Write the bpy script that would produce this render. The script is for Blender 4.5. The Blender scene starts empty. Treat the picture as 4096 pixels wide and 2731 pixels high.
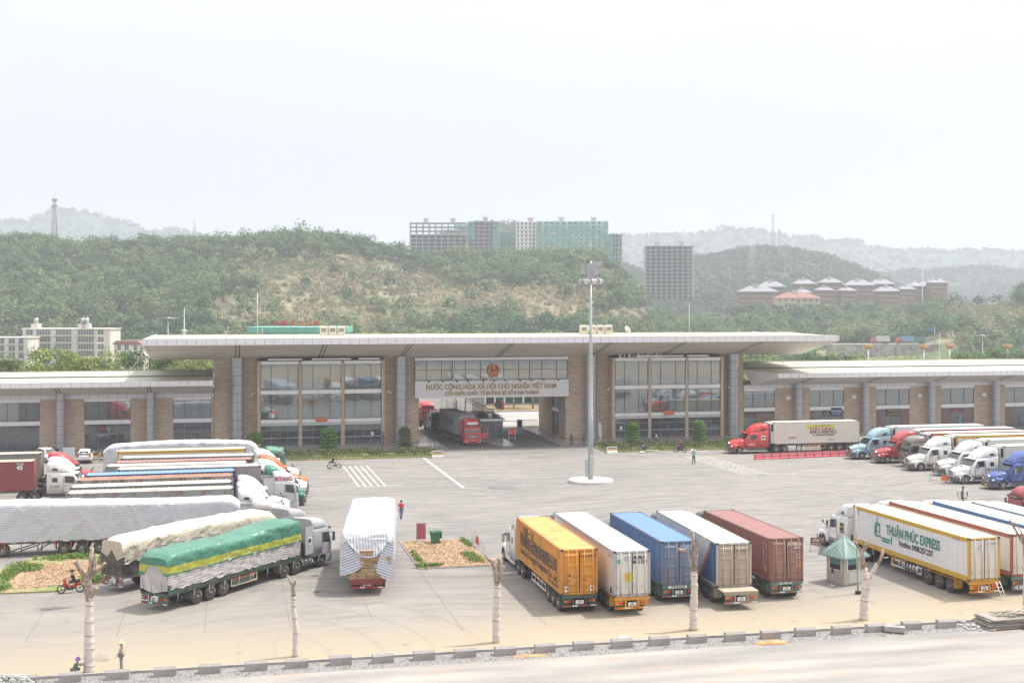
import bpy, bmesh, math, random
import numpy as np
from mathutils import Vector, Matrix
R_ = math.radians
random.seed(7); np.random.seed(7)
SC = bpy.context.scene
COL = SC.collection
# ------------------------------------------------------------------ camera
CAM_H = 19.8; HEAD = 12.7
cd = bpy.data.cameras.new('camera'); cam = bpy.data.objects.new('camera', cd); COL.objects.link(cam)
cd.sensor_width = 36.0; cd.lens = 36.0*5050/4096
cd.shift_y = -140.5/4096
cd.clip_start = 0.5; cd.clip_end = 30000
cam.location = (0, 0, CAM_H); cam.rotation_euler = (R_(90), 0, R_(-HEAD))
SC.camera = cam
# ------------------------------------------------------------------ world / sun
SUNV = Vector((1.95, 0.30, 4.15)).normalized()
w = bpy.data.worlds.new("World"); SC.world = w; w.use_nodes = True
nt = w.node_tree; nt.nodes.clear()
sky = nt.nodes.new('ShaderNodeTexSky'); sky.sky_type = 'NISHITA'; sky.sun_disc = False
sky.sun_elevation = math.asin(SUNV.z); sky.sun_rotation = math.atan2(SUNV.x, SUNV.y)
sky.air_density = 1.0; sky.dust_density = 8.0; sky.ozone_density = 1.0; sky.altitude = 0
hs = nt.nodes.new('ShaderNodeHueSaturation'); hs.inputs['Saturation'].default_value = 0.22
mixs = nt.nodes.new('ShaderNodeMix'); mixs.data_type = 'RGBA'; mixs.inputs[0].default_value = 0.72
mixs.inputs[7].default_value = (5.85, 5.75, 6.05, 1)      # even high overcast veil, in the sky texture's own units
bg = nt.nodes.new('ShaderNodeBackground'); bg.inputs['Strength'].default_value = 0.125
out = nt.nodes.new('ShaderNodeOutputWorld')
# faint uneven veil of cloud
tc = nt.nodes.new('ShaderNodeTexCoord'); mp = nt.nodes.new('ShaderNodeMapping'); mp.inputs['Scale'].default_value = (1, 1, 3.0)
ns = nt.nodes.new('ShaderNodeTexNoise'); ns.inputs['Scale'].default_value = 2.2; ns.inputs['Detail'].default_value = 5
mr = nt.nodes.new('ShaderNodeMapRange'); mr.inputs[1].default_value = .3; mr.inputs[2].default_value = .7
mr.inputs[3].default_value = 0.955; mr.inputs[4].default_value = 1.045
vm = nt.nodes.new('ShaderNodeVectorMath'); vm.operation = 'SCALE'
L = nt.links.new
L(tc.outputs['Generated'], mp.inputs[0]); L(mp.outputs[0], ns.inputs['Vector']); L(ns.outputs[0], mr.inputs[0])
L(sky.outputs[0], hs.inputs['Color']); L(hs.outputs[0], mixs.inputs[6]); L(mixs.outputs[2], vm.inputs[0]); L(mr.outputs[0], vm.inputs['Scale'])
sep = nt.nodes.new('ShaderNodeSeparateXYZ'); L(tc.outputs['Generated'], sep.inputs[0])
gr = nt.nodes.new('ShaderNodeMapRange'); gr.inputs[1].default_value = 0; gr.inputs[2].default_value = .75; gr.inputs[3].default_value = .70; gr.inputs[4].default_value = 1.48
L(sep.outputs[2], gr.inputs[0]); vm2 = nt.nodes.new('ShaderNodeVectorMath'); vm2.operation = 'SCALE'; L(vm.outputs[0], vm2.inputs[0]); L(gr.outputs[0], vm2.inputs['Scale'])
L(vm2.outputs[0], bg.inputs[0]); L(bg.outputs[0], out.inputs[0])
sd = bpy.data.lights.new('sun', 'SUN'); sd.energy = 3.0; sd.angle = R_(1.2); sd.color = (1.0, 0.945, 0.86)
sun = bpy.data.objects.new('sun', sd); COL.objects.link(sun)
sun.rotation_euler = SUNV.to_track_quat('Z', 'Y').to_euler(); sun.location = (40, 80, 120)
SC.view_settings.view_transform = 'Standard'; SC.view_settings.look = 'None'
SC.view_settings.exposure = 0.64; SC.view_settings.gamma = 1.0; SC.view_settings.use_curve_mapping = False
SC.cycles.volume_bounces = 2; SC.cycles.max_bounces = 8; SC.cycles.diffuse_bounces = 5; SC.cycles.glossy_bounces = 3
SC.cycles.transparent_max_bounces = 8
SC.cycles.use_denoising = True
# ------------------------------------------------------------------ projection helpers (where things stand, measured off the photograph)
_th = R_(HEAD); _F = (math.sin(_th), math.cos(_th)); _Rt = (math.cos(_th), -math.sin(_th))
def G(x, y, z=0.0):
    "ground (height z) point seen at photo pixel x, y"
    a = (x-2048)/5050; t = (z-CAM_H)/((1225-y)/5050)
    return Vector((t*(_F[0]+a*_Rt[0]), t*(_F[1]+a*_Rt[1]), z))
def WY(x, y, Y):
    a = (x-2048)/5050; t = Y/(_F[1]+a*_Rt[1])
    return Vector((t*(_F[0]+a*_Rt[0]), Y, CAM_H+t*(1225-y)/5050))
def D(x, y, t):
    "point at depth t along the view direction"
    a = (x-2048)/5050
    return Vector((t*(_F[0]+a*_Rt[0]), t*(_F[1]+a*_Rt[1]), CAM_H+t*(1225-y)/5050))
# ------------------------------------------------------------------ materials
MATS = {}
def _nodes(name):
    m = bpy.data.materials.new(name); m.use_nodes = True; n = m.node_tree.nodes; n.clear()
    o = n.new('ShaderNodeOutputMaterial'); b = n.new('ShaderNodeBsdfPrincipled'); m.node_tree.links.new(b.outputs[0], o.inputs[0])
    return m, n, m.node_tree.links.new, b, o
def mixc(n, l, fac, c1, c2, mode='MIX'):
    x = n.new('ShaderNodeMix'); x.data_type = 'RGBA'; x.blend_type = mode
    for i, v in ((0, fac), (6, c1), (7, c2)):
        if isinstance(v, (int, float)): x.inputs[i].default_value = v
        elif isinstance(v, (tuple, list)): x.inputs[i].default_value = (v[0], v[1], v[2], 1)
        else: l(v, x.inputs[i])
    return x.outputs[2]
def noise(n, l, scale, detail=4, vec=None, rough=.5, sc3=None):
    t = n.new('ShaderNodeTexCoord'); x = n.new('ShaderNodeTexNoise'); x.inputs['Scale'].default_value = scale
    x.inputs['Detail'].default_value = detail; x.inputs['Roughness'].default_value = rough
    src = t.outputs['Object'] if vec is None else vec
    if sc3:
        m = n.new('ShaderNodeMapping'); m.inputs['Scale'].default_value = sc3; l(src, m.inputs[0]); src = m.outputs[0]
    l(src, x.inputs['Vector']); return x.outputs[0]
def ramp(n, l, v, a, b, lo=0.0, hi=1.0):
    r = n.new('ShaderNodeMapRange'); r.inputs[1].default_value = a; r.inputs[2].default_value = b
    r.inputs[3].default_value = lo; r.inputs[4].default_value = hi; l(v, r.inputs[0]); return r.outputs[0]
def math_(n, l, op, a, b=None):
    x = n.new('ShaderNodeMath'); x.operation = op
    for i, v in enumerate((a, b)):
        if v is None: continue
        if isinstance(v, (int, float)): x.inputs[i].default_value = v
        else: l(v, x.inputs[i])
    return x.outputs[0]
def plain(name, col, rough=.6, metal=0.0, dirt=0.12, scale=3.0, dirtcol=None, spec=.5, streak=False):
    "painted or bare surface with an uneven, slightly dirty tone"
    k = (name, tuple(round(c, 3) for c in col))
    if k in MATS: return MATS[k]
    m, n, l, b, o = _nodes(name)
    f = noise(n, l, scale, 5, sc3=(1, 1, .25) if streak else None)
    f = ramp(n, l, f, .38, .72, 0, 1)
    dc = dirtcol or tuple(c*.62+.05 for c in col)
    f2 = math_(n, l, 'MULTIPLY', f, dirt*2.2)
    c = mixc(n, l, f2, col, dc)
    l(c, b.inputs['Base Color']); b.inputs['Roughness'].default_value = rough; b.inputs['Metallic'].default_value = metal
    b.inputs['Specular IOR Level'].default_value = spec
    m.diffuse_color = (*col, 1)
    MATS[k] = m; return m
def paint(col, dirt=.18): return plain('vehicle_paint', col, .32, 0, dirt, 2.2, (.34, .29, .23))
def glassmat(name, col=(.03, .04, .045), rough=.06):
    if name in MATS: return MATS[name]
    m, n, l, b, o = _nodes(name)
    b.inputs['Base Color'].default_value = (*col, 1); b.inputs['Roughness'].default_value = rough
    b.inputs['Specular IOR Level'].default_value = .8; b.inputs['IOR'].default_value = 1.6
    MATS[name] = m; return m
def brickmat():
    m, n, l, b, o = _nodes('brick_facing')
    t = n.new('ShaderNodeTexCoord'); s = n.new('ShaderNodeSeparateXYZ'); l(t.outputs['Object'], s.inputs[0])
    cx = n.new('ShaderNodeCombineXYZ'); l(math_(n, l, 'ADD', s.outputs[0], s.outputs[1]), cx.inputs[0]); l(s.outputs[2], cx.inputs[1])
    br = n.new('ShaderNodeTexBrick'); l(cx.outputs[0], br.inputs['Vector'])
    br.inputs['Scale'].default_value = 1; br.inputs['Brick Width'].default_value = .9; br.inputs['Row Height'].default_value = .2
    br.inputs['Mortar Size'].default_value = .022; br.inputs['Color1'].default_value = (.42, .305, .215, 1)
    br.inputs['Color2'].default_value = (.58, .455, .34, 1); br.inputs['Mortar'].default_value = (.70, .60, .48, 1); br.inputs['Bias'].default_value = -.1
    f = ramp(n, l, noise(n, l, .5, 4), .35, .7, 0, .22)
    l(mixc(n, l, f, br.outputs[0], (.27, .2, .15)), b.inputs['Base Color']); b.inputs['Roughness'].default_value = .85
    return m
def creases(n, l):
    "slack-sheet folds: long sharp ridges over soft billows"
    t = n.new('ShaderNodeTexCoord'); nz = n.new('ShaderNodeTexNoise'); nz.inputs['Scale'].default_value = .5; l(t.outputs['Object'], nz.inputs['Vector'])
    sc = n.new('ShaderNodeVectorMath'); sc.operation = 'SCALE'; sc.inputs['Scale'].default_value = 2.2; l(nz.outputs['Color'], sc.inputs[0])
    ad = n.new('ShaderNodeVectorMath'); ad.operation = 'ADD'; l(sc.outputs[0], ad.inputs[0]); l(t.outputs['Object'], ad.inputs[1])
    mp = n.new('ShaderNodeMapping'); mp.inputs['Scale'].default_value = (.55, .55, .28); mp.inputs['Rotation'].default_value = (.3, .5, 0); l(ad.outputs[0], mp.inputs[0])
    v = n.new('ShaderNodeTexVoronoi'); v.feature = 'DISTANCE_TO_EDGE'; v.inputs['Scale'].default_value = 1.1; l(mp.outputs[0], v.inputs['Vector'])
    r = ramp(n, l, v.outputs['Distance'], 0, .22, 1, 0)
    return math_(n, l, 'ADD', math_(n, l, 'MULTIPLY', r, .55), noise(n, l, 1.1, 5))
def tarp_mat(name, base, stripe, pitch=.16, duty=.5, rough=.38, base2=None):
    "woven striped tarpaulin: stripes run along the sheet (uv.y = metres round the load)"
    k = ('tarp', name)
    if k in MATS: return MATS[k]
    m, n, l, b, o = _nodes(name)
    uv = n.new('ShaderNodeUVMap'); s = n.new('ShaderNodeSeparateXYZ'); l(uv.outputs[0], s.inputs[0])
    nz = noise(n, l, .8, 3); off = math_(n, l, 'MULTIPLY', nz, .09)
    v = math_(n, l, 'ADD', s.outputs[1], off)
    fr = math_(n, l, 'FRACT', math_(n, l, 'DIVIDE', v, pitch))
    st = math_(n, l, 'LESS_THAN', fr, duty)
    st = math_(n, l, 'MULTIPLY', st, ramp(n, l, noise(n, l, 1.3, 4), .3, .7, .55, 1))
    c = mixc(n, l, st, base, stripe)
    if base2: c = mixc(n, l, ramp(n, l, noise(n, l, .35, 3), .45, .65, 0, .5), c, base2)
    l(c, b.inputs['Base Color']); b.inputs['Roughness'].default_value = rough
    bp = n.new('ShaderNodeBump'); bp.inputs['Strength'].default_value = .75; bp.inputs['Distance'].default_value = .14
    l(creases(n, l), bp.inputs['Height']); l(bp.outputs[0], b.inputs['Normal'])
    MATS[k] = m; return m
# ------------------------------------------------------------------ mesh builder
class MB:
    def __init__(s): s.v = []; s.f = []; s.m = []; s.uv = []; s.mats = []; s.sm = []
    def mi(s, mat):
        if mat not in s.mats: s.mats.append(mat)
        return s.mats.index(mat)
    def face(s, idx, mat, uv=None, smooth=False):
        s.f.append(tuple(idx)); s.m.append(s.mi(mat)); s.uv.append(uv); s.sm.append(smooth)
    def quad(s, pts, mat, uv=None):
        b = len(s.v); s.v += [tuple(p) for p in pts]; s.face(range(b, b+len(pts)), mat, uv)
    def box(s, x0, y0, z0, x1, y1, z1, mat, M=None, skip=''):
        P = [(x0,y0,z0),(x1,y0,z0),(x1,y1,z0),(x0,y1,z0),(x0,y0,z1),(x1,y0,z1),(x1,y1,z1),(x0,y1,z1)]
        if M is not None: P = [tuple(M @ Vector(p)) for p in P]
        b = len(s.v); s.v += P
        for k, q in (('b',(0,3,2,1)),('t',(4,5,6,7)),('f',(0,1,5,4)),('r',(1,2,6,5)),('k',(2,3,7,6)),('l',(3,0,4,7))):
            if k not in skip: s.face([b+i for i in q], mat)
        return s
    def tube(s, p, q, r, mat, n=8, r2=None, cap=True, smooth=True):
        p = Vector(p); q = Vector(q); d = (q-p)
        if d.length < 1e-6: return s
        d.normalize(); a = d.orthogonal().normalized(); c = d.cross(a); r2 = r if r2 is None else r2
        b = len(s.v)
        for o, rr in ((p, r), (q, r2)):
            for i in range(n):
                t = 2*math.pi*i/n; s.v.append(tuple(o+a*math.cos(t)*rr+c*math.sin(t)*rr))
        for i in range(n):
            j = (i+1) % n; s.face((b+i, b+j, b+n+j, b+n+i), mat, None, smooth)
        if cap: s.face(range(b+n-1, b-1, -1), mat); s.face(range(b+n, b+2*n), mat)
        return s
    def path(s, pts, rad, mat, n=8):
        "smooth tube through points, radii per point"
        pts = [Vector(p) for p in pts]
        if isinstance(rad, (int, float)): rad = [rad]*len(pts)
        b = len(s.v); ref = None
        for i, p in enumerate(pts):
            d = (pts[min(i+1, len(pts)-1)]-pts[max(i-1, 0)]).normalized()
            if ref is None: ref = d.orthogonal().normalized()
            a = (ref-d*ref.dot(d)).normalized(); ref = a; c = d.cross(a)
            for k in range(n):
                t = 2*math.pi*k/n; s.v.append(tuple(p+a*math.cos(t)*rad[i]+c*math.sin(t)*rad[i]))
        for i in range(len(pts)-1):
            for k in range(n):
                j = (k+1) % n; s.face((b+i*n+k, b+i*n+j, b+(i+1)*n+j, b+(i+1)*n+k), mat, None, True)
        s.face(range(b+n-1, b-1, -1), mat); e = b+(len(pts)-1)*n; s.face(range(e, e+n), mat)
        return s
    def lathe(s, prof, mat, n=24, axis='Z', c=(0,0,0), smooth=True, mats=None):
        "prof: list of (r, h)"
        b = len(s.v)
        for r, h in prof:
            for i in range(n):
                t = 2*math.pi*i/n; x, y = r*math.cos(t), r*math.sin(t)
                v = (x, y, h) if axis == 'Z' else ((x, h, y) if axis == 'Y' else (h, x, y))
                s.v.append((v[0]+c[0], v[1]+c[1], v[2]+c[2]))
        for k in range(len(prof)-1):
            for i in range(n):
                j = (i+1) % n; s.face((b+k*n+i, b+k*n+j, b+(k+1)*n+j, b+(k+1)*n+i), (mats[k] if mats else mat), None, smooth)
        return s
    def prism(s, pts, d0, d1, mat, axis='Y', flat=True):
        "polygon (a,b) extruded along axis between d0 and d1; axis Y: pts are (x,z); X: (y,z); Z: (x,y)"
        def mk(a, b_, d): return (a, d, b_) if axis == 'Y' else ((d, a, b_) if axis == 'X' else (a, b_, d))
        b = len(s.v); n = len(pts)
        s.v += [mk(*p, d0) for p in pts]+[mk(*p, d1) for p in pts]
        s.face(range(b, b+n), mat); s.face(range(b+2*n-1, b+n-1, -1), mat)
        for i in range(n):
            j = (i+1) % n; s.face((b+i, b+n+i, b+n+j, b+j), mat)
        return s
    def loft(s, rings, mat, closed=True, caps=True, smooth=True, uvs=None):
        b = len(s.v); n = len(rings[0])
        for r in rings: s.v += [tuple(p) for p in r]
        for i in range(len(rings)-1):
            for k in range(n if closed else n-1):
                j = (k+1) % n
                uv = None
                if uvs: uv = [uvs[i][k], uvs[i][k+1 if not closed else (k+1)], uvs[i+1][k+1], uvs[i+1][k]]
                s.face((b+i*n+k, b+i*n+j, b+(i+1)*n+j, b+(i+1)*n+k), mat, uv, smooth)
        if caps:
            s.face(range(b+n-1, b-1, -1), mat); e = b+(len(rings)-1)*n; s.face(range(e, e+n), mat)
        return s
    def blob(s, c, r, mat, n=8, m=6):
        c = Vector(c); rx, ry, rz = (r, r, r) if isinstance(r, (int, float)) else r
        b = len(s.v)
        for i in range(1, m):
            p = math.pi*i/m
            for k in range(n):
                t = 2*math.pi*k/n; s.v.append((c.x+rx*math.sin(p)*math.cos(t), c.y+ry*math.sin(p)*math.sin(t), c.z+rz*math.cos(p)))
        s.v += [(c.x, c.y, c.z+rz), (c.x, c.y, c.z-rz)]; T = len(s.v)-2; Bo = T+1
        for i in range(m-2):
            for k in range(n):
                j = (k+1) % n; s.face((b+i*n+k, b+(i+1)*n+k, b+(i+1)*n+j, b+i*n+j), mat, None, True)
        for k in range(n):
            j = (k+1) % n; s.face((b+k, b+j, T), mat, None, True); s.face((b+(m-2)*n+j, b+(m-2)*n+k, Bo), mat, None, True)
        return s
    def mesh(s, me, M, mat):
        b = len(s.v); s.v += [tuple(M @ v.co) for v in me.vertices]
        for p in me.polygons: s.face([b+i for i in p.vertices], mat)
        return s
    def build(s, name, parent=None, loc=None, fix=True):
        me = bpy.data.meshes.new(name); me.from_pydata(s.v, [], s.f)
        for m in s.mats: me.materials.append(m)
        me.polygons.foreach_set('material_index', s.m); me.polygons.foreach_set('use_smooth', s.sm)
        if any(u is not None for u in s.uv):
            ul = me.uv_layers.new(name='UVMap'); flat = []
            for f, u in zip(s.f, s.uv):
                for k in range(len(f)): flat += list(u[k]) if u is not None else [0, 0]
            ul.data.foreach_set('uv', flat)
        if fix:
            bm = bmesh.new(); bm.from_mesh(me); bmesh.ops.recalc_face_normals(bm, faces=bm.faces); bm.to_mesh(me); bm.free()
        me.update()
        o = bpy.data.objects.new(name, me); COL.objects.link(o)
        if parent is not None: o.parent = parent
        if loc is not None: o.location = loc
        return o
def tag(o, label=None, cat=None, group=None, kind=None):
    if label: o['label'] = label
    if cat: o['category'] = cat
    if group: o['group'] = group
    if kind: o['kind'] = kind
    return o
def thing(name, label, cat, loc=(0, 0, 0), rz=0.0, group=None):
    o = bpy.data.objects.new(name, None); COL.objects.link(o); o.location = loc; o.rotation_euler = (0, 0, rz)
    o.empty_display_size = .3
    return tag(o, label, cat, group)
def setting(mb, name): return tag(mb.build(name), kind='structure')
_curve = None
def text_mesh(body, size=1.0, bold=0.0, depth=0.0, align='CENTER', squeeze=1.0, space=1.0):
    c = bpy.data.curves.new('lettering', 'FONT'); c.body = body; c.size = size; c.offset = bold; c.extrude = depth; c.align_x = align; c.align_y = 'CENTER'
    c.space_character = space; c.resolution_u = 3
    o = bpy.data.objects.new('lettering', c); COL.objects.link(o)
    dg = bpy.context.evaluated_depsgraph_get(); dg.update()
    me = bpy.data.meshes.new_from_object(o.evaluated_get(dg)); bpy.data.objects.remove(o); bpy.data.curves.remove(c)
    if squeeze != 1.0: me.transform(Matrix.Diagonal((squeeze, 1, 1, 1)))
    return me
def text(mb, body, size, mat, origin, xdir, ydir, bold=0.0, width=None, depth=0.0, align='CENTER'):
    "lettering laid on a surface: xdir = reading direction, ydir = up"
    me = text_mesh(body, size, bold, depth, align)
    xs = [v.co.x for v in me.vertices]
    k = 1.0
    if width and xs: k = width/max(1e-3, max(xs)-min(xs))
    X = Vector(xdir).normalized(); Y = Vector(ydir).normalized(); Z = X.cross(Y)
    M = Matrix(((X.x*k, Y.x, Z.x, origin[0]), (X.y*k, Y.y, Z.y, origin[1]), (X.z*k, Y.z, Z.z, origin[2]), (0, 0, 0, 1)))
    mb.mesh(me, M, mat); bpy.data.meshes.remove(me)
M_WHITE = plain('white_paint', (.78, .78, .76), .45, 0, .1)
M_BLACK = plain('black_plastic', (.025, .025, .027), .5, 0, .05)
M_DARK = plain('dark_steel', (.06, .065, .07), .5, .3, .2)
M_STEEL = plain('galvanised_steel', (.45, .46, .47), .42, .7, .12)
M_CONC = plain('concrete', (.36, .34, .32), .9, 0, .3, 1.5, (.22, .2, .18))
M_GLASS = glassmat('vehicle_glass')
HAZE = 0.00031
# ------------------------------------------------------------------ ground
def yard_mat():
    m, n, l, b, o = _nodes('yard_paving')
    t = n.new('ShaderNodeTexCoord'); s = n.new('ShaderNodeSeparateXYZ'); l(t.outputs['Object'], s.inputs[0])
    X, Y = s.outputs[0], s.outputs[1]
    # coarse tone
    n1 = noise(n, l, .035, 6); n2 = noise(n, l, .5, 6); n3 = noise(n, l, 6, 3)
    # swept tyre grain: long streaks, bent
    mp = n.new('ShaderNodeMapping'); mp.inputs['Rotation'].default_value = (0, 0, R_(-16)); mp.inputs['Scale'].default_value = (.12, 1.3, 1)
    dn = n.new('ShaderNodeTexNoise'); dn.inputs['Scale'].default_value = .02; l(t.outputs['Object'], dn.inputs['Vector'])
    sc = n.new('ShaderNodeVectorMath'); sc.operation = 'SCALE'; sc.inputs['Scale'].default_value = 30; l(dn.outputs['Color'], sc.inputs[0])
    ad = n.new('ShaderNodeVectorMath'); ad.operation = 'ADD'; l(sc.outputs[0], ad.inputs[0]); l(t.outputs['Object'], ad.inputs[1])
    l(ad.outputs[0], mp.inputs[0])
    st = n.new('ShaderNodeTexNoise'); st.inputs['Scale'].default_value = 1; st.inputs['Detail'].default_value = 7; l(mp.outputs[0], st.inputs['Vector'])
    c = mixc(n, l, ramp(n, l, n1, .38, .62), (.183, .175, .167), (.232, .220, .205))
    c = mixc(n, l, ramp(n, l, st.outputs[0], .45, .75, 0, .55), c, (.33, .31, .28))
    c = mixc(n, l, ramp(n, l, st.outputs[0], .48, .28, 0, .75), c, (.155, .145, .136))
    c = mixc(n, l, ramp(n, l, n2, .5, .8, 0, .35), c, (.34, .29, .24))
    # dusty sand towards the kerb side and the south west
    fy = ramp(n, l, math_(n, l, 'ADD', Y, math_(n, l, 'ADD', math_(n, l, 'MULTIPLY', X, .10), math_(n, l, 'MULTIPLY', n1, 30))), 108, 84)
    c = mixc(n, l, math_(n, l, 'MULTIPLY', fy, .8), c, (.31, .275, .225))
    fz = ramp(n, l, math_(n, l, 'ADD', math_(n, l, 'ADD', Y, math_(n, l, 'MULTIPLY', X, -.06)), math_(n, l, 'MULTIPLY', n1, 14)), 88, 77)
    sand = mixc(n, l, ramp(n, l, st.outputs[0], .3, .7), (.40, .325, .21), (.335, .282, .205))
    c = mixc(n, l, math_(n, l, 'MULTIPLY', fz, .92), c, sand)
    # dark oil spots
    oil = ramp(n, l, noise(n, l, .33, 3, rough=.6), .665, .70, 0, .45)
    c = mixc(n, l, oil, c, (.12, .115, .11))
    # circular tyre marks
    def rings(cx, cy, r0, r1, k):
        vx = math_(n, l, 'SUBTRACT', X, cx); vy = math_(n, l, 'SUBTRACT', Y, cy)
        d = math_(n, l, 'SQRT', math_(n, l, 'ADD', math_(n, l, 'MULTIPLY', vx, vx), math_(n, l, 'MULTIPLY', vy, vy)))
        wv = math_(n, l, 'SINE', math_(n, l, 'MULTIPLY', d, k))
        a = math_(n, l, 'MULTIPLY', ramp(n, l, d, r0, r0+1), ramp(n, l, d, r1, r1-1))
        return math_(n, l, 'MULTIPLY', math_(n, l, 'MULTIPLY', ramp(n, l, wv, .86, .99), a), ramp(n, l, n1, .44, .58, 0, .2))
    for args in ((14, 74, 9, 16, 2.9), (34, 105, 10, 19, 2.3), (30, 134, 7, 12, 3.1), (-4, 72, 8, 20, 2.1), (62, 110, 12, 20, 2.6), (46, 86, 5, 9, 4.1)):
        c = mixc(n, l, rings(*args), c, (.13, .125, .12))
    l(c, b.inputs['Base Color']); b.inputs['Roughness'].default_value = .88
    bp = n.new('ShaderNodeBump'); bp.inputs['Strength'].default_value = .25; bp.inputs['Distance'].default_value = .02; l(n3, bp.inputs['Height']); l(bp.outputs[0], b.inputs['Normal'])
    return m
M_YARD = yard_mat()
def two_tone(name, a, b2, scale, lo=.4, hi=.6, rough=.9, third=None, sc3=None, bump=.3):
    m, n, l, b, o = _nodes(name)
    c = mixc(n, l, ramp(n, l, noise(n, l, scale, 7, rough=.62, sc3=sc3), lo, hi), a, b2)
    if third: c = mixc(n, l, ramp(n, l, noise(n, l, scale*3.1, 5), .56, .7, 0, .8), c, third)
    l(c, b.inputs['Base Color']); b.inputs['Roughness'].default_value = rough
    bp = n.new('ShaderNodeBump'); bp.inputs['Strength'].default_value = bump; bp.inputs['Distance'].default_value = .04
    l(noise(n, l, scale*6, 5), bp.inputs['Height']); l(bp.outputs[0], b.inputs['Normal']); return m
mb = MB(); mb.quad([(-6000, -60, 0), (6000, -60, 0), (6000, 203, 0), (-6000, 203, 0)], M_YARD)
M_FIELD = two_tone('river_bank_soil', (.16, .15, .09), (.1, .13, .06), .02)
for (y0, z0, y1, z1) in ((203, 0, 264, 0), (264, 0, 300, -10), (300, -10, 6600, -10)): mb.quad([(-6000, y0, z0), (6000, y0, z0), (6000, y1, z1), (-6000, y1, z1)], M_FIELD)
setting(mb, 'ground')
# ------------------------------------------------------------------ hills
def prof(pts):
    xs = np.array([p[0] for p in pts], float); ys = np.array([p[1] for p in pts], float)
    return lambda x: np.interp(x, xs, ys)
RID = [  # name, ridge line in photo pixels, depth start, ridge, end, crown height, base height
 ('near', prof([(-600, 950), (0, 950), (100, 935), (150, 940), (260, 962), (310, 985), (360, 968), (560, 960), (700, 965), (800, 955), (1000, 945), (1060, 930), (1130, 922), (1280, 928), (1400, 948), (1480, 962), (1560, 980), (1640, 1000), (1800, 1005), (2000, 1005), (2200, 1005), (2400, 1010), (2480, 1055), (2540, 1150), (2600, 1215), (2700, 1240), (2780, 1250), (2900, 1245), (3200, 1250), (3600, 1248), (3700, 1225), (3760, 1190), (3850, 1180), (3950, 1185), (4096, 1150), (4700, 1100)]), 545, 820, 1250, 8, -11),
 ('mid', prof([(1300, 1200), (1500, 1010), (1800, 915), (1900, 884), (1980, 880), (2080, 884), (2200, 925), (2380, 960), (2460, 1030), (2600, 1090), (2700, 1060), (2780, 1015), (2850, 1007), (2950, 985), (3050, 975), (3150, 980), (3220, 995), (3300, 1008), (3380, 1040), (3450, 1065), (3530, 1100), (3600, 1135), (3750, 1180), (4000, 1220), (4400, 1230)]), 1050, 1650, 2300, 9, -11),
 ('low', prof([(3000, 1225), (3400, 1100), (3560, 1085), (3650, 1075), (3800, 1072), (3900, 1060), (4000, 1065), (4096, 1085), (4600, 1080)]), 1900, 2500, 3200, 8, -11),
 ('far', prof([(-700, 900), (-100, 870), (0, 870), (60, 876), (130, 872), (180, 850), (200, 835), (240, 832), (330, 836), (400, 856), (450, 876), (500, 880), (540, 890), (570, 912), (650, 910), (700, 910), (760, 920), (900, 960), (1400, 1000), (2300, 1000), (2400, 950), (2450, 935), (2600, 934), (2750, 930), (2830, 920), (2900, 904), (2990, 909), (3080, 924), (3150, 940), (3250, 944), (3330, 958), (3400, 955), (3440, 960), (3500, 983), (3560, 995), (3700, 993), (3770, 998), (3830, 1000), (3880, 993), (3950, 989), (4010, 998), (4096, 1004), (4800, 1010)]), 2900, 3700, 4600, 7, -11),
]
_g = np.random.RandomState(3)
_ph = _g.uniform(0, 6.28, (24, 2)); _fr = _g.uniform(.006, .03, (24, 2))*np.where(_g.rand(24, 2) > .5, 1, -1)
def bumps(X, Y):
    r = np.zeros_like(X)
    for i in range(24): r += np.sin(X*_fr[i, 0]+_ph[i, 0])*np.sin(Y*_fr[i, 1]+_ph[i, 1])
    return r/6
def layer_height(k, px, t):
    nm, pf, t0, tr, t1, ch, base = RID[k]
    zr = CAM_H+tr*(1225-pf(px))/5050-ch
    zr = np.maximum(zr, base+1)
    u = np.clip((t-t0)/(tr-t0), 0, 1); v = np.clip((t1-t)/(t1-tr), 0, 1)
    up = u**(.82)*(1-.12*np.sin(u*np.pi)); s = np.where(t < tr, up, v*v*(3-2*v))
    return base+(zr-base)*s
def terrain(px, t):
    a = (px-2048)/5050; X = t*(_F[0]+a*_Rt[0]); Y = t*(_F[1]+a*_Rt[1])
    z = np.maximum.reduce([layer_height(k, px, t) for k in range(4)])
    amp = np.clip((t-545)/150, 0, 1)*np.where(t < 1250, 7.0, 4.0)
    q = bumps(X, Y)
    edge = np.minimum(np.abs(t-820), np.minimum(np.abs(t-1650)*.6, np.minimum(np.abs(t-2500), np.abs(t-3700))*.5))/150  # keep the measured ridge where it is
    return X, Y, z+q*amp*np.clip(edge, 0, 1)
def hill_material():
    m, n, l, b, o = _nodes('hillside_undergrowth')
    c = mixc(n, l, ramp(n, l, noise(n, l, .02, 6), .42, .6), (.09, .12, .05), (.26, .22, .14))
    c = mixc(n, l, ramp(n, l, noise(n, l, .12, 5), .45, .7, 0, .7), c, (.075, .1, .04))
    l(c, b.inputs['Base Color']); b.inputs['Roughness'].default_value = .95; return m
M_HILL = hill_material()
M_HILLFAR = plain('far_slope_undergrowth', (.035, .055, .03), .95, 0, .3, .01)
pxs = np.linspace(-600, 4700, 260); ts = np.sort(np.concatenate([np.linspace(535, 1250, 62), np.linspace(1290, 4650, 60), [820, 1650, 2500, 3700, 3690, 3710]]))
PX, T = np.meshgrid(pxs, ts); X, Y, Z = terrain(PX, T)
mb = MB(); mb.v = [tuple(p) for p in np.stack([X.ravel(), Y.ravel(), Z.ravel()], 1).tolist()]
nc = len(pxs)
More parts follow.
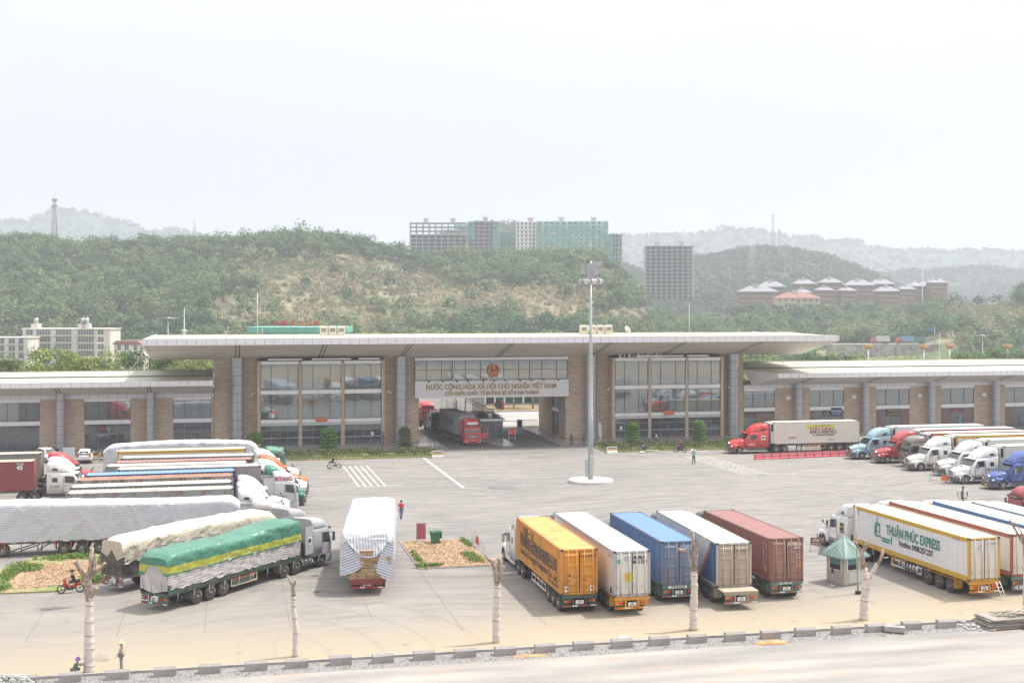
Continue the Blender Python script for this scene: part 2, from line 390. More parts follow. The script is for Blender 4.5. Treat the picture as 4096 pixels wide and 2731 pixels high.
for i in range(len(ts)-1):
    for j in range(nc-1): mb.face((i*nc+j, i*nc+j+1, (i+1)*nc+j+1, (i+1)*nc+j), M_HILL if ts[i] < 900 else M_HILLFAR, None, True)
tag(mb.build('hills', fix=False), 'wooded hills rising one behind the other beyond the roofs', kind='structure')
# ---- foliage: a leaf-clump material that reads its tone from a colour attribute
def leafmat(name='foliage'):
    m, n, l, b, o = _nodes(name)
    a = n.new('ShaderNodeAttribute'); a.attribute_name = 'tone'
    l(a.outputs['Color'], b.inputs['Base Color']); b.inputs['Roughness'].default_value = .8; b.inputs['Specular IOR Level'].default_value = .2
    tr = n.new('ShaderNodeBsdfTranslucent'); l(a.outputs['Color'], tr.inputs[0]); mx = n.new('ShaderNodeMixShader'); mx.inputs[0].default_value = .3
    l(b.outputs[0], mx.inputs[1]); l(tr.outputs[0], mx.inputs[2]); l(mx.outputs[0], o.inputs[0]); return m
M_LEAF = leafmat()
def leaf_cloud(centers, radii, tones, counts, size, name, rng, flat=.75, parent=None, soft=False):
    "many small leaf-clump faces through each crown's volume; centers (N,3) radii (N,3) tones (N,3)"
    N = len(centers); idx = np.repeat(np.arange(N), counts); K = len(idx)
    d = rng.normal(size=(K, 3)); d /= np.linalg.norm(d, axis=1)[:, None]; d[:, 2] = np.where(d[:, 2] < -.35, -d[:, 2], d[:, 2])
    r = rng.uniform(.45, 1.0, K)**.6
    # lobed outline
    ph = rng.uniform(0, 6.28, (N, 3))[idx]; lob = 1+.22*np.sin(3*np.arctan2(d[:, 1], d[:, 0])+ph[:, 0])+.16*np.sin(5*d[:, 2]+ph[:, 1])
    p = centers[idx]+d*(r*lob)[:, None]*radii[idx]
    s = size[idx] if hasattr(size, '__len__') else np.full(K, size); s = s*rng.uniform(.55, 1.3, K)
    nrm = d*(.75 if not soft else 1.3)+rng.normal(size=(K, 3))*(.5 if not soft else .28)+np.array([0, 0, .35]); nrm /= np.linalg.norm(nrm, axis=1)[:, None]
    ref = rng.normal(size=(K, 3)); u = np.cross(nrm, ref); u /= np.linalg.norm(u, axis=1)[:, None]; v = np.cross(nrm, u)
    us = u*s[:, None]; vs = v*(s*rng.uniform(.5, 1, K))[:, None]
    jit = lambda: 1+rng.uniform(-.35, .35, (K, 1))
    V = np.stack([p-us*jit(), p-vs*jit(), p+us*jit(), p+vs*jit()], 1).reshape(-1, 3)
    tn = tones[idx]*(rng.uniform(.62, 1.4, (K, 1)) if not soft else rng.uniform(.86, 1.16, (K, 1)))*(1+rng.uniform(-.12, .12, (K, 3)))
    me = bpy.data.meshes.new(name); me.vertices.add(4*K); me.vertices.foreach_set('co', V.ravel())
    me.loops.add(4*K); me.loops.foreach_set('vertex_index', np.arange(4*K)); me.polygons.add(K)
    me.polygons.foreach_set('loop_start', np.arange(0, 4*K, 4)); me.polygons.foreach_set('loop_total', np.full(K, 4))
    me.materials.append(M_LEAF); me.update()
    at = me.color_attributes.new('tone', 'FLOAT_COLOR', 'POINT')
    cc = np.ones((K, 4, 4)); cc[:, :, :3] = np.clip(tn, 0, 1)[:, None, :]; at.data.foreach_set('color', cc.ravel())
    me.update()
    o = bpy.data.objects.new(name, me); COL.objects.link(o)
    if parent is not None: o.parent = parent
    return o
rg = np.random.RandomState(11)
def scatter(t0, t1, n, x0=-250, x1=4350):
    t = np.sqrt(rg.uniform(t0*t0, t1*t1, n)); px = rg.uniform(x0, x1, n); return px, t
# brown scrub area on the middle slope (photo pixels of the slope)
def scrub(px, t):
    X_, Y_, Z_ = terrain(px, t); y = 1225-5050*(Z_-CAM_H)/t
    f = np.zeros_like(px)
    def ell(cx, cy, rx, ry): return np.clip(1.5-((px-cx)/rx)**2-((y-cy)/ry)**2, 0, 1)
    for e in ((1350, 1120, 420, 75), (1750, 1210, 480, 60), (1450, 1270, 620, 60), (1100, 1230, 250, 60), (2180, 1215, 260, 60), (3950, 1290, 190, 90), (2500, 1290, 600, 30), (2430, 1120, 90, 50)):
        f = np.maximum(f, ell(*e))
    return f
def forest(name, t0, t1, n, rad, per, leaf, seed_tones, label, th=0.0):
    px, t = scatter(t0, t1, n); f = scrub(px, t); keep = (rg.uniform(size=n) > np.clip(f*1.9-.25, 0, .95)) & ~((px > 3250) & (px < 3830) & (t < 640)) & ~((px > 3000) & (px < 3800) & (t > 835))
    px, t, f = px[keep], t[keep], f[keep]
    X_, Y_, Z_ = terrain(px, t); m = len(px)
    r = rg.uniform(rad[0], rad[1], m); R3 = np.stack([r, r, r*rg.uniform(.75, 1.15, m)], 1)
    C = np.stack([X_, Y_, Z_+R3[:, 2]*.75+1.2+th], 1)
    tn = np.array(seed_tones); k = rg.randint(len(tn), size=m)
    # clumps of the same kind stand together
    g = bumps(X_*2.1+300, Y_*2.1); k = np.clip(((g+1.2)/2.4*len(tn)+rg.uniform(-.9, .9, m)).astype(int), 0, len(tn)-1)
    tone = tn[k]*rg.uniform(.86, 1.14, (m, 1))
    o = leaf_cloud(C, R3, tone, np.full(m, per), leaf, name, rg, soft=True)
    tag(o, label, 'trees', kind='stuff'); return o
GREENS = [(.045, .095, .05), (.07, .135, .055), (.105, .175, .07), (.15, .205, .085), (.07, .12, .06), (.19, .215, .10)]
forest('hillside_wood', 552, 850, 3600, (3.2, 7.0), 150, .82, GREENS, 'dense green wood covering the near hillside behind the roofs')
# fringe of crowns along the crest so that it breaks the sky
pxr = np.linspace(-200, 2500, 330)+rg.uniform(-4, 4, 330); tr = 820+rg.uniform(-14, 14, 330)
Xr, Yr, Zr = terrain(pxr, tr); rr = rg.uniform(3.2, 5.6, 330)
tag(leaf_cloud(np.stack([Xr, Yr, Zr+rr*.55+1.5], 1), np.stack([rr, rr, rr*.95], 1), np.array(GREENS)[rg.randint(0, 3, 330)]*rg.uniform(.8, 1.2, (330, 1)), np.full(330, 110), .75, 'crest_wood', rg, soft=True), 'dark row of crowns along the crest of the near hill', 'trees', kind='stuff')
# dry scrub
px, t = scatter(550, 850, 15000); f = scrub(px, t); kp = rg.uniform(size=len(px)) < np.clip(f*1.6, 0, 1); px, t = px[kp], t[kp]
Xs, Ys, Zs = terrain(px, t); m = len(px); rs = rg.uniform(1.0, 2.6, m)
BROWN = np.array([(.24, .20, .12), (.30, .26, .17), (.17, .16, .08), (.12, .14, .06), (.22, .17, .12), (.35, .31, .21)])
g = bumps(Xs*1.7, Ys*1.7+99); kk = np.clip(((g+1)/2*6+rg.uniform(-.9, .9, m)).astype(int), 0, 5)
tag(leaf_cloud(np.stack([Xs, Ys, Zs+rs*.5], 1), np.stack([rs, rs, rs], 1), BROWN[kk]*1.35, np.full(m, 34), .48, 'dry_scrub', rg, soft=True), 'dry brown scrub and reeds on the open middle slope', 'scrub', kind='stuff')
# middle and far hills
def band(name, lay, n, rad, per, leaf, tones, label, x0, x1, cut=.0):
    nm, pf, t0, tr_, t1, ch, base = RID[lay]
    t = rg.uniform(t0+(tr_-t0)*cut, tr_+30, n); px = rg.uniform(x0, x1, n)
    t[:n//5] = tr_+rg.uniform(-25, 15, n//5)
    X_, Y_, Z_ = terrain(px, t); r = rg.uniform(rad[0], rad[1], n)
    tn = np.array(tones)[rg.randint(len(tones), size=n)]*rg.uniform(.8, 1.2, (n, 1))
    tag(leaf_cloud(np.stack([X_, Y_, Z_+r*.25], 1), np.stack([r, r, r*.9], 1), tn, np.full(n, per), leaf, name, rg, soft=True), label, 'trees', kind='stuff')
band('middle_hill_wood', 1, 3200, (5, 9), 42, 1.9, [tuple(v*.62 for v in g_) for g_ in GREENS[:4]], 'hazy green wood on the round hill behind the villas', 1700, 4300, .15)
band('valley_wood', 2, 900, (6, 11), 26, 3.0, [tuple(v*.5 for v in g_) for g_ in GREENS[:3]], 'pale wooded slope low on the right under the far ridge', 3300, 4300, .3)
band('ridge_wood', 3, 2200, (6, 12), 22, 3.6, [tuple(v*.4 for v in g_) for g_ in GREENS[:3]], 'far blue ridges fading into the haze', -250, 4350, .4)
# ------------------------------------------------------------------ haze
mb = MB(); hz = bpy.data.materials.new('haze'); hz.use_nodes = True; n = hz.node_tree.nodes; n.clear()
o_ = n.new('ShaderNodeOutputMaterial'); pv = n.new('ShaderNodeVolumePrincipled'); pv.inputs['Color'].default_value = (.785, .838, .915, 1); pv.inputs['Density'].default_value = HAZE
pv.inputs['Anisotropy'].default_value = .2
hz.node_tree.links.new(pv.outputs[0], o_.inputs['Volume'])
mb.box(-6500, -80, -18, 6500, 6700, 420, hz); hzo = mb.build('haze'); tag(hzo, kind='stuff')
# ------------------------------------------------------------------ customs building
def rel(mb, name, root, **k):
    ox, oy, oz = root.location
    if root.parent is not None:
        p = root.parent.location; ox, oy, oz = ox+p.x, oy+p.y, oz+p.z
    mb.v = [(x-ox, y-oy, z-oz) for x, y, z in mb.v]
    o = mb.build(name, root); 
    for a, b in k.items(): o[a] = b
    return o
M_BRICK = brickmat()
def coated_glass(name, col, refl, rough=.03):
    m, n, l, b, o = _nodes(name)
    f = noise(n, l, .35, 4, sc3=(1, 1, 2.2)); c = mixc(n, l, ramp(n, l, f, .35, .7), col, tuple(x*.55 for x in col))
    # blinds: faint horizontal lines
    t = n.new('ShaderNodeTexCoord'); s = n.new('ShaderNodeSeparateXYZ'); l(t.outputs['Object'], s.inputs[0])
    bl = math_(n, l, 'LESS_THAN', math_(n, l, 'FRACT', math_(n, l, 'DIVIDE', s.outputs[2], .27)), .3)
    c = mixc(n, l, math_(n, l, 'MULTIPLY', bl, ramp(n, l, noise(n, l, .28, 2), .45, .6, 0, .5)), c, tuple(min(1, x*1.7) for x in col))
    l(c, b.inputs['Base Color']); b.inputs['Roughness'].default_value = .3
    g = n.new('ShaderNodeBsdfGlossy'); g.inputs['Roughness'].default_value = rough; g.inputs['Color'].default_value = (.74, .84, .90, 1)
    bp = n.new('ShaderNodeBump'); bp.inputs['Strength'].default_value = .06; bp.inputs['Distance'].default_value = .04
    l(noise(n, l, .55, 2), bp.inputs['Height']); l(bp.outputs[0], g.inputs['Normal'])
    mx = n.new('ShaderNodeMixShader'); mx.inputs[0].default_value = refl; l(b.outputs[0], mx.inputs[1]); l(g.outputs[0], mx.inputs[2]); l(mx.outputs[0], o.inputs[0])
    return m
M_GU = coated_glass('upper_window_glass', (.12, .13, .122), .27)
M_GD = coated_glass('ground_floor_glass', (.045, .05, .06), .13)
M_ALU = plain('grey_aluminium_band', (.84, .84, .86), .4, .2, .12, 2)
M_FRAME = plain('black_window_frame', (.035, .035, .038), .45, 0, .05)
M_FRAMEG = plain('grey_door_frame', (.25, .26, .28), .4, .4, .05)
def soffit_mat(name, axis=0, pitch=.3, col=(.80, .745, .68)):
    m, n, l, b, o = _nodes(name)
    t = n.new('ShaderNodeTexCoord'); s = n.new('ShaderNodeSeparateXYZ'); l(t.outputs['Object'], s.inputs[0])
    f = math_(n, l, 'LESS_THAN', math_(n, l, 'FRACT', math_(n, l, 'DIVIDE', s.outputs[axis], pitch)), .14)
    c = mixc(n, l, ramp(n, l, noise(n, l, .12, 5, sc3=(1, 3, 1)), .35, .65, 0, .35), col, (.36, .32, .28))
    c = mixc(n, l, math_(n, l, 'MULTIPLY', f, .45), c, (.2, .18, .16)); l(c, b.inputs['Base Color']); b.inputs['Roughness'].default_value = .5
    return m
M_SOF = soffit_mat('soffit_cladding')
def fascia_mat():
    m, n, l, b, o = _nodes('fascia_panels')
    t = n.new('ShaderNodeTexCoord'); s = n.new('ShaderNodeSeparateXYZ'); l(t.outputs['Object'], s.inputs[0])
    f = math_(n, l, 'LESS_THAN', math_(n, l, 'FRACT', math_(n, l, 'DIVIDE', math_(n, l, 'ADD', s.outputs[0], s.outputs[1]), 1.26)), .035)
    c = mixc(n, l, ramp(n, l, noise(n, l, .8, 4), .4, .7, 0, .3), (.74, .74, .77), (.62, .61, .62)); c = mixc(n, l, f, c, (.2, .2, .2))
    l(c, b.inputs['Base Color']); b.inputs['Roughness'].default_value = .35; return m
M_FASC = fascia_mat()
M_STRIP = plain('dark_soffit_strip', (.10, .10, .105), .5, 0, .05)
def roofmat(name, a, b2, pitch=.5):
    m, n, l, b, o = _nodes(name)
    t = n.new('ShaderNodeTexCoord'); s = n.new('ShaderNodeSeparateXYZ'); l(t.outputs['Object'], s.inputs[0])
    f = math_(n, l, 'LESS_THAN', math_(n, l, 'FRACT', math_(n, l, 'DIVIDE', s.outputs[0], pitch)), .2)
    c = mixc(n, l, ramp(n, l, noise(n, l, .1, 6, sc3=(1, .4, 1)), .42, .62), a, b2); c = mixc(n, l, math_(n, l, 'MULTIPLY', f, .55), c, tuple(x*.5 for x in a))
    l(c, b.inputs['Base Color']); b.inputs['Roughness'].default_value = .55; return m
M_ROOF = roofmat('ribbed_roof_sheet', (.50, .50, .38), (.40, .41, .33))
M_ROOFM = roofmat('cream_roof_sheet', (.62, .57, .42), (.55, .52, .42), .6)
M_TILE = two_tone('platform_tiles', (.33, .30, .28), (.26, .235, .22), .6, rough=.22, bump=.02)
M_IN = plain('dark_interior', (.05, .05, .055), .8, 0, .05)
M_WALLG = plain('grey_render', (.42, .39, .36), .8, 0, .1)
def window(root, x0, x1, z0, z1, Y, splits, glass=M_GU, hs=(), fr=.07, fm=None, name='window', stripe=None, doors=None, rollers=False):
    fm = fm or M_FRAME
    g = MB(); g.box(x0, Y, z0, x1, Y+.08, z1, glass)
    win = rel(g, name, root)
    f = MB(); y0, y1 = Y-.06, Y-.003
    f.box(x0, y0, z0, x0+fr, y1, z1, fm).box(x1-fr, y0, z0, x1, y1, z1, fm).box(x0+fr, y0, z0, x1-fr, y1, z0+fr, fm).box(x0+fr, y0, z1-fr, x1-fr, y1, z1, fm)
    for s in splits: xm = x0+(x1-x0)*s; f.box(xm-fr/2, y0+.006, z0+fr, xm+fr/2, y1, z1-fr, fm)
    for h in hs: f.box(x0+fr, y0+.012, z0+(z1-z0)*h-fr/2, x1-fr, y1, z0+(z1-z0)*h+fr/2, fm)
    if stripe:
        f.box(x0+fr, y0-.02, stripe, x1-fr, y0-.004, stripe+.05, M_WHITE).box(x0+fr, y0-.02, stripe-.06, x1-fr, y0-.004, stripe, plain('blue_line', (.03, .04, .2), .5))
    if rollers:
        f.box(x0+fr, y0+.02, z1-.36, x1-fr, y1-.01, z1-fr, plain('pale_roller_blind', (.55, .6, .56), .6))
    o = f.build('frame'); o.parent = win
    rx = root.location; o.data.transform(Matrix.Translation((-rx.x, -rx.y, -rx.z)))
    if doors:
        for d in doors:
            xm = x0+(x1-x0)*d; h = MB()
            for sx in (-.14, .14): h.tube((xm+sx-rx.x, Y-.16-rx.y, .75), (xm+sx-rx.x, Y-.16-rx.y, 2.05), .028, M_STEEL, 6)
            h.build('door_handle', win)
    return win
def column(root, X, Yc, r, z1, z0=.15, ring=1.24, seam=True):
    mb = MB(); mb.lathe([(r, z0), (r, z1)], M_COL, 32, c=(X, Yc, 0)); z = z0+ring
    while z < z1-.2: mb.lathe([(r+.004, z-.02), (r+.004, z+.02)], M_FRAME, 32, c=(X, Yc, 0)); z += ring
    if seam:
        for a in (-90, -30, -150): 
            x, y = X+(r+.002)*math.cos(R_(a)), Yc+(r+.002)*math.sin(R_(a)); mb.tube((x, y, z0), (x, y, z1), .014, M_FRAME, 4, cap=False)
    return rel(mb, 'column', root)
M_COL = plain('column_cladding', (.46, .47, .49), .33, .35, .1, .8)
YF = 182.3; YB = 180.3
main = thing('border_gate_building', 'wide three storey brick and glass customs hall with flat overhanging roof above the truck gateway', 'building', (38, 182.3, 0))
mb = MB()
# brick walls: left hall, right hall, gate piers
mb.box(-1.83, YF, 0, 4.05, 199, 12.4, M_BRICK).box(21.96, YF, 0, 27.2, 199, 12.4, M_BRICK)
mb.box(4.05, YB+.25, 0, 4.47, 199, 12.1, M_BRICK).box(21.54, YB+.25, 0, 21.96, 199, 12.1, M_BRICK).box(4.47, YB+.5, 0, 21.54, 198.9, 12.4, M_IN); rel(mb, 'wall', main)
mb = MB(); mb.box(49.3, YF, 0, 55.93, 186.5, 12.4, M_BRICK).box(49.3, 190.6, 0, 55.93, 199, 12.4, M_BRICK).box(49.3, 186.5, 3.7, 55.93, 190.6, 4.2, M_ALU)
mb.box(73.61, YF, 0, 77.63, 199, 12.4, M_BRICK)
# bays
for a, b in ((55.93, 73.61),):
    mb.box(a, YB+.25, 0, a+.42, 199, 12.1, M_BRICK).box(b-.42, YB+.25, 0, b, 199, 12.1, M_BRICK)
    mb.box(a+.42, YB+.5, 0, b-.42, 198.9, 12.4, M_IN)
rel(mb, 'wall', main)
for a, b, c, d_ in ((49.42, 186.5, 190.6, .15), ):
    pass
for z0, z1 in ((.15, 3.7), (4.2, 6.6)):   # windows in the side of the passage
    mb = MB(); mb.box(49.5, 186.5, z0, 49.6, 190.6, z1, M_GD)
    for y in (186.5, 187.8, 189.2, 190.5): mb.box(49.42, y, z0, 49.5, y+.09, z1, M_FRAME)
    rel(mb, 'window', main)
SP = (.28, .72)
for a, b, sgn in ((4.05, 21.96, 1), (55.93, 73.61, 0)):
    wd = (b-a)/3.0
    for i in range(3):
        xa = a+i*wd+(.5 if i == 0 else .25); xb = a+(i+1)*wd-(.5 if i == 2 else .25)
        if i == 1: xa, xb = a+wd+.22, a+2*wd-.22
        for z0, z1 in ((11.6, 12.1), (7.42, 8.02), (3.38, 3.9)): mb = MB(); mb.box(xa, YB, z0, xb, YB+.3, z1, M_ALU); mb.box(xa, YB-.05, z1-.08, xb, YB, z1, M_WHITE); rel(mb, 'spandrel_band', main)
        window(main, xa, xb, 8.02, 11.6, YB+.1, SP)
        window(main, xa, xb, 3.9, 7.42, YB+.1, SP)
        window(main, xa, xb, .15, 3.38, YB+.1, SP, M_GD, hs=(.68,), fr=.06, fm=M_FRAMEG, stripe=1.25, doors=(.5,), rollers=True)
    for i in range(4):
        x = a+i*wd; w0, w1 = (x, x+.47) if i == 0 else ((x-.47, x) if i == 3 else (x-.23, x+.23))
        mb = MB(); mb.box(w0, YB-.06, .15, w1, YB+.24, 12.08, M_BRICK)
        rel(mb, 'pilaster', main)
        mb = MB(); mb.tube((w0+.1, YB-.1, .2 if i in (0, 3) else 7.5), (w0+.1, YB-.1, 12), .045, M_WHITE, 6)
        rel(mb, 'pipe', main)
# upper storey over the gateway
mb = MB(); mb.box(27.2, 182.0, 6.44, 49.3, 199, 12.4, M_WALLG); mb.box(26.5, 181.5, 11.93, 49.5, 182.3, 12.32, M_ALU); rel(mb, 'upper_storey', main)
for i in range(4):
    xa = 26.5+i*5.76; xb = xa+5.62
    window(main, xa, xb, 9.0, 11.93, 181.7, (.3, .7), hs=(.52,), fr=.08)
mb = MB()
for i in range(1, 4): x = 26.5+i*5.76-.13; mb.box(x, 181.55, 9.0, x+.13, 181.9, 11.93, M_WHITE)
rel(mb, 'mullion', main)
mb = MB(); mb.box(26.5, 181.4, 6.44, 49.52, 182.0, 8.98, plain('white_name_board', (.76, .76, .78), .4, 0, .06)); nb = rel(mb, 'name_board', main)
GOLD = plain('gold_lettering', (.42, .30, .12), .4, .2, .25)
mb = MB()
text(mb, 'NƯỚC CỘNG HÒA XÃ HỘI CHỦ NGHĨA VIỆT NAM', .98, GOLD, (WY(1600+963/2.613, 1300+638/2.613, 181.3).x, 181.36, 8.02), (1, 0, 0), (0, 0, 1), .03, width=19.5, depth=.06)
text(mb, 'CỬA KHẨU QUỐC TẾ ĐƯỜNG BỘ SỐ II KIM THÀNH', .70, GOLD, (WY(1600+966/2.613, 1300+702/2.613, 181.3).x, 181.36, 7.08), (1, 0, 0), (0, 0, 1), .022, width=14.0, depth=.06)
o = mb.build('lettering', None); o.data.transform(Matrix.Translation((-38, -182.3, 0))); o.parent = nb
for x in (297, 447, 592, 708, 867, 980, 1098, 1252, 1370, 1500, 1652):
    p = WY(1600+x/2.613, 1300+585/2.613, 181.0); mb = MB(); mb.box(p.x-.13, 180.75, 8.82, p.x+.13, 180.9, 9.04, M_BLACK).tube((p.x, 180.9, 8.95), (p.x, 181.4, 9.02), .03, M_BLACK, 5)
    rel(mb, 'floodlight', main)
# roof
XL, XR = -10.9, 88.2
mb = MB(); F1 = [(XL, 171.5, 14.7), (XR, 171.5, 14.7), (87.2, 182.2, 12.36), (-10.2, 182.2, 12.36)]
mb.quad(F1[::-1], M_SOF)
mb.quad([(-10.2, 182.2, 12.36), (87.2, 182.2, 12.36), (87.2, 199, 12.42), (-10.2, 199, 12.42)][::-1], M_SOF)
mb.quad([(XL, 171.5, 14.7), (-10.2, 182.2, 12.36), (-10.2, 199, 12.42), (XL, 203, 14.7)], M_SOF)
mb.quad([(XR, 171.5, 14.7), (XR, 203, 14.7), (87.2, 199, 12.42), (87.2, 182.2, 12.36)], M_SOF)
mb.quad([(-10.2, 199, 12.42), (87.2, 199, 12.42), (XR, 203, 14.7), (XL, 203, 14.7)], M_SOF)
rel(mb, 'soffit', main)
mb = MB(); mb.box(XL, 171.38, 14.68, XR, 171.62, 15.46, M_FASC).box(XL-.02, 171.62, 14.68, XL+.2, 203, 15.46, M_FASC).box(XR-.2, 171.62, 14.68, XR+.02, 203, 15.46, M_FASC)
mb.box(XL, 171.36, 15.46, XR, 171.7, 15.50, M_WHITE)
rel(mb, 'fascia', main)
mb = MB(); mb.quad([(XL+.2, 171.7, 15.40), (XR-.2, 171.7, 15.40), (XR-.2, 188, 15.62), (XL+.2, 188, 15.62)], M_ROOFM)
mb.quad([(XL+.2, 188, 15.62), (XR-.2, 188, 15.62), (XR-.2, 203, 15.35), (XL+.2, 203, 15.35)], M_ROOFM)
for k in range(26): x = XL+2+k*3.8; mb.box(x, 187.6, 15.6, x+2.6, 188.2, 15.72, M_ROOFM)
mb.box(XL+.2, 171.72, 15.41, XR-.2, 172.1, 15.56, M_ROOFM)
rel(mb, 'roof', main)
mb = MB()
for X in (1.34, 12.9, 24.5, 38.8, 53.2, 64.3, 76.0):
    mb = MB()
    for dx in (-.32, .16):
        a, b = X+dx, X+dx+.17; mb.quad([(a, 171.75, 14.625), (b, 171.75, 14.625), (b, 182.1, 12.36), (a, 182.1, 12.36)][::-1], M_STRIP)
    rel(mb, 'soffit_strip', main)
for X in (1.34, 24.4, 52.9, 75.6): column(main, X, 181.3, .85, 12.6)
for a, b in ((5.5, 10.2), (11.6, 17.1), (18.2, 21.2), (59.5, 67.0), (67.6, 71.0)): mb = MB(); mb.box(a, 179.75, 12.25, b, 180.05, 12.46, M_ALU); rel(mb, 'cable_tray', main)
# ---- wings
def wing(name, label, x0, x1, wins, cols, fx, fxw, ridgeY, ridgeZ, splits=(.3, .7)):
    r = thing(name, label, 'building', ((x0+x1)/2, YF, 0))
    mb = MB(); cur = x0
    for a, b in wins:
        if a > cur: mb.box(cur, YF, 0, a, 186, 7.1, M_BRICK)
        cur = b
    if cur < x1: mb.box(cur, YF, 0, x1, 186, 7.1, M_BRICK)
    mb.box(x0, 186, 0, x1, 200, 7.4, M_BRICK)
    for a, b in wins: mb.box(a, YF+.6, 0, b, 186, 7.1, M_IN)
    rel(mb, 'wall', r)
    mb = MB(); mb.box(x0, YF-.25, 7.1, x1, 186.0, 7.62, M_FASC)
    rel(mb, 'cornice', r)
    for a, b in wins:
        for za, zb_ in ((6.68, 7.09), (3.56, 4.13)): mb = MB(); mb.box(a, YF-.05, za, b, YF+.5, zb_, M_ALU); rel(mb, 'spandrel_band', r)
    for k, (a, b) in enumerate(wins):
        window(r, a, b, 4.13, 6.68, YF+.12, splits)
        window(r, a, b, .1, 3.56, YF+.12, splits, M_GD, hs=(.62,), fr=.07, fm=M_FRAMEG, doors=(.5,))
    for X in cols: column(r, X, 181.2, .6, 8.0, .1, 1.15, False)
    # canopy
    (fa, fb) = fx; (wa, wb) = fxw
    mb = MB(); Y0 = 176.2
    mb.quad([(fa, Y0, 9.05), (fb, Y0, 9.05), (wb, YF-.25, 7.62), (wa, YF-.25, 7.62)][::-1], M_SOF); rel(mb, 'soffit', r)
    mb = MB(); mb.box(fa, Y0-.1, 9.03, fb, Y0+.1, 9.72, M_FASC)
    if wa != fa:   # slanting return at the open end
        mb.quad([(fa, Y0-.1, 9.72), (fa, Y0-.1, 9.03), (wa, YF-.25, 7.62), (wa-1.2, YF, 10.0)], M_ALU)
    rel(mb, 'fascia', r)
    mb = MB(); q = (ridgeY-Y0)*.45+Y0; zq = 9.66+(ridgeZ-9.66)*.42
    mb.quad([(fa-.0, Y0+.1, 9.66), (fb, Y0+.1, 9.66), (fb, q, zq), (wa-1.3 if wa != fa else fa, q, zq)], M_ROOF)
    xa = wa-1.3 if wa != fa else fa
    mb.quad([(xa, q, zq), (fb, q, zq), (fb, q, zq+.16), (xa, q, zq+.16)], M_STRIP)
    mb.quad([(xa, q, zq+.16), (fb, q, zq+.16), (fb, ridgeY, ridgeZ), (xa, ridgeY, ridgeZ)], M_ROOF)
    mb.quad([(xa, ridgeY, ridgeZ), (fb, ridgeY, ridgeZ), (fb, 203, 9.7), (xa, 203, 9.7)], M_ROOF)
    mb.box(xa, ridgeY-.15, ridgeZ-.02, fb, ridgeY+.15, ridgeZ+.1, M_ROOF)
    rel(mb, 'roof', r)
    mb = MB()
    for X in cols:
        mb = MB()
        for dx in (-.3, .12):
            a, b = X+dx, X+dx+.16; mb.quad([(a, Y0+.15, 8.99), (b, Y0+.15, 8.99), (b, YF-.4, 7.63), (a, YF-.4, 7.63)][::-1], M_STRIP)
        rel(mb, 'soffit_strip', r)
    return r
wl = wing('office_wing', 'low brick office wing with ribbed roof joining the left end of the gate building', -56, -1.9,
    [(-54.6, -48.6), (-42.8, -36.8), (-31.0, -25.0), (-19.2, -13.1), (-7.4, -2.2)], [-45.8, -34.0, -22.2, -10.4], (-56, -1.95), (-56, -1.95), 192, 10.35)
wr = wing('office_wing', 'low brick office wing with curtained shop windows at the right end of the gate building', 77.7, 146,
    [(77.8, 82.9), (88.8, 94.6), (100.2, 106.0), (111.6, 117.5), (123.1, 129.0), (134.6, 140.4)], [86.4, 97.8, 109.3, 120.8, 132.3, 143.7], (80.7, 146), (79.0, 146), 193, 10.7)
CURT = plain('dusky_pink_curtain', (.26, .17, .15), .8, 0, .2, 6)
for a, b in ((88.9, 89.9), (100.4, 101.5), (104.6, 105.9), (111.8, 113.2), (115.6, 117.3), (79.8, 82.7), (123.2, 124.4)):
    k = int((b-a)/.13); mb = MB()
    for i in range(k): x = a+i*.13; mb.box(x, YF+.02+(i % 2)*.03, .6, x+.13, YF+.05+(i % 2)*.03, 3.3, CURT)
    rel(mb, 'curtain', wr)
for X in (84.9, 96.0, 107.4, 118.9): mb = MB(); mb.box(X-.35, 181.6, 5.35, X+.35, 182.28, 5.85, M_ALU).box(X-.3, 181.55, 5.42, X+.3, 181.6, 5.78, M_WHITE); rel(mb, 'wall_lamp', wr)
# the little signs on the glass and walls
def sign(name, label, x, y, z, wd, ht, col, lines, face=-1, group=None, edge=None, depth=.06, cat='sign'):
    r = thing(name, label, cat, (x, y, z), 0, group)
    mb = MB(); mb.box(-wd/2, -depth, -ht/2, wd/2, 0, ht/2, plain('sign_face', col, .45, 0, .04)); 
    if edge: e = .04; mb.box(-wd/2-e, -depth+.01, -ht/2-e, wd/2+e, -.005, ht/2+e, edge)
    mb.build('board', r)
    if lines:
        mb = MB()
        for s, size, dz, c, wl_ in lines: text(mb, s, size, plain('sign_ink', c, .5, 0, 0), (0, -depth-.006, dz), (1, 0, 0), (0, 0, 1), size*.03, width=wl_)
        mb.build('lettering', r)
    return r
YEL = (.75, .55, .12); RED = (.62, .035, .04)
sign('exit_sign', 'red plate with gold lettering over the centre doors of the left hall', 12.98, YB-.08, 3.78, 1.62, .52, RED, [('XUẤT CẢNH', .34, .08, YEL, 1.3), ('EXIT', .16, -.16, YEL, .4)])
sign('exit_sign', 'red plate with gold lettering over the centre doors of the right hall', 64.8, YB-.08, 3.78, 1.62, .52, RED, [('XUẤT CẢNH', .34, .08, YEL, 1.3), ('EXIT', .16, -.16, YEL, .4)])
sign('office_sign', 'dark blue plate of white lettering on the first window of the right wing', 93.3, YF-.0, 3.25, 1.95, 1.3, (.02, .02, .15), [('ĐẠI LÝ HẢI QUAN', .42, .1, (.8, .8, .8), 1.75), ('KHAI THUÊ HẢI QUAN', .16, -.3, (.8, .8, .8), 1.5)])
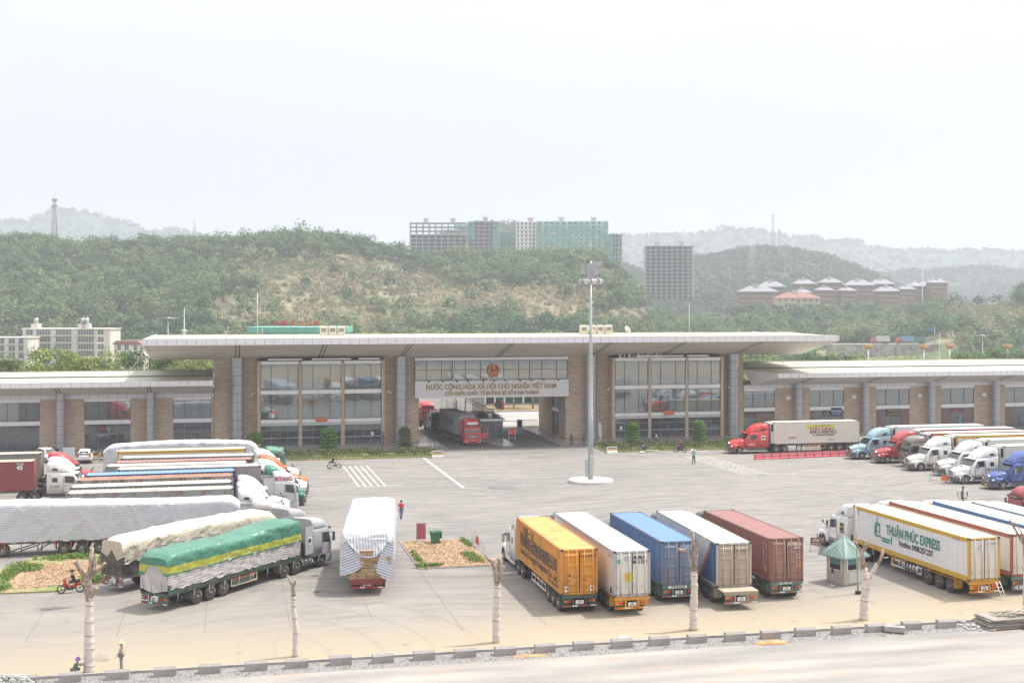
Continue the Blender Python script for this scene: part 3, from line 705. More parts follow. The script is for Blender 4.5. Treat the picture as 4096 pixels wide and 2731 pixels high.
sign('office_sign', 'brown plate of gold lettering over the double doors of the right wing', 103.1, YF-.0, 2.95, 2.3, 1.1, (.05, .035, .03), [('TRẠM QUẢN LÝ VẬN TẢI CỬA KHẨU', .2, .3, YEL, 2.0), ('VÀ', .14, .05, YEL, .3), ('CẤP GIẤY PHÉP VẬN TẢI QUỐC TẾ', .2, -.25, YEL, 2.0)])
sign('office_sign', 'red lettering on dark glass in the left wing above the doors', -16.9, YF-.0, 2.95, 1.1, .75, (.04, .03, .035), [('ĐỘI THÔNG QUAN', .22, .1, (.7, .15, .15), .95), ('HẢI QUAN', .15, -.15, (.7, .3, .3), .6)])
sign('office_sign', 'small red and white lettering on the window left of the blue plate', 91.6, YF-.0, 3.1, 1.0, .7, (.05, .04, .05), [('HẢI QUAN', .2, .12, (.7, .15, .15), .8), ('CỬA KHẨU', .13, -.15, (.7, .6, .6), .7)])
sign('office_sign', 'red lettering above curtained glass of the third shop in the right wing', 114.5, YF-.0, 3.1, 1.9, .34, (.16, .03, .03), [('KIỂM DỊCH Y TẾ', .2, 0, (.65, .1, .08), 1.6)])
sign('notice', 'white notice board standing on the pavement by the right wing column', 95.1, 181.0, 1.5, 1.5, .95, (.6, .62, .66), [('THÔNG BÁO', .16, .25, (.2, .25, .4), 1.0)])
sign('notice', 'blue and white notice on the glass between pink curtains', 114.9, YF-.0, 1.5, .5, 1.0, (.1, .3, .45), None)
sign('notice', 'white notice on the ground glass of the left hall near the person in red', 20.2, YB-.0, 1.65, .38, .5, (.75, .77, .8), [('!', .3, 0, (.1, .15, .5), .05)])
sign('notice', 'white notice with blue writing on the ground glass of the right hall', 57.3, YB-.0, 1.65, .38, .5, (.75, .77, .8), [('!', .3, 0, (.1, .15, .5), .05)])
# emblem over the gate
em = thing('national_emblem', 'round red and gold emblem with a star on the glass above the gateway', 'emblem', (38.15, 181.35, 10.42))
GOLD2 = plain('emblem_gold', (.62, .42, .12), .35, .4, .25); ERED = plain('emblem_red', (.42, .02, .04), .4, 0, .05)
def disc(mb, r, y0, y1, mat, n=40, cx=0, cz=0, sq=1): mb.prism([(cx+r*math.cos(2*math.pi*i/n), cz+sq*r*math.sin(2*math.pi*i/n)) for i in range(n)], y0, y1, mat)
mb = MB(); disc(mb, .95, -.06, .05, GOLD2); disc(mb, .72, -.12, -.06, ERED)
mb.prism([(-.55, -.62), (.55, -.62), (.7, -1.05), (.35, -.98), (0, -1.02), (-.35, -.98), (-.7, -1.05)], -.1, .05, GOLD2)
mb.prism([(-.6, -.58), (.6, -.58), (.52, -.84), (-.52, -.84)], -.16, -.1, ERED)
mb.build('shield', em)
mb = MB(); mb.prism([((.25 if i % 2 == 0 else .1)*math.sin(math.pi*i/5), .38+(.25 if i % 2 == 0 else .1)*math.cos(math.pi*i/5)) for i in range(10)], -.17, -.12, GOLD2); mb.build('star', em)
mb = MB(); mb.prism([((.36 if i % 2 == 0 else .29)*math.cos(math.pi*i/18), -.52+(.36 if i % 2 == 0 else .29)*math.sin(math.pi*i/18)) for i in range(19)], -.17, -.12, GOLD2)
disc(mb, .17, -.19, -.17, ERED, 18, 0, -.5); disc(mb, .08, -.21, -.19, GOLD2, 14, 0, -.5); mb.build('gear', em)
mb = MB()
for s in (-1, 1):
    for k in range(9):
        a = R_(-58+k*17); x, z = s*.82*math.cos(a), .82*math.sin(a); mb.blob((x, -.1, z), (.1, .06, .16), GOLD2, 6, 5)
        if k < 4: mb.blob((s*.62*math.cos(a+.1), -.14, .62*math.sin(a+.1)-.05), (.11, .05, .12), GOLD2, 6, 5)
mb.build('wreath', em)
# platforms (pavements) round the building
def outline(pts, z0, z1, mat, mb): mb.prism([(p[0], p[1]) for p in pts], z0, z1, mat, 'Z')
M_KERB = plain('kerb_stone', (.30, .27, .24), .85, 0, .3, 2)
mb = MB()
Lp = [(-60, 178.2), (2, 178.2), (3.5, 175.0), (29.2, 175.1), (30.1, 176.6), (29.2, 199), (27.2, 199), (27.2, 182.3), (-60, 182.3)]
Rp = [(46.4, 199), (46.2, 180.0), (46.5, 176.4), (47.8, 175.3), (78, 175.3), (79, 178.6), (146, 178.6), (146, 182.3), (49.3, 182.3), (49.3, 199)]
for P_ in (Lp, Rp):
    outline(P_, .0, .15, M_KERB, mb)
    cx = sum(p[0] for p in P_)/len(P_)
def inset(P_, d):
    out_ = []
    n_ = len(P_)
    for i in range(n_):
        a, b, c = Vector(P_[i-1]), Vector(P_[i]), Vector(P_[(i+1) % n_])
        e1 = (b-a).normalized(); e2 = (c-b).normalized(); n1 = Vector((-e1.y, e1.x)); n2 = Vector((-e2.y, e2.x)); q = (n1+n2); q /= max(.3, q.length_squared/2)
        out_.append(b+q*d)
    return out_
area = lambda P_: sum(P_[i][0]*P_[(i+1) % len(P_)][1]-P_[(i+1) % len(P_)][0]*P_[i][1] for i in range(len(P_)))
for P_ in (Lp, Rp): outline(inset(P_, .22 if area(P_) > 0 else -.22), .15, .165, M_TILE, mb)
setting(mb, 'pavement')
mb = MB(); isl = [(36.0, 180.0), (36.9, 176.5), (37.9, 173.7), (38.6, 173.2), (39.3, 173.6), (39.9, 176), (40.3, 182), (40.3, 196), (36.4, 196)]
outline(isl, 0, .15, M_KERB, mb); outline(inset(isl, .2 if area(isl) > 0 else -.2), .15, .165, M_TILE, mb); setting(mb, 'traffic_island')
# darker smooth roadway running in through the gate, second yard beyond
M_ROADIN = two_tone('gateway_asphalt', (.085, .085, .09), (.12, .117, .115), .3, sc3=(1, .15, 1))
mb = MB(); mb.quad([(30.0, 172.5, .006), (46.3, 172.5, .006), (46.3, 201, .006), (29.3, 201, .006)], M_ROADIN); setting(mb, 'gateway_road')
mb = MB(); mb.quad([(-20, 203.5, .012), (140, 203.5, .012), (140, 231, .012), (-20, 231, .012)], two_tone('far_yard_concrete', (.40, .38, .36), (.33, .31, .29), .08)); setting(mb, 'far_yard')
mb = MB(); mb.box(-20, 231, 0, 140, 231.4, .2, M_CONC); mb.quad([(-20, 231.4, .15), (140, 231.4, .15), (140, 262, .15), (-20, 262, .15)], two_tone('verge_soil', (.30, .2, .12), (.14, .15, .06), .12)); setting(mb, 'verge')
# ------------------------------------------------------------------ vehicles
M_TYRE = plain('tyre_rubber', (.035, .034, .033), .85, 0, .5, 3, (.12, .105, .09))
M_RIM = plain('wheel_rim', (.42, .41, .39), .45, .5, .4, 6, (.2, .16, .13)); M_RIMD = plain('dusty_rim', (.16, .14, .12), .7, .2, .3, 5)
M_CHROME = plain('chrome', (.6, .6, .6), .2, .9, .1); M_LAMPR = plain('red_lens', (.5, .02, .02), .25, 0, 0); M_LAMPO = plain('amber_lens', (.7, .22, .02), .25, 0, 0)
M_LAMPW = plain('clear_lens', (.75, .75, .72), .12, .2, 0); M_PLATE = plain('white_plate', (.7, .7, .68), .5, 0, .05); M_PLATEY = plain('yellow_plate', (.7, .45, .05), .5, 0, .05)
M_GREENF = plain('green_trailer_steel', (.04, .09, .07), .55, .1, .3, 3, (.15, .1, .07)); M_GREYF = plain('grey_trailer_steel', (.14, .15, .15), .6, .2, .3, 3, (.16, .12, .09))
M_YELF = plain('yellow_trailer_steel', (.62, .30, .03), .5, 0, .2, 3, (.2, .13, .06)); M_TANF = plain('dusty_trailer_steel', (.33, .28, .21), .8, 0, .2, 3)
M_REDF = plain('red_trailer_steel', (.3, .03, .03), .55, 0, .3, 3, (.15, .08, .06)); M_TEALF = plain('teal_trailer_steel', (.10, .17, .17), .6, 0, .35, 3, (.18, .14, .1))
_wh = {}
def wheel(parent, x, y, z=.5, dual=True, rim='steel', r=.5, name='wheel', flip=1):
    k = (dual, rim, r)
    if k not in _wh:
        w = .58 if dual else .28; mb = MB(); h = w/2
        if dual: pr = [(.27, -h), (.44*r/.5, -h), (r, -h+.05), (r, -.05), (r-.12, -.03), (r-.12, .03), (r, .05), (r, h-.05), (.44*r/.5, h), (.27, h)]
        else: pr = [(.27*r/.5, -h), (.44*r/.5, -h), (r, -h+.05), (r, h-.05), (.44*r/.5, h), (.27*r/.5, h)]
        mb.lathe(pr, M_TYRE, 22, 'Y')
        tm = mb.build('tyre'); me1 = tm.data; bpy.data.objects.remove(tm)
        mr = M_RIM if rim != 'dusty' else M_RIMD
        mb = MB(); q = r/.5
        mb.lathe([(.28*q, -h+.02), (.26*q, -h+.0), (.24*q, -h+.07), (.13*q, -h+(.10 if dual else .02)), (.12*q, -h-.03), (.0, -h-.04)], mr, 20, 'Y')
        for i in range(8): t = 2*math.pi*i/8; mb.box(.185*q*math.cos(t)-.02, -h+.0, .185*q*math.sin(t)-.02, .185*q*math.cos(t)+.02, -h+.055, .185*q*math.sin(t)+.02, M_BLACK)
        rm = mb.build('rim'); me2 = rm.data; bpy.data.objects.remove(rm); _wh[k] = (me1, me2)
    a, b_ = _wh[k]
    t = bpy.data.objects.new(name, a); COL.objects.link(t); t.parent = parent; t.location = (x, y, z)
    if y > 0: t.rotation_euler = (0, 0, math.pi)
    m = bpy.data.objects.new('rim', b_); COL.objects.link(m); m.parent = t
    return t
def corr(mb, P0, ux, length, z0, z1, out_, depth, mat, pitch=.28):
    "vertical corrugation along ux starting at P0"
    n = max(1, round(length/pitch)); p = length/n; b = len(mb.v); cnt = 0
    ux = Vector(ux); out_ = Vector(out_)
    for i in range(n):
        for f, d in ((0, 0), (.25, 0), (.5, 1), (.75, 1)):
            q = Vector(P0)+ux*(p*(i+f))-out_*depth*d; mb.v += [(q.x, q.y, z0), (q.x, q.y, z1)]; cnt += 1
    q = Vector(P0)+ux*length; mb.v += [(q.x, q.y, z0), (q.x, q.y, z1)]; cnt += 1
    for i in range(cnt-1): mb.face((b+2*i, b+2*i+2, b+2*i+3, b+2*i+1), mat)
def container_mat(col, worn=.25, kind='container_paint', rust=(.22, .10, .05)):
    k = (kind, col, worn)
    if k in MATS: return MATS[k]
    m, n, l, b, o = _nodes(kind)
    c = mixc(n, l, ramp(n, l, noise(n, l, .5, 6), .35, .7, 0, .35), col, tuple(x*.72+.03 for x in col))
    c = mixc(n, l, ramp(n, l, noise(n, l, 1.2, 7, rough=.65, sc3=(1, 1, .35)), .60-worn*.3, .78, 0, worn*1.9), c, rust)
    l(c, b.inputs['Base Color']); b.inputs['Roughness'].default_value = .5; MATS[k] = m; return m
def reefer_mat(col, dirt=.2):
    k = ('reefer', col, dirt)
    if k in MATS: return MATS[k]
    m, n, l, b, o = _nodes('reefer_panel')
    t = n.new('ShaderNodeTexCoord'); s = n.new('ShaderNodeSeparateXYZ'); l(t.outputs['Object'], s.inputs[0])
    f = math_(n, l, 'LESS_THAN', math_(n, l, 'FRACT', math_(n, l, 'DIVIDE', s.outputs[0], .61)), .04)
    c = mixc(n, l, ramp(n, l, noise(n, l, .8, 6, sc3=(1, 1, .3)), .42, .75, 0, dirt*2), col, (.48, .42, .33))
    c = mixc(n, l, math_(n, l, 'MULTIPLY', f, .45), c, (.25, .23, .2)); l(c, b.inputs['Base Color']); b.inputs['Roughness'].default_value = .45
    MATS[k] = m; return m
def container(root, L, col, roof=None, frame=None, end=None, reefer=False, z0=1.22, h=2.9, x0=0, doorstyle=True, worn=.2, unit=False, unitcol=(.7, .7, .68), letters=(), zr=0, inset=0):
    W = 1.22; z1 = z0+h; fm = container_mat(frame or col, worn*.8); sm = reefer_mat(col, worn) if reefer else container_mat(col, worn)
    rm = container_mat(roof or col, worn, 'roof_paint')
    mb = MB(); tr = .27 if (frame and reefer) else .1
    for s in (-1, 1):
        a, b_ = (W-.09, W) if s > 0 else (-W, -W+.09)
        mb.box(x0+.14, a, z0, x0+L-.14, b_, z0+(.34 if frame and reefer else .15), fm).box(x0+.14, a, z1-tr, x0+L-.14, b_, z1, fm)
        for xx in (x0, x0+L-.14): mb.box(xx, a-(.06 if s > 0 else 0), z0, xx+.14, b_+(.06 if s < 0 else 0), z1, fm)
        if inset:
            for xx in (x0+inset, x0+L-inset): mb.box(xx-.07, (W-.04 if s > 0 else -W-.012), z0, xx+.07, (W+.012 if s > 0 else -W+.04), z1, fm)
        zb, zt = z0+(.34 if frame and reefer else .15), z1-tr
        if reefer: mb.quad([(x0+.14, s*(W-.02), zb), (x0+L-.14, s*(W-.02), zb), (x0+L-.14, s*(W-.02), zt), (x0+.14, s*(W-.02), zt)], sm)
        else: corr(mb, (x0+.14, s*(W-.008), 0), (1, 0, 0), L-.28, zb, zt, (0, s, 0), .036, sm)
    # front wall, floor
    mb.box(x0+L-.10, -W+.15, z0+.02, x0+L-.02, W-.15, z1-.05, sm).box(x0+.05, -W+.1, z0+.02, x0+L-.11, W-.1, z0+.14, M_DARK)
    mb.box(x0, -W+.15, z1-.12, x0+.1, W-.15, z1-.01, fm).box(x0, -W+.15, z0, x0+.1, W-.15, z0+.13, fm)
    for s in (-1, 1): mb.box(x0+.2, s*(W-.09)-.012, z1-.012, x0+L-.2, s*(W-.09)+.012, z1+.006, M_GREYF)
    for xx in (x0+.1, x0+L-.12): mb.box(xx, -W+.1, z1-.014, xx+.025, W-.1, z1+.006, M_GREYF)
    # roof
    n = round((L-.2)/.42); p = (L-.2)/n; b = len(mb.v); dz = .0 if reefer else .022
    for i in range(n+1):
        for q, d in ((0, 0), (.3, 0), (.5, 1), (.8, 1)):
            if i == n and q > 0: break
            xx = x0+.1+p*(i+q); mb.v += [(xx, -W+.06, z1-.012-dz*d), (xx, W-.06, z1-.012-dz*d)]
    cnt = (len(mb.v)-b)//2
    for i in range(cnt-1): mb.face((b+2*i, b+2*i+2, b+2*i+3, b+2*i+1), rm)
    for sx in (x0-.01, x0+L-.17):
        for s in (-1, 1):
            for zz in (z0-.01, z1-.11): mb.box(sx-.008, s*W-.008 if s < 0 else W-.16, zz, sx+.188, -W+.16 if s < 0 else W+.008, zz+.13, M_DARK)
    c = mb.build('container', root)
    em = container_mat(end or col, worn)
    if doorstyle:
        for s in (-1, 1):
            d = MB(); a, b_ = (.01, W-.15) if s > 0 else (-W+.15, -.01)
            d.box(x0-.015, a+.03, z0+.16, x0+.05, b_-.03, z1-.16, em).box(x0+.0, a, z0+.13, x0+.045, b_, z1-.13, M_BLACK)
            if not reefer:
                for k in range(4):
                    zc = z0+.5+k*.62; 
                    if doorstyle != 'flat': d.prism([(x0-.015, zc), (x0-.065, zc+.06), (x0-.065, zc+.2), (x0-.015, zc+.26)], a+.1, b_-.1, em, 'Y')
            for yy in (a+.22, b_-.28):
                d.tube((x0-.10, yy, z0+.03), (x0-.10, yy, z1-.03), .034, M_CHROME if reefer else em, 6)
                for zz in (.35, 1.2, 2.1, 2.7): d.box(x0-.10, yy-.05, z0+zz, x0-.06, yy+.05, z0+zz+.05, em)
                d.box(x0-.12, yy-.02, z0+.62, x0-.09, yy+.30, z0+.66, M_CHROME if reefer else em)
            for zz in (.25, .8, 1.4, 2.0, 2.6):   # hinges
                yy = W-.15 if s > 0 else -W+.0; d.box(x0-.05, yy, z0+zz, x0-.02, yy+.15, z0+zz+.09, fm)
            d.build('door', c)
    if unit:
        u = MB(); um = plain('reefer_unit', unitcol, .5, 0, .2)
        u.box(x0+L, -1.0, z1-1.35, x0+L+.38, 1.0, z1-.08, um).box(x0+L, -1.0, z0+.1, x0+L+.3, 1.0, z1-1.37, um)
        for s in (-1, 1): u.box(x0+L+.03, s*1.0-.012, z1-1.25, x0+L+.34, s*1.0+.012, z1-.25, M_BLACK)
        for k in range(5): u.box(x0+L+.38, -.85, z1-1.2+k*.2, x0+L+.40, .85, z1-1.12+k*.2, M_BLACK)
        u.build('cooling_unit', c)
    if letters:
        t = MB()
        for body, size, side, xx, zz, cl, wd in letters:
            ink = plain('marking_ink', cl, .5, 0, .1, 5)
            if side == 'L': text(t, body, size, ink, (x0+xx, W+.022, zz), (-1, 0, 0), (0, 0, 1), size*.026, width=wd)
            elif side == 'R': text(t, body, size, ink, (x0+xx, -W-.022, zz), (1, 0, 0), (0, 0, 1), size*.035, width=wd)
            elif side == 'B': text(t, body, size, ink, (x0-.072, xx, zz), (0, -1, 0), (0, 0, 1), size*.04, width=wd)
            elif side == 'LV':   # small upright column of letters
                for k, ch in enumerate(body): text(t, ch, size, ink, (x0+xx, W+.022, zz-k*size*.95), (-1, 0, 0), (0, 0, 1), size*.02)
        t.build('lettering', c)
    return c
def lightbar(b, x, zc, mat, wide=1.1):
    for s in (-1, 1):
        for k, mm in enumerate((M_LAMPO, M_LAMPR, M_LAMPR)): yy = s*(.95-k*.15); b.box(x-.03, yy-.06, zc-.06, x, yy+.06, zc+.06, mm)
def chassis(root, L, mat, axles, flat=False, guard=True, guardcol=None, plate=None, rim='steel', tail=0.0, bump=None, platetext=None, wheels=(1, -1), bumpmat=None, gear=True):
    mb = MB(); zt = 1.2
    for s in (-1, 1): mb.box(-tail+.05, s*.45-.07, .88, L-.2, s*.45+.07, zt, mat)
    for k in range(int(L/1.5)+1): mb.box(.2+k*1.5, -1.12, 1.02, .32+k*1.5, 1.12, zt-.004, mat)
    for s in (-1, 1): mb.box(0, s*1.13-.05, 1.02, L, s*1.13+.05, zt-.002, mat) if flat else None
    if gear:
        for s in (-1, 1): xg = L*.66; mb.box(xg, s*.75-.06, .22, xg+.12, s*.75+.06, 1.02, mat).box(xg-.1, s*.75-.12, .18, xg+.22, s*.75+.12, .22, mat)
    o = mb.build('trailer_frame', root)
    if guard:
        g = MB(); gm = plain('side_guard', guardcol or (.6, .6, .58), .5, 0, .25); a, b_ = max(axles)+.75, L*.64
        for s in (-1, 1):
            for zz in (.48, .92): g.box(a, s*1.16-.02, zz, b_, s*1.16+.02, zz+.12, gm)
            for k in range(5): xx = a+(b_-a-.08)*k/4; g.box(xx, s*1.16-.015, .6, xx+.07, s*1.16+.015, .92, gm)
            for k in range(4): xx = a+.3+(b_-a-.8)*k/3; g.box(xx, s*(1.183)-.003, .93, xx+.35, s*1.183+.003, 1.03, M_LAMPR)
        g.build('side_guard', root)
    m = MB()
    for s in (-1, 1):
        a0, a1 = min(axles)-.6, max(axles)+.6
        m.box(a0, s*.92-.3, 1.035, a1, s*.92+.3, 1.055, mat); m.box(a0-.04, s*.92-.3, .42, a0, s*.92+.3, 1.035, mat)
    m.build('mudguard', root)
    x = -tail; bm_ = bumpmat or mat
    r = MB(); r.box(x-.02, -1.18, .98, x+.06, 1.18, 1.2, bm_).box(x-.02, -1.15, .42, x+.06, 1.15, .56, bm_)
    for s in (-1, 1): r.box(x, s*.42-.06, .56, x+.08, s*.42+.06, .98, bm_).box(x, s*.85-.26, .66, x+.05, s*.85+.26, .94, bm_)
    for k in range(4): r.box(x-.026, -1.1+k*.62, .46, x-.02, -.75+k*.62, .53, M_LAMPR if k % 2 else M_WHITE)
    rb = r.build('rear_bumper', root)
    lt = MB(); lightbar(lt, x, .8, mat); lt.build('tail_light', root)
    pl = MB(); pl.box(x-.03, -.27, .60, x-.0, .27, .86, M_PLATE)
    if platetext:
        text(pl, platetext[0], .13, M_BLACK, (x-.034, 0, .79), (0, -1, 0), (0, 0, 1), .004); text(pl, platetext[1], .13, M_BLACK, (x-.034, 0, .66), (0, -1, 0), (0, 0, 1), .004)
    pl.build('number_plate', root)
    for a in axles:
        for s in wheels: wheel(root, a, s*.92, .5, True, rim)
def tractor_wheels(root, drives, steer, rim='steel', sides=(1, -1)):
    for s in sides:
        for d in drives: wheel(root, d, s*.92, .5, True, rim)
        wheel(root, steer, s*1.03, .5, False, rim)
def ring(x, hw, zb, zs, zt, wt, rad=.12):
    "body cross-section (closed) at x: half width hw up to shoulder zs, top half width wt at zt"
    P = [(-hw, zb), (-hw, (zb+zs)/2), (-hw, zs), (-wt-(hw-wt)*.35, zt-(zt-zs)*.25-rad*.1), (-wt, zt-rad*.35), (-wt+rad, zt), (-wt*.4, zt+.02), (wt*.4, zt+.02), (wt-rad, zt), (wt, zt-rad*.35), (wt+(hw-wt)*.35, zt-(zt-zs)*.25-rad*.1), (hw, zs), (hw, (zb+zs)/2), (hw, zb)]
    return [(x, y, z) for y, z in P]
def mirrors(root, x, y, z, mat=None):
    for s in (-1, 1):
        m = MB(); m.box(x-.05, s*y-.1, z-.35, x+.05, s*y+.1, z+.3, mat or M_BLACK).box(x-.062, s*y-.08, z-.32, x-.05, s*y+.08, z+.27, M_CHROME)
        m.tube((x, s*y, z+.28), (x-.05, s*(y-.35), z+.28), .02, M_BLACK, 5).tube((x, s*y, z-.33), (x-.05, s*(y-.35), z-.33), .02, M_BLACK, 5); m.build('mirror', root)
def bonnet_cab(root, xb, col, side=None, fair=None, letters=(), big=1.0, grille='chrome', length=5.35, bumper=None):
    "long-nosed tractor with raised aerodynamic sleeper roof; xb = back of cab"
    pm = paint(col); fm = paint(fair) if fair else pm; e = length/5.35
    X = lambda v: xb+v*e
    b = MB()
    b.loft([ring(X(0), 1.2, .85, 2.9, 3.05, 1.12), ring(X(.1), 1.23, .8, 2.9, 3.1, 1.14), ring(X(2.3), 1.22, .8, 2.6, 2.85, 1.05), ring(X(2.62), 1.2, .8, 2.4, 2.72, .98), ring(X(3.0), 1.16, .82, 1.95, 2.22, .95, .08), ring(X(3.28), 1.08, .95, 1.75, 1.92, .92, .08)], pm)
    b.loft([ring(X(3.22), 1.02, 1.0, 1.72, 1.93, .85), ring(X(3.7), .98, 1.0, 1.62, 1.86, .74), ring(X(4.4), .88, .95, 1.5, 1.72, .66), ring(X(5.0), .76, .8, 1.35, 1.55, .56), ring(X(5.18), .68, .75, 1.2, 1.42, .5)], pm)
    body = b.build('cab', root)
    f = MB(); f.loft([ring(X(0), 1.16, 2.95, 3.4, 3.86*big, .98), ring(X(.35), 1.18, 2.95, 3.45, 3.95*big, 1.0), ring(X(1.1), 1.16, 2.92, 3.3, 3.86*big, .96), ring(X(1.7), 1.12, 2.85, 3.1, 3.6*big, .9), ring(X(2.15), 1.06, 2.8, 2.95, 3.24, .84), ring(X(2.55), .98, 2.7, 2.74, 2.84, .78, .05)], fm)
    f.build('roof_fairing', root)
    for s in (-1, 1):
        fe = MB()
        for t0 in range(0, 10):
            a0, a1 = math.pi*t0/10, math.pi*(t0+1)/10; r0, r1 = .56, .72; y0, y1 = s*.70, s*1.2; cx = X(4.03)
            q = [(cx+r*math.cos(a)*(1.12), yy, .52+r*math.sin(a)) for a in (a0, a1) for r in (r0, r1) for yy in (y0, y1)]
            i = len(fe.v); fe.v += q
            fe.face((i+2, i+3, i+7, i+6), pm, None, True); fe.face((i+1, i+5, i+7, i+3), pm); fe.face((i, i+4, i+5, i+1), M_BLACK)
        fe.blob((X(4.55), s*.86, 1.0), (.5, .3, .33), pm, 10, 8)
        fe.build('fender', root)
    g = MB(); g.prism([(-.42, .78), (.42, .78), (.5, 1.42), (.36, 1.52), (-.36, 1.52), (-.5, 1.42)], X(5.16), X(5.27), M_CHROME, 'X')
    for k in range(9): zz = .84+k*.07; g.box(X(5.27), -.38, zz, X(5.27)+.012, .38, zz+.032, M_DARK)
    g.build('grille', root)
    bu = MB(); bmt = bumper or plain('grey_bumper', (.09, .095, .1), .5, 0, .1)
    bu.loft([[(X(4.72), s_*1.2, z) for s_, z in ((-1, .32), (-1, .78), (1, .78), (1, .32))], [(X(5.1), s_*1.14, z) for s_, z in ((-1, .28), (-1, .8), (1, .8), (1, .28))], [(X(5.35), s_*.8, z) for s_, z in ((-1, .28), (-1, .74), (1, .74), (1, .28))]], bmt, smooth=False)
    bu.box(X(5.35), -.26, .42, X(5.35)+.02, .26, .56, M_PLATEY); bu.build('bumper', root)
    for s in (-1, 1):
        h = MB(); h.blob((X(5.0), s*.88, 1.02), (.18, .16, .13), M_LAMPW, 8, 6); h.build('headlight', root)
        w = MB(); yy = s*1.235; w.prism([(X(1.75), 1.9), (X(2.85), 1.82), (X(2.62), 2.5), (X(1.75), 2.56)], yy-.006*s, yy+.006*s, M_GLASS); w.build('side_window', root)
        w = MB(); w.prism([(X(.55), 1.95), (X(1.05), 1.95), (X(1.05), 2.4), (X(.55), 2.4)], yy-.004*s, yy+.008*s, M_GLASS); w.build('sleeper_window', root)
        w = MB(); w.prism([(X(.5), 3.12), (X(1.1), 3.1), (X(.98), 3.34), (X(.6), 3.36)], s*1.165, s*1.18, M_GLASS); w.build('roof_window', root)
        st = MB(); st.box(X(.3), s*1.22-.1, .42, X(3.2), s*1.22, .6, bmt).box(X(.3), s*.75, .45, X(2.6), s*1.12, .85, M_GREYF).box(X(1.9), s*1.16-.04, .62, X(3.0), s*1.16+.02, .85, bmt); st.build('side_step', root)
        d = MB(); d.box(X(1.68), s*1.228-.004, 1.0, X(2.86), s*1.228+.004, 1.8, pm).box(X(1.62), s*1.232-.004, .95, X(1.68), s*1.232+.001, 2.55, M_GREYF).box(X(1.68), s*1.232-.004, .95, X(2.86), s*1.232+.001, 1.0, M_GREYF).box(X(2.86), s*1.228-.004, .95, X(2.9), s*1.228+.001, 1.85, M_GREYF).box(X(1.78), s*1.24-.01, 1.5, X(1.92), s*1.24+.01, 1.56, M_BLACK); d.build('door', root)
    ws = MB(); ws.loft([[(X(2.66), y, z) for y, z in ((-.95, 2.62), (.95, 2.62))], [(X(3.26), y, z) for y, z in ((-.98, 1.98), (.98, 1.98))]], M_GLASS, closed=False, caps=False, smooth=False)
    ws.v = [(x+.03, y, z+.03) for x, y, z in ws.v]; ws.box(X(2.98)+.02, -.02, 2.0, X(3.0)+.03, .02, 2.3, M_BLACK); ws.build('windscreen', root, fix=False)
    vs = MB(); vs.box(X(2.58), -1.0, 2.68, X(2.95), 1.0, 2.75, pm); vs.build('sun_visor', root)
    mirrors(root, X(2.75), 1.5, 2.05, M_CHROME)
    mm = MB()
    for s in (-1, 1): mm.tube((X(4.3), s*.8, 1.6), (X(4.42), s*.95, 1.92), .015, M_BLACK, 5).blob((X(4.42), s*.95, 2.0), .1, M_BLACK, 8, 6)
    mm.build('hood_mirror', root)
    ch = MB(); ch.box(xb-1.9, -.45, .75, X(4.6), .45, .95, M_DARK).box(xb-.35, -.9, .95, xb-.02, .9, 1.6, M_DARK)
    ch.box(xb-1.6, -.5, .95, xb-.6, .5, 1.18, M_DARK); ch.build('tractor_frame', root)
    if letters:
        t = MB()
        for body_, size, s, xx, zz, cl in letters: text(t, body_, size, plain('marking_ink', cl, .5, 0, 0), (X(xx), s*1.246, zz), (-s, 0, 0), (0, 0, 1), size*.02)
        t.build('lettering', root)
    tractor_wheels(root, (xb-1.15, xb-2.4), X(4.0))
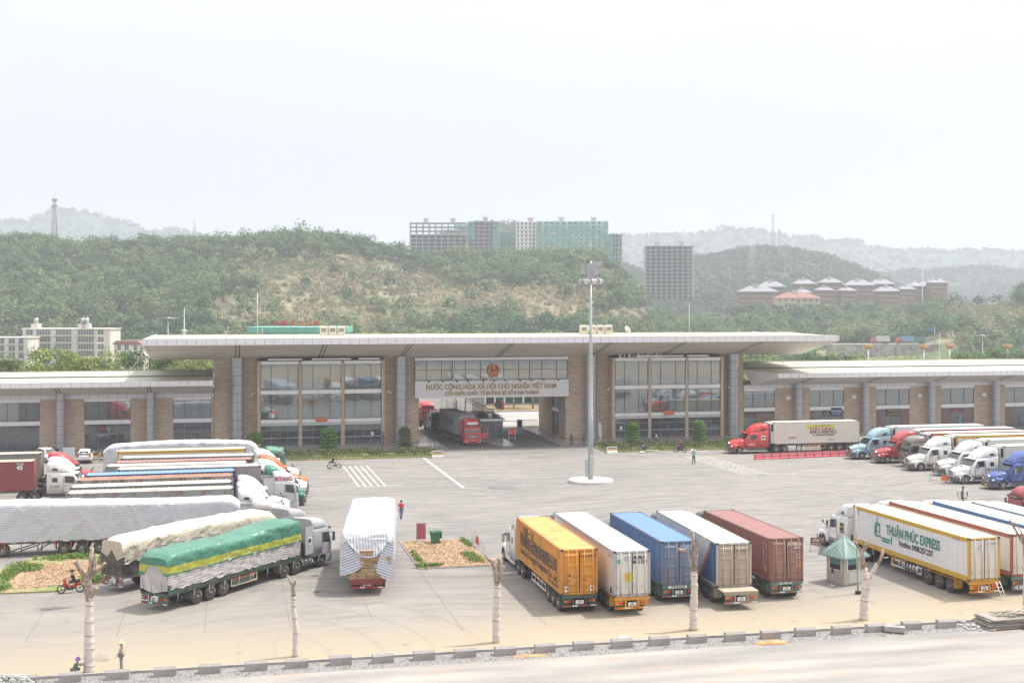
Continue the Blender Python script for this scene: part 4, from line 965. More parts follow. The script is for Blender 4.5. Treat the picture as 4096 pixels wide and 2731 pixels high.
def flat_cab(root, xb, col, roofcol=None, high=True, letters=(), front_text=None, deflect=True, plate=True, dark=False, steer=1.1, drives=(-1.9, -3.25), depth=2.35, door_open=False, rim='dusty'):
    "flat-fronted tractor"
    pm = paint(col); rm = paint(roofcol) if roofcol else pm; X = lambda v: xb+v*depth/2.35
    b = MB(); b.loft([ring(X(0), 1.2, .95, 2.7, 2.95, 1.15), ring(X(.1), 1.24, .95, 2.7, 3.0, 1.16), ring(X(1.9), 1.24, .95, 2.6, 2.98, 1.14), ring(X(2.12), 1.22, .6, 2.2, 2.75, 1.12), ring(X(2.3), 1.17, .5, 1.7, 1.85, 1.1, .06), ring(X(2.35), 1.12, .5, 1.5, 1.62, 1.08, .04)], pm)
    b.build('cab', root)
    zt = 3.75 if high else 3.25
    f = MB(); f.loft([ring(X(.0), 1.12, 2.9, zt-.4, zt-.02, .92), ring(X(.3), 1.14, 2.9, zt-.35, zt, .94), ring(X(1.35), 1.14, 2.9, zt-.4, zt-.1, .9), ring(X(1.85), 1.1, 2.88, 3.1, zt-.35, .85), ring(X(2.06), 1.06, 2.84, 2.95, 3.08, .84, .06)], rm); f.build('roof_fairing', root)
    ws = MB(); ws.loft([[(X(1.98), y, z) for y, z in ((-1.05, 2.72), (1.05, 2.72))], [(X(2.3), y, z) for y, z in ((-1.1, 1.86), (1.1, 1.86))]], M_GLASS, closed=False, caps=False, smooth=False); ws.v = [(x+.05, y, z+.03) for x, y, z in ws.v]; ws.build('windscreen', root, fix=False)
    vs = MB(); vs.box(X(2.02), -1.1, 2.76, X(2.3), 1.1, 2.92, M_BLACK if not front_text else M_BLACK); vs.build('sun_visor', root)
    g = MB(); g.box(X(2.35), -.75, 1.1, X(2.35)+.03, .75, 1.5, M_DARK)
    for k in range(3): g.box(X(2.35)+.03, -.72, 1.14+k*.12, X(2.35)+.045, .72, 1.19+k*.12, M_CHROME if not dark else M_DARK)
    if not dark: g.prism([(.1*math.cos(t*.3927), 1.3+.1*math.sin(t*.3927)) for t in range(16)], X(2.35)+.045, X(2.35)+.06, M_CHROME, 'X')
    g.build('grille', root)
    bu = MB(); bu.loft([[(X(1.75), s_*1.24, z) for s_, z in ((-1, .35), (-1, .92), (1, .92), (1, .35))], [(X(2.25), s_*1.22, z) for s_, z in ((-1, .32), (-1, .92), (1, .92), (1, .32))], [(X(2.42), s_*1.0, z) for s_, z in ((-1, .32), (-1, .86), (1, .86), (1, .32))]], pm, smooth=False)
    bu.box(X(2.42), -.5, .42, X(2.42)+.015, .5, .62, M_BLACK)
    if plate: bu.box(X(2.42)+.01, -.24, .68, X(2.42)+.03, .24, .82, M_PLATEY)
    bu.build('bumper', root)
    for s in (-1, 1):
        h = MB(); h.box(X(2.3), s*.98-.14, .6, X(2.42), s*.98+.14, .86, M_LAMPW); h.build('headlight', root)
        w = MB(); yy = s*1.248; w.prism([(X(1.1), 1.95), (X(2.02), 1.8), (X(1.86), 2.6), (X(1.1), 2.66)], yy-.006*s, yy+.006*s, M_GLASS); w.build('side_window', root)
        d = MB(); yy = s*1.244
        d.box(X(1.04), yy-.004, 1.02, X(2.06), yy+.004, 1.75, pm).box(X(1.0), yy-.004, .98, X(1.04), yy+.001, 2.7, M_GREYF).box(X(1.04), yy-.004, .98, X(2.06), yy+.001, 1.02, M_GREYF).box(X(2.06), yy-.004, .98, X(2.09), yy+.001, 1.8, M_GREYF)
        d.box(X(1.08), yy-.01, 1.5, X(1.22), yy+.02, 1.56, M_BLACK); d.build('door', root)
        st = MB(); st.box(X(1.5), s*1.2-.08, .45, X(2.2), s*1.2, .93, pm)
        xs = xb+steer
        for t0 in range(8):
            a0, a1 = math.pi*t0/8, math.pi*(t0+1)/8
            i = len(st.v); st.v += [(xs+r*math.cos(a), yy_, .5+r*math.sin(a)) for a in (a0, a1) for r in (.55, .62) for yy_ in (s*.8, s*1.25)]
            st.face((i+2, i+3, i+7, i+6), M_BLACK); st.face((i+1, i+5, i+7, i+3), pm)
        st.build('wheel_arch', root)
        if deflect:
            q = MB(); q.box(xb-.95, s*1.2-.03, 1.25, xb-.02, s*1.2+.03, 3.3 if high else 2.9, rm)
            for k in range(4): q.box(xb-.85, s*1.23-.004, 2.2+k*.2, xb-.15, s*1.23+.008, 2.3+k*.2, rm)
            q.build('side_deflector', root)
        tk = MB(); tk.box(xb-1.35, s*.7, .45, xb-.1, s*1.15, .95, M_GREYF)
        for k in range(3): tk.tube((xb-1.2+k*.42, s*1.15, .75), (xb-1.2+k*.42, s*1.22, .75), .14, M_CHROME, 10)
        tk.build('fuel_tank', root)
    mirrors(root, X(2.2), 1.45, 2.25)
    ch = MB(); ch.box(xb+drives[1]-.6, -.45, .7, X(2.0), .45, .95, M_DARK).box(xb-.9, -.5, .95, xb-.3, .5, 2.0, M_DARK).box(xb+drives[1]-.1, -.5, .95, xb+drives[0]+.4, .5, 1.18, M_DARK)
    for s in (-1, 1): ch.box(xb+drives[1]-.62, s*.92-.3, 1.03, xb+drives[0]+.6, s*.92+.3, 1.06, M_GREYF).box(xb+drives[1]-.64, s*.92-.3, .45, xb+drives[1]-.6, s*.92+.3, 1.03, M_GREYF)
    ch.build('tractor_frame', root)
    if letters or front_text:
        t = MB()
        for body_, size, s, xx, zz, cl, wd in letters: text(t, body_, size, plain('marking_ink', cl, .5, 0, 0), (X(xx), s*(1.165 if zz > 3 else 1.256), zz), (-s, 0, 0), (0, 0, 1), size*.03, width=wd)
        if front_text: text(t, front_text[0], .16, plain('marking_ink', front_text[1], .5, 0, 0), (X(2.305), 0, 2.84), (0, 1, 0), (0, 0, 1), .006)
        t.build('lettering', root)
    if door_open:
        d = MB(); M = Matrix.Translation((X(2.05), door_open*1.26, 0)) @ Matrix.Rotation(R_(door_open*-15), 4, 'Z')
        d.box(-.05, 0, 1.0, .03, door_open*1.0, 1.75, pm, M).box(-.05, 0, 2.5, .03, door_open*1.0, 2.6, pm, M).box(-.05, 0, 1.75, .03, door_open*.08, 2.5, pm, M).box(-.05, door_open*.9, 1.75, .03, door_open*1.0, 2.5, pm, M).box(-.02, door_open*.08, 1.75, 0, door_open*.9, 2.5, M_GLASS, M)
        d.build('open_door', root)
    tractor_wheels(root, (xb+drives[0], xb+drives[1]), xb+steer, rim)
def tarp(root, x0, x1, W, zb, zt, mat, rng_, name='tarpaulin', shoulder=.28, rough=.05, ends=.35, bulge=.0, topcurve=None, nx=44, zbot=None, droop=.12):
    "wrinkled sheet over a load, lofted in cross-sections; uv.y = metres round the load"
    rings, uvs = [], []; prof_n = 9
    ph = rng_.uniform(0, 6.28, (10,)); fr_ = rng_.uniform(.8, 5.5, (10,))
    def wob(a, b): return sum(math.sin(a*fr_[i]+b*fr_[(i+3) % 10]+ph[i]) for i in range(10))/4
    for i in range(nx+1):
        u = i/nx; x = x0+(x1-x0)*u; d = min(u, 1-u)*(x1-x0)
        e = 1-(max(0, 1-d/ends))**2 if d < ends else 1.0
        tz = (topcurve(u) if topcurve else 0); top = zb+(zt-zb+tz)*(.80+.20*e); w = W*(.90+.10*e)
        r, uv = [], []; acc = 0; prev = None
        P = [(-w, zb)]+[(-w-bulge*math.sin(math.pi*k/7), zb+(top-shoulder-zb)*k/7) for k in range(1, 8)]
        P += [(-w+shoulder*(1-math.cos(a)), top-shoulder+shoulder*math.sin(a)) for a in (R_(30), R_(60), R_(90))]
        P += [(-w+shoulder+(2*w-2*shoulder)*k/6, top+.05*math.sin(math.pi*k/6)) for k in range(1, 6)]
        P += [(w-shoulder+shoulder*math.sin(a), top-shoulder+shoulder*math.cos(a)) for a in (0, R_(30), R_(60))]
        P += [(w+bulge*math.sin(math.pi*k/7), zb+(top-shoulder-zb)*k/7) for k in range(7, 0, -1)]+[(w, zb)]
        for k, (y, z) in enumerate(P):
            edge = k in (0, len(P)-1)
            dw = rough*wob(x*1.3+(k*.35), k*.6+x*.4); dz = rough*.8*wob(x*.9+7, k*.9)
            if edge: dz = droop*wob(x*2.2, k)*.6
            y2 = y+(dw if abs(y) > w*.8 else dw*.3); z2 = z+dz
            if prev: acc += math.hypot(y-prev[0], z-prev[1])
            prev = (y, z); r.append((x+rough*wob(z*3, y+5)*.4, y2, z2)); uv.append((x, acc))
        rings.append(r); uvs.append(uv)
    mb = MB(); mb.loft(rings, mat, closed=False, caps=False, uvs=uvs)
    for rr, xx in ((rings[0], -1), (rings[-1], 1)):
        n = len(rr); b = len(mb.v); mb.v += rr
        for k in range(n//2-1):
            q = (b+k, b+k+1, b+n-2-k, b+n-1-k); mb.face(q, mat, [(uvs[0][j-b][0], rr[j-b][2]+abs(rr[j-b][1])) for j in q], True)
    return mb.build(name, root)
rt = random.Random(5)
def truck(label, x, y, h, group=None, cat='truck', name='container_truck'): return thing(name, label, cat, (x, y, 0), R_(h), group)
CREAM = (.66, .58, .46); WHT = (.74, .74, .71); WCAB = (.74, .74, .73)
GA = 'container trucks backed up in the middle row facing the gate'
# --- middle row, facing away
t = truck('white long-nosed tractor with orange yellow container covered in black lettering', 22.19, 78.6, 90, GA)
BK = (.02, .02, .02)
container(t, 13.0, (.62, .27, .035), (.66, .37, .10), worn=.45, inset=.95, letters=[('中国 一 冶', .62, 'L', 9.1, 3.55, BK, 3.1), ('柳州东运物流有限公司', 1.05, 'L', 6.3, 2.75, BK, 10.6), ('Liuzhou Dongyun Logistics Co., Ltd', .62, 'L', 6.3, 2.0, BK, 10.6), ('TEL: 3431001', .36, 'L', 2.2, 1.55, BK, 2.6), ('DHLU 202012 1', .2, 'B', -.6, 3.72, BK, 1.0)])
mb = MB()
for s in (-.82, .86): mb.box(-.06, s-.14, 1.42, -.045, s+.14, 1.78, M_WHITE).box(-.07, s-.09, 1.55, -.06, s+.09, 1.67, M_LAMPR)
for k in range(4): mb.box(-.065, -.95+k*.55, 2.12, -.05, -.75+k*.55, 2.17, M_LAMPR if k % 2 else M_WHITE)
mb.box(-.065, .62, 2.25, -.05, .84, 2.6, M_STEEL); mb.build('sticker', t)
chassis(t, 13.0, M_GREENF, (.95, 2.25, 3.55), guardcol=(.65, .6, .55), platetext=('15R', '111.17'), bumpmat=M_GREENF)
bonnet_cab(t, 13.55, WCAB, letters=[], bumper=paint(WCAB))
t = truck('dark cab with long white refrigerated container marked CAUTION HIGH TRAILER on its doors', 25.32, 77.3, 89.4, GA)
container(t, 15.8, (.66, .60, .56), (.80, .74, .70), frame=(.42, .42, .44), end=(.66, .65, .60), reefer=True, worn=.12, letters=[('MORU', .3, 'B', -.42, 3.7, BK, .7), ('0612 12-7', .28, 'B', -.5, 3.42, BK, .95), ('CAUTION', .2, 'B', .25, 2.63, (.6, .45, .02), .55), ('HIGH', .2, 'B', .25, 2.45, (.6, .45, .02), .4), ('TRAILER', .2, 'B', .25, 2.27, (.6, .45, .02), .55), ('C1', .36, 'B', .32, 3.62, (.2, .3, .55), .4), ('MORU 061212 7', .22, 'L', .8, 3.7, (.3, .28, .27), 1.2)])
mb = MB(); mb.box(-.055, .02, 2.18, -.045, .5, 2.72, plain('yellow_sticker', (.75, .55, .05), .5, 0, 0)); mb.box(-.055, .72, 3.35, -.045, 1.0, 3.62, plain('teal_sticker', (.1, .4, .3), .5, 0, 0)); mb.box(.5, 1.19, 1.35, .8, 1.225, 1.75, M_BLACK); mb.build('sticker', t)
chassis(t, 15.8, M_YELF, (1.6, 2.9, 4.2), guard=False, platetext=('77R', '033.55'), rim='dusty')
flat_cab(t, 16.5, (.07, .075, .08), high=True)
t = truck('green cab with blue corrugated container and grey blue doors in the middle row', 29.42, 79.8, 89.2, GA)
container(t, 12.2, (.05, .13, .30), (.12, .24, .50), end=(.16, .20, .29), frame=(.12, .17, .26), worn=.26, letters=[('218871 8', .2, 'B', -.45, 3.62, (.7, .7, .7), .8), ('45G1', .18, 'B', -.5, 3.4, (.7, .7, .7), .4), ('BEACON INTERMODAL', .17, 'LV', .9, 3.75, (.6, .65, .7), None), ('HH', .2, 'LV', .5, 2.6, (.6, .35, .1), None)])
chassis(t, 12.2, M_TEALF, (1.3, 2.6), guard=False, platetext=('15R', '064.30'), rim='dusty')
mb = MB(); text(mb, '15R-064.30', .2, M_BLACK, (-.035, .1, 1.09), (0, -1, 0), (0, 0, 1), .005, width=1.0); mb.box(-.03, -.55, 1.0, -.022, .75, 1.18, M_PLATE); mb.build('bumper_lettering', t)
flat_cab(t, 13.0, (.10, .20, .17), high=False)
t = truck('white roofed container with blue yellow and red zigzag end and dusty tan doors', 32.78, 78.45, 87.7, GA)
container(t, 13.6, (.62, .64, .64), (.84, .82, .80), end=(.42, .35, .27), frame=(.45, .42, .38), worn=.04, doorstyle=True, inset=.0, letters=[('CGXU 202203 1', .19, 'B', -.55, 3.6, (.25, .2, .15), 1.1), ('CRONOS CHINA LTD', .17, 'LV', .75, 3.55, (.7, .7, .7), None)])
mb = MB(); bl, ye, re = (container_mat(c, .04) for c in ((.045, .10, .22), (.60, .32, .05), (.38, .05, .05)))
cols = 13
for k in range(cols):
    xk = .16+k*.28; stair = 1.4+(1.0*(k-5) if False else 0)
    zt_ = 4.0 if k < 4 else 4.0-(k-3)*.31
    if zt_ <= 1.5: break
    y = 1.225; mb.box(xk, y, 1.38, xk+.28, y+.012, zt_-(.5 if k >= 4 else 0), bl)
    if k >= 4: mb.box(xk, y, max(1.38, zt_-.5), xk+.28, y+.012, zt_-.25, re); mb.box(xk, y, max(1.38, zt_-.25), xk+.28, y+.012, zt_+.12, ye)
mb.build('painted_stripes', t)
chassis(t, 13.6, M_TANF, (1.2, 2.5), guard=False, tail=1.35, platetext=('15R', '101.71'), rim='dusty')
mb = MB(); mb.box(-1.35, -1.2, 1.12, -.12, 1.2, 1.22, plain('dusty_tan_deck', (.45, .37, .28), .8, 0, .2)); text(mb, 'KAILE', .18, M_BLACK, (-1.36, .95, .72), (0, -1, 0), (0, 0, 1), .005); mb.build('tail_deck', t)
flat_cab(t, 14.2, (.14, .13, .20), high=True)
t = truck('black cab with maroon corrugated container numbered 2025520 on its dusty doors', 36.9, 79.25, 89.9, GA)
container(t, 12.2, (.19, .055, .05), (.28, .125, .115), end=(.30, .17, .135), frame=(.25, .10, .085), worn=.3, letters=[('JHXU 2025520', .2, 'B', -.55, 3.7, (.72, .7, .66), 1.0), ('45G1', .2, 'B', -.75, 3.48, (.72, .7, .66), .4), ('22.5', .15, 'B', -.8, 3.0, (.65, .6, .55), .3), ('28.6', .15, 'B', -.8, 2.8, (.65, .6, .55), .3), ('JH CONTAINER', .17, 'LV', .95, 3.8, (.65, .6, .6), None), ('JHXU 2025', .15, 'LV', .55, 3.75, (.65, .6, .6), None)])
mb = MB(); mb.box(-.055, -1.0, 2.1, -.045, -.68, 2.45, plain('ochre_sticker', (.5, .3, .08), .5, 0, .1)); mb.box(.55, 1.226, 1.8, .75, 1.235, 2.2, M_YELF); mb.build('sticker', t)
chassis(t, 12.2, M_TEALF, (1.2, 2.5), guard=False, platetext=('15R', '091.05'), rim='dusty')
mb = MB(); text(mb, '15R-091.05', .19, M_PLATE, (-.03, .1, 1.1), (0, -1, 0), (0, 0, 1), .005, width=1.0); mb.build('bumper_lettering', t)
flat_cab(t, 13.0, (.03, .03, .035), high=True)
# --- right row, facing away
GB = 'container trucks with coloured frames parked at the right edge'
t = truck('white long-nosed tractor with yellow framed white container lettered in green and black', 50.05, 76.45, 92.3, GB)
GRN = (.01, .22, .17); YF_ = (.56, .34, .03)
container(t, 15.0, (.70, .70, .71), (.74, .66, .55), frame=YF_, end=(.70, .63, .56), reefer=True, worn=.14, letters=[('THUẬN PHÚC EXPRESS', .98, 'L', 6.75, 2.98, GRN, 6.9), ('Hotline: 0908.257.257', .56, 'L', 6.3, 2.28, BK, 4.3), ('SKRU 8500008', .17, 'B', -.6, 3.7, (.3, .3, .3), .9), ('C', .5, 'B', .35, 3.45, (.35, .5, .6), .3), ('SKRU 8500008', .18, 'L', 1.4, 3.85, (.3, .3, .3), .9), ('C', .5, 'L', 14.2, 3.7, (.2, .35, .6), .4)])
mb = MB(); lx = 11.3  # little truck logo on the side
gm = plain('logo_green', GRN, .5, 0, 0)
def L_(x0, z0, x1, z1): mb.box(lx-x1, 1.226, z0, lx-x0, 1.236, z1, gm)
L_(-.55, 2.4, -.3, 3.1); L_(-.3, 3.1, .15, 3.2); L_(-.5, 3.2, .2, 3.3); L_(.12, 2.5, .2, 3.25); L_(-.45, 2.62, .1, 2.68); L_(-.2, 3.3, -.14, 3.75)
L_(-.5, 2.28, .3, 2.4); L_(.35, 2.22, 1.7, 2.34); L_(.5, 2.02, .9, 2.16); L_(1.0, 2.02, 1.5, 2.16); L_(1.75, 2.0, 1.85, 2.6)
for k in range(3): L_(-.5, 2.75+k*.12, -.2, 2.8+k*.12)
mb.build('logo', t)
chassis(t, 15.0, M_YELF, (2.2, 3.55, 4.9), guardcol=(.62, .62, .62), platetext=('50R', '008.93'), rim='dusty')
mb = MB(); mb.tube((5.9, 1.0, .8), (8.1, 1.0, .8), .3, M_STEEL, 14)
for k in range(4): mb.box(6.3+k*.4, .69, .5, 6.34+k*.4, 1.31, 1.11, M_BLACK)
mb.build('fuel_tank', t)
mb = MB()
for s in (-1.12, -.82): mb.tube((-.1, s, 1.15), (-.75, s, .2), .025, M_WHITE, 5)
for k in range(4): mb.tube((-.16-k*.17, -1.12, 1.02-k*.24), (-.16-k*.17, -.82, 1.02-k*.24), .02, M_WHITE, 5)
mb.build('ladder', t)
bonnet_cab(t, 15.9, (.76, .77, .78), bumper=plain('grey_bumper', (.09, .095, .1), .5, 0, .1), letters=[('61C-172', .16, 1, .8, 2.75, (.4, .25, .1))])
mb = MB(); mb.box(15.9+.52, 1.243, 1.62, 15.9+1.12, 1.256, 2.42, M_BLACK); text(mb, '✦✦', .35, plain('marking_ink', (.7, .4, .05), .5, 0, 0), (15.9+.82, 1.262, 2.12), (-1, 0, 0), (0, 0, 1), .01, width=.5); text(mb, 'HANH', .18, plain('marking_ink', (.7, .4, .05), .5, 0, 0), (15.9+.82, 1.262, 1.76), (-1, 0, 0), (0, 0, 1), .01, width=.45); mb.build('door_sticker', t)
t = truck('brick red framed white container with cream roof beside the yellow framed one', 53.75, 77.15, 92.3, GB)
container(t, 15.3, (.66, .62, .55), (.74, .66, .55), frame=(.36, .09, .05), end=(.66, .62, .55), reefer=True, worn=.14, letters=[('SKRU 2', .2, 'L', 1.9, 3.8, (.3, .3, .3), .7)])
chassis(t, 15.3, M_TEALF, (1.8, 3.1, 4.4), guard=False, platetext=('51R', '017.22'))
mb = MB(); mb.box(-.06, -1.18, .28, -.03, 1.18, .68, M_GREYF); text(mb, '◁ EXPRESS ▷', .32, M_WHITE, (-.07, 0, .47), (0, -1, 0), (0, 0, 1), .01, width=2.0); mb.build('rear_flap', t)
bonnet_cab(t, 16.1, WCAB)
t = truck('blue framed white container with cream roof, third from the kiosk', 56.95, 77.9, 91.2, GB)
container(t, 13.9, (.7, .7, .68), (.74, .66, .55), frame=(.06, .2, .42), end=(.66, .62, .55), reefer=True, worn=.14)
chassis(t, 13.9, M_GREENF, (1.6, 2.9, 4.2), guard=False); bonnet_cab(t, 14.7, WCAB)
t = truck('grey framed white container with cream roof at the far end of the right row', 60.1, 77.2, 92.6, GB)
container(t, 13.6, (.7, .7, .68), (.72, .64, .52), frame=(.30, .36, .40), end=(.66, .62, .55), reefer=True, worn=.18)
chassis(t, 13.6, M_GREYF, (1.6, 2.9, 4.2), guard=False); bonnet_cab(t, 14.4, WCAB)
# --- left row, facing right
GC = 'container trucks packed side by side on the left facing right'
def left(label, x, y, h, L, col, roof, cab, cabkind='bonnet', frame=None, worn=.25, gap=.5, hgt=2.9, reefer=False, letters=(), z0=1.22, end=None, cabl=(), **k):
    t = truck(label, x, y, h, GC); container(t, L, col, roof, frame=frame, worn=worn, h=hgt, reefer=reefer, letters=letters, end=end, z0=z0)
    chassis(t, L, M_GREYF, (1.6, 2.9, 4.2), guard=False)
    if cabkind == 'bonnet': bonnet_cab(t, L+gap, cab, length=k.get('length', 5.1), letters=cabl)
    elif cabkind == 'flat': flat_cab(t, L+gap, cab, letters=cabl, **{q: v for q, v in k.items() if q != 'length'})
    return t
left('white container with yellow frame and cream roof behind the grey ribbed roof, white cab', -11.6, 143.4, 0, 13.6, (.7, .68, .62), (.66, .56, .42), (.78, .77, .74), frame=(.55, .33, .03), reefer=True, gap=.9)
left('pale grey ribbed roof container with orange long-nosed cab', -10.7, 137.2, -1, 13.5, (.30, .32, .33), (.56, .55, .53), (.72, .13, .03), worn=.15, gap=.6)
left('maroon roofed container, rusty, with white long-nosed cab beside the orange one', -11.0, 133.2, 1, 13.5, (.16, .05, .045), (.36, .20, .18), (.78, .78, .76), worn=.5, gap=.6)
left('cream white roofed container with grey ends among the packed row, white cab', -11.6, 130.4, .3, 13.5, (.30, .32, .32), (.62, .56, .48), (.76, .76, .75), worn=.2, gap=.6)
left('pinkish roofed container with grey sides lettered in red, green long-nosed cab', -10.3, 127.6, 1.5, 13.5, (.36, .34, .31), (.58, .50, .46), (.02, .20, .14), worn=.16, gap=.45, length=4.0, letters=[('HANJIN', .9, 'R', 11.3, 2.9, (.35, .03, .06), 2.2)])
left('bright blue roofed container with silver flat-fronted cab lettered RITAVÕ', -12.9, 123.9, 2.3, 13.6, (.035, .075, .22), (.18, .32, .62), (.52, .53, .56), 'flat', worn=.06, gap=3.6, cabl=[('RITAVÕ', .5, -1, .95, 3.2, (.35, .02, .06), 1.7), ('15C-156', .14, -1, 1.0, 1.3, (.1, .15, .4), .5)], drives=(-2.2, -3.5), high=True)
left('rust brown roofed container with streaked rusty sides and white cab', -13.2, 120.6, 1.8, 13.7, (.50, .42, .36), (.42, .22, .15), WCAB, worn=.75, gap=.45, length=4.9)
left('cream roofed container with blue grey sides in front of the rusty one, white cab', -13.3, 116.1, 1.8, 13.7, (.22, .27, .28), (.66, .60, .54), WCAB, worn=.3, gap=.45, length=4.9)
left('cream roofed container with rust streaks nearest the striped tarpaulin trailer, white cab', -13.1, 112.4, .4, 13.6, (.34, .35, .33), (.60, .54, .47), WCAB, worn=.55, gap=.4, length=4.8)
# far left pair and a third cab
t = truck('dark red container numbered 45 with dusty white long-nosed cab', -32.8, 136.5, 0, GC)
container(t, 13.7, (.26, .06, .06), (.55, .38, .27), worn=.2, letters=[('45', .62, 'R', 12.35, 3.52, (.8, .78, .75), .62), ('HIGH CUBE', .17, 'R', 12.35, 3.92, (.8, .78, .75), .75)])
chassis(t, 13.7, M_TANF, (1.6, 2.9, 4.2), guard=False); bonnet_cab(t, 14.9, (.70, .68, .64), length=5.4, letters=[('15C-156.09', .2, -1, .8, 1.5, (.1, .1, .2))])
t = truck('grey container with rust patched cream roof and red long-nosed cab at far left', -33.2, 145.0, 0, GC)
container(t, 13.6, (.26, .26, .25), (.60, .45, .34), worn=.35, h=2.75); chassis(t, 13.6, M_GREYF, (1.6, 2.9, 4.2), guard=False); bonnet_cab(t, 14.3, (.55, .02, .03), length=5.4)
t = truck('white long-nosed tractor standing alone between the red cab and the dusty white cab', -18.9, 140.3, 0, GC, name='tractor_unit'); bonnet_cab(t, .6, (.78, .76, .73), length=5.4)
# tarpaulin loads
rw = np.random.RandomState(4)
T_STR = tarp_mat('striped_tarpaulin', (.60, .61, .64), (.30, .31, .35), .17, .42)
T_STR2 = tarp_mat('blue_striped_tarpaulin', (.66, .67, .69), (.26, .29, .36), .15, .42)
t = truck('low trailer under a long white tarpaulin with thin stripes beside the planted strip, green cab', -13.8, 151.6, .8, GC, name='tarpaulin_truck')
tarp(t, 0, 17.3, 1.28, .9, 4.35, T_STR2, rw, shoulder=.3, topcurve=lambda u: -.5+.35*math.sin(u*3), ends=1.2); chassis(t, 17, M_GREYF, (2, 3.3, 4.6), guard=False); flat_cab(t, 18.2, (.10, .28, .20), high=False)
t = truck('long trailer under a grey and white striped tarpaulin, red straps and a silver cab', -18.9, 107.2, -.2, GC, name='tarpaulin_truck')
T_BIG = tarp_mat('grey_striped_tarpaulin', (.62, .63, .66), (.40, .41, .46), .17, .42)
tarp(t, -.5, 19.9, 1.3, 1.18, 4.35, T_BIG, rw, shoulder=.32, topcurve=lambda u: -.22+.12*math.sin(u*5+1), ends=1.0, nx=70, rough=.035)
chassis(t, 19.6, M_GREYF, (6.2, 7.55, 8.9), guard=False, flat=True); flat_cab(t, 20.9, (.40, .42, .44), roofcol=(.52, .51, .50), high=True)
mb = MB()
for k in range(16): x = .5+k*1.25; mb.box(x-.04, -1.31, .78-(k % 3)*.12, x+.04, -1.27, 1.16, plain('orange_strap', (.55, .12, .03), .7))
for k in range(20): x = .3+k*.98; mb.box(x, -1.29, 1.12, x+.3, -1.262, 1.18, M_LAMPR if k % 2 else M_WHITE)
mb.build('strap', t)
mb = MB()
for a, b in (((2.2, .45), (4.2, 1.05)), ((2.9, .45), (4.4, .95)), ((4.2, .4), (4.25, 1.1)), ((4.3, .5), (5.3, 1.1)), ((4.5, .4), (4.55, 1.1))): mb.tube((a[0], -1.1, a[1]), (b[0], -1.1, b[1]), .05, M_DARK, 5)
mb.build('brace', t); wheel(t, 1.6, -.92, .5, True, 'steel'); wheel(t, .3, -.92, .5, True, 'steel')
# beige tarpaulin lorry
T_BEI = tarp_mat('beige_tarpaulin', (.62, .58, .49), (.48, .41, .28), .19, .35, base2=(.68, .65, .58))
t = truck('flatbed trailer under a beige tarpaulin with black cloth skirt, between the striped and green loads', -7.8, 91.6, 40.6, None, name='tarpaulin_truck')
L = 14.2
M_BT = plain('black_tarpaulin', (.035, .035, .037), .35, 0, .3, 1.5, (.16, .14, .10))
tarp(t, .05, L-.05, 1.2, 1.15, 2.5, M_BT, rw, 'black_tarpaulin', ends=.2, rough=.06)
tarp(t, .0, L, 1.29, 2.1, 3.75, T_BEI, rw, ends=1.0, topcurve=lambda u: -.12+.3*min(1, u*2.2), shoulder=.4, rough=.07, droop=.3)
mb = MB(); mb.loft([[(-.06, -1.18, 1.2), (-.06, 1.18, 1.2), (-.1, 1.2, 2.6), (-.08, .5, 2.3), (-.1, 0, 2.9), (-.08, -.5, 2.2), (-.1, -1.2, 2.5)], [(.2, -1.18, 1.2), (.2, 1.18, 1.2), (.2, 1.2, 2.6), (.2, .5, 2.3), (.2, 0, 2.9), (.2, -.5, 2.2), (.2, -1.2, 2.5)]], M_BT, smooth=False)
mb.build('rear_skirt', t)
mb = MB(); mb.quad([(-.03, -1.24, 2.5), (-.03, 1.24, 2.5), (-.03, 1.1, 3.4), (-.03, .9, 3.55), (-.03, -.9, 3.55), (-.03, -1.1, 3.4)], T_BEI); mb.build('rear_sheet', t)
mb = MB(); ink = plain('marking_ink', (.10, .12, .2), .6, 0, .2)
for k in range(8): x = 1.3+k*1.62; zz = 2.72+.15*min(1, k/3); text(mb, '博鸿篷布', .34, ink, (x, -1.47, zz), (1, 0, 0), (0, -.1, 1), .012, width=1.0); text(mb, '专业·耐用', .16, ink, (x, -1.46, zz-.28), (1, 0, 0), (0, -.1, 1), .003, width=.75)
mb.build('lettering', t)
chassis(t, L, M_GREYF, (2.9, 4.2, 5.5), guard=False, flat=True, platetext=('15R', '106.28')); mb = MB()
for k in range(5): mb.box(-.05, -1.1+k*.46, 1.02, -.03, -.88+k*.46, 1.08, M_LAMPR if k % 2 else M_WHITE)
mb.build('reflector', t); flat_cab(t, L+1.4, (.30, .31, .34), roofcol=(.34, .35, .38), high=True, steer=1.1, drives=(-2.05, -3.4))
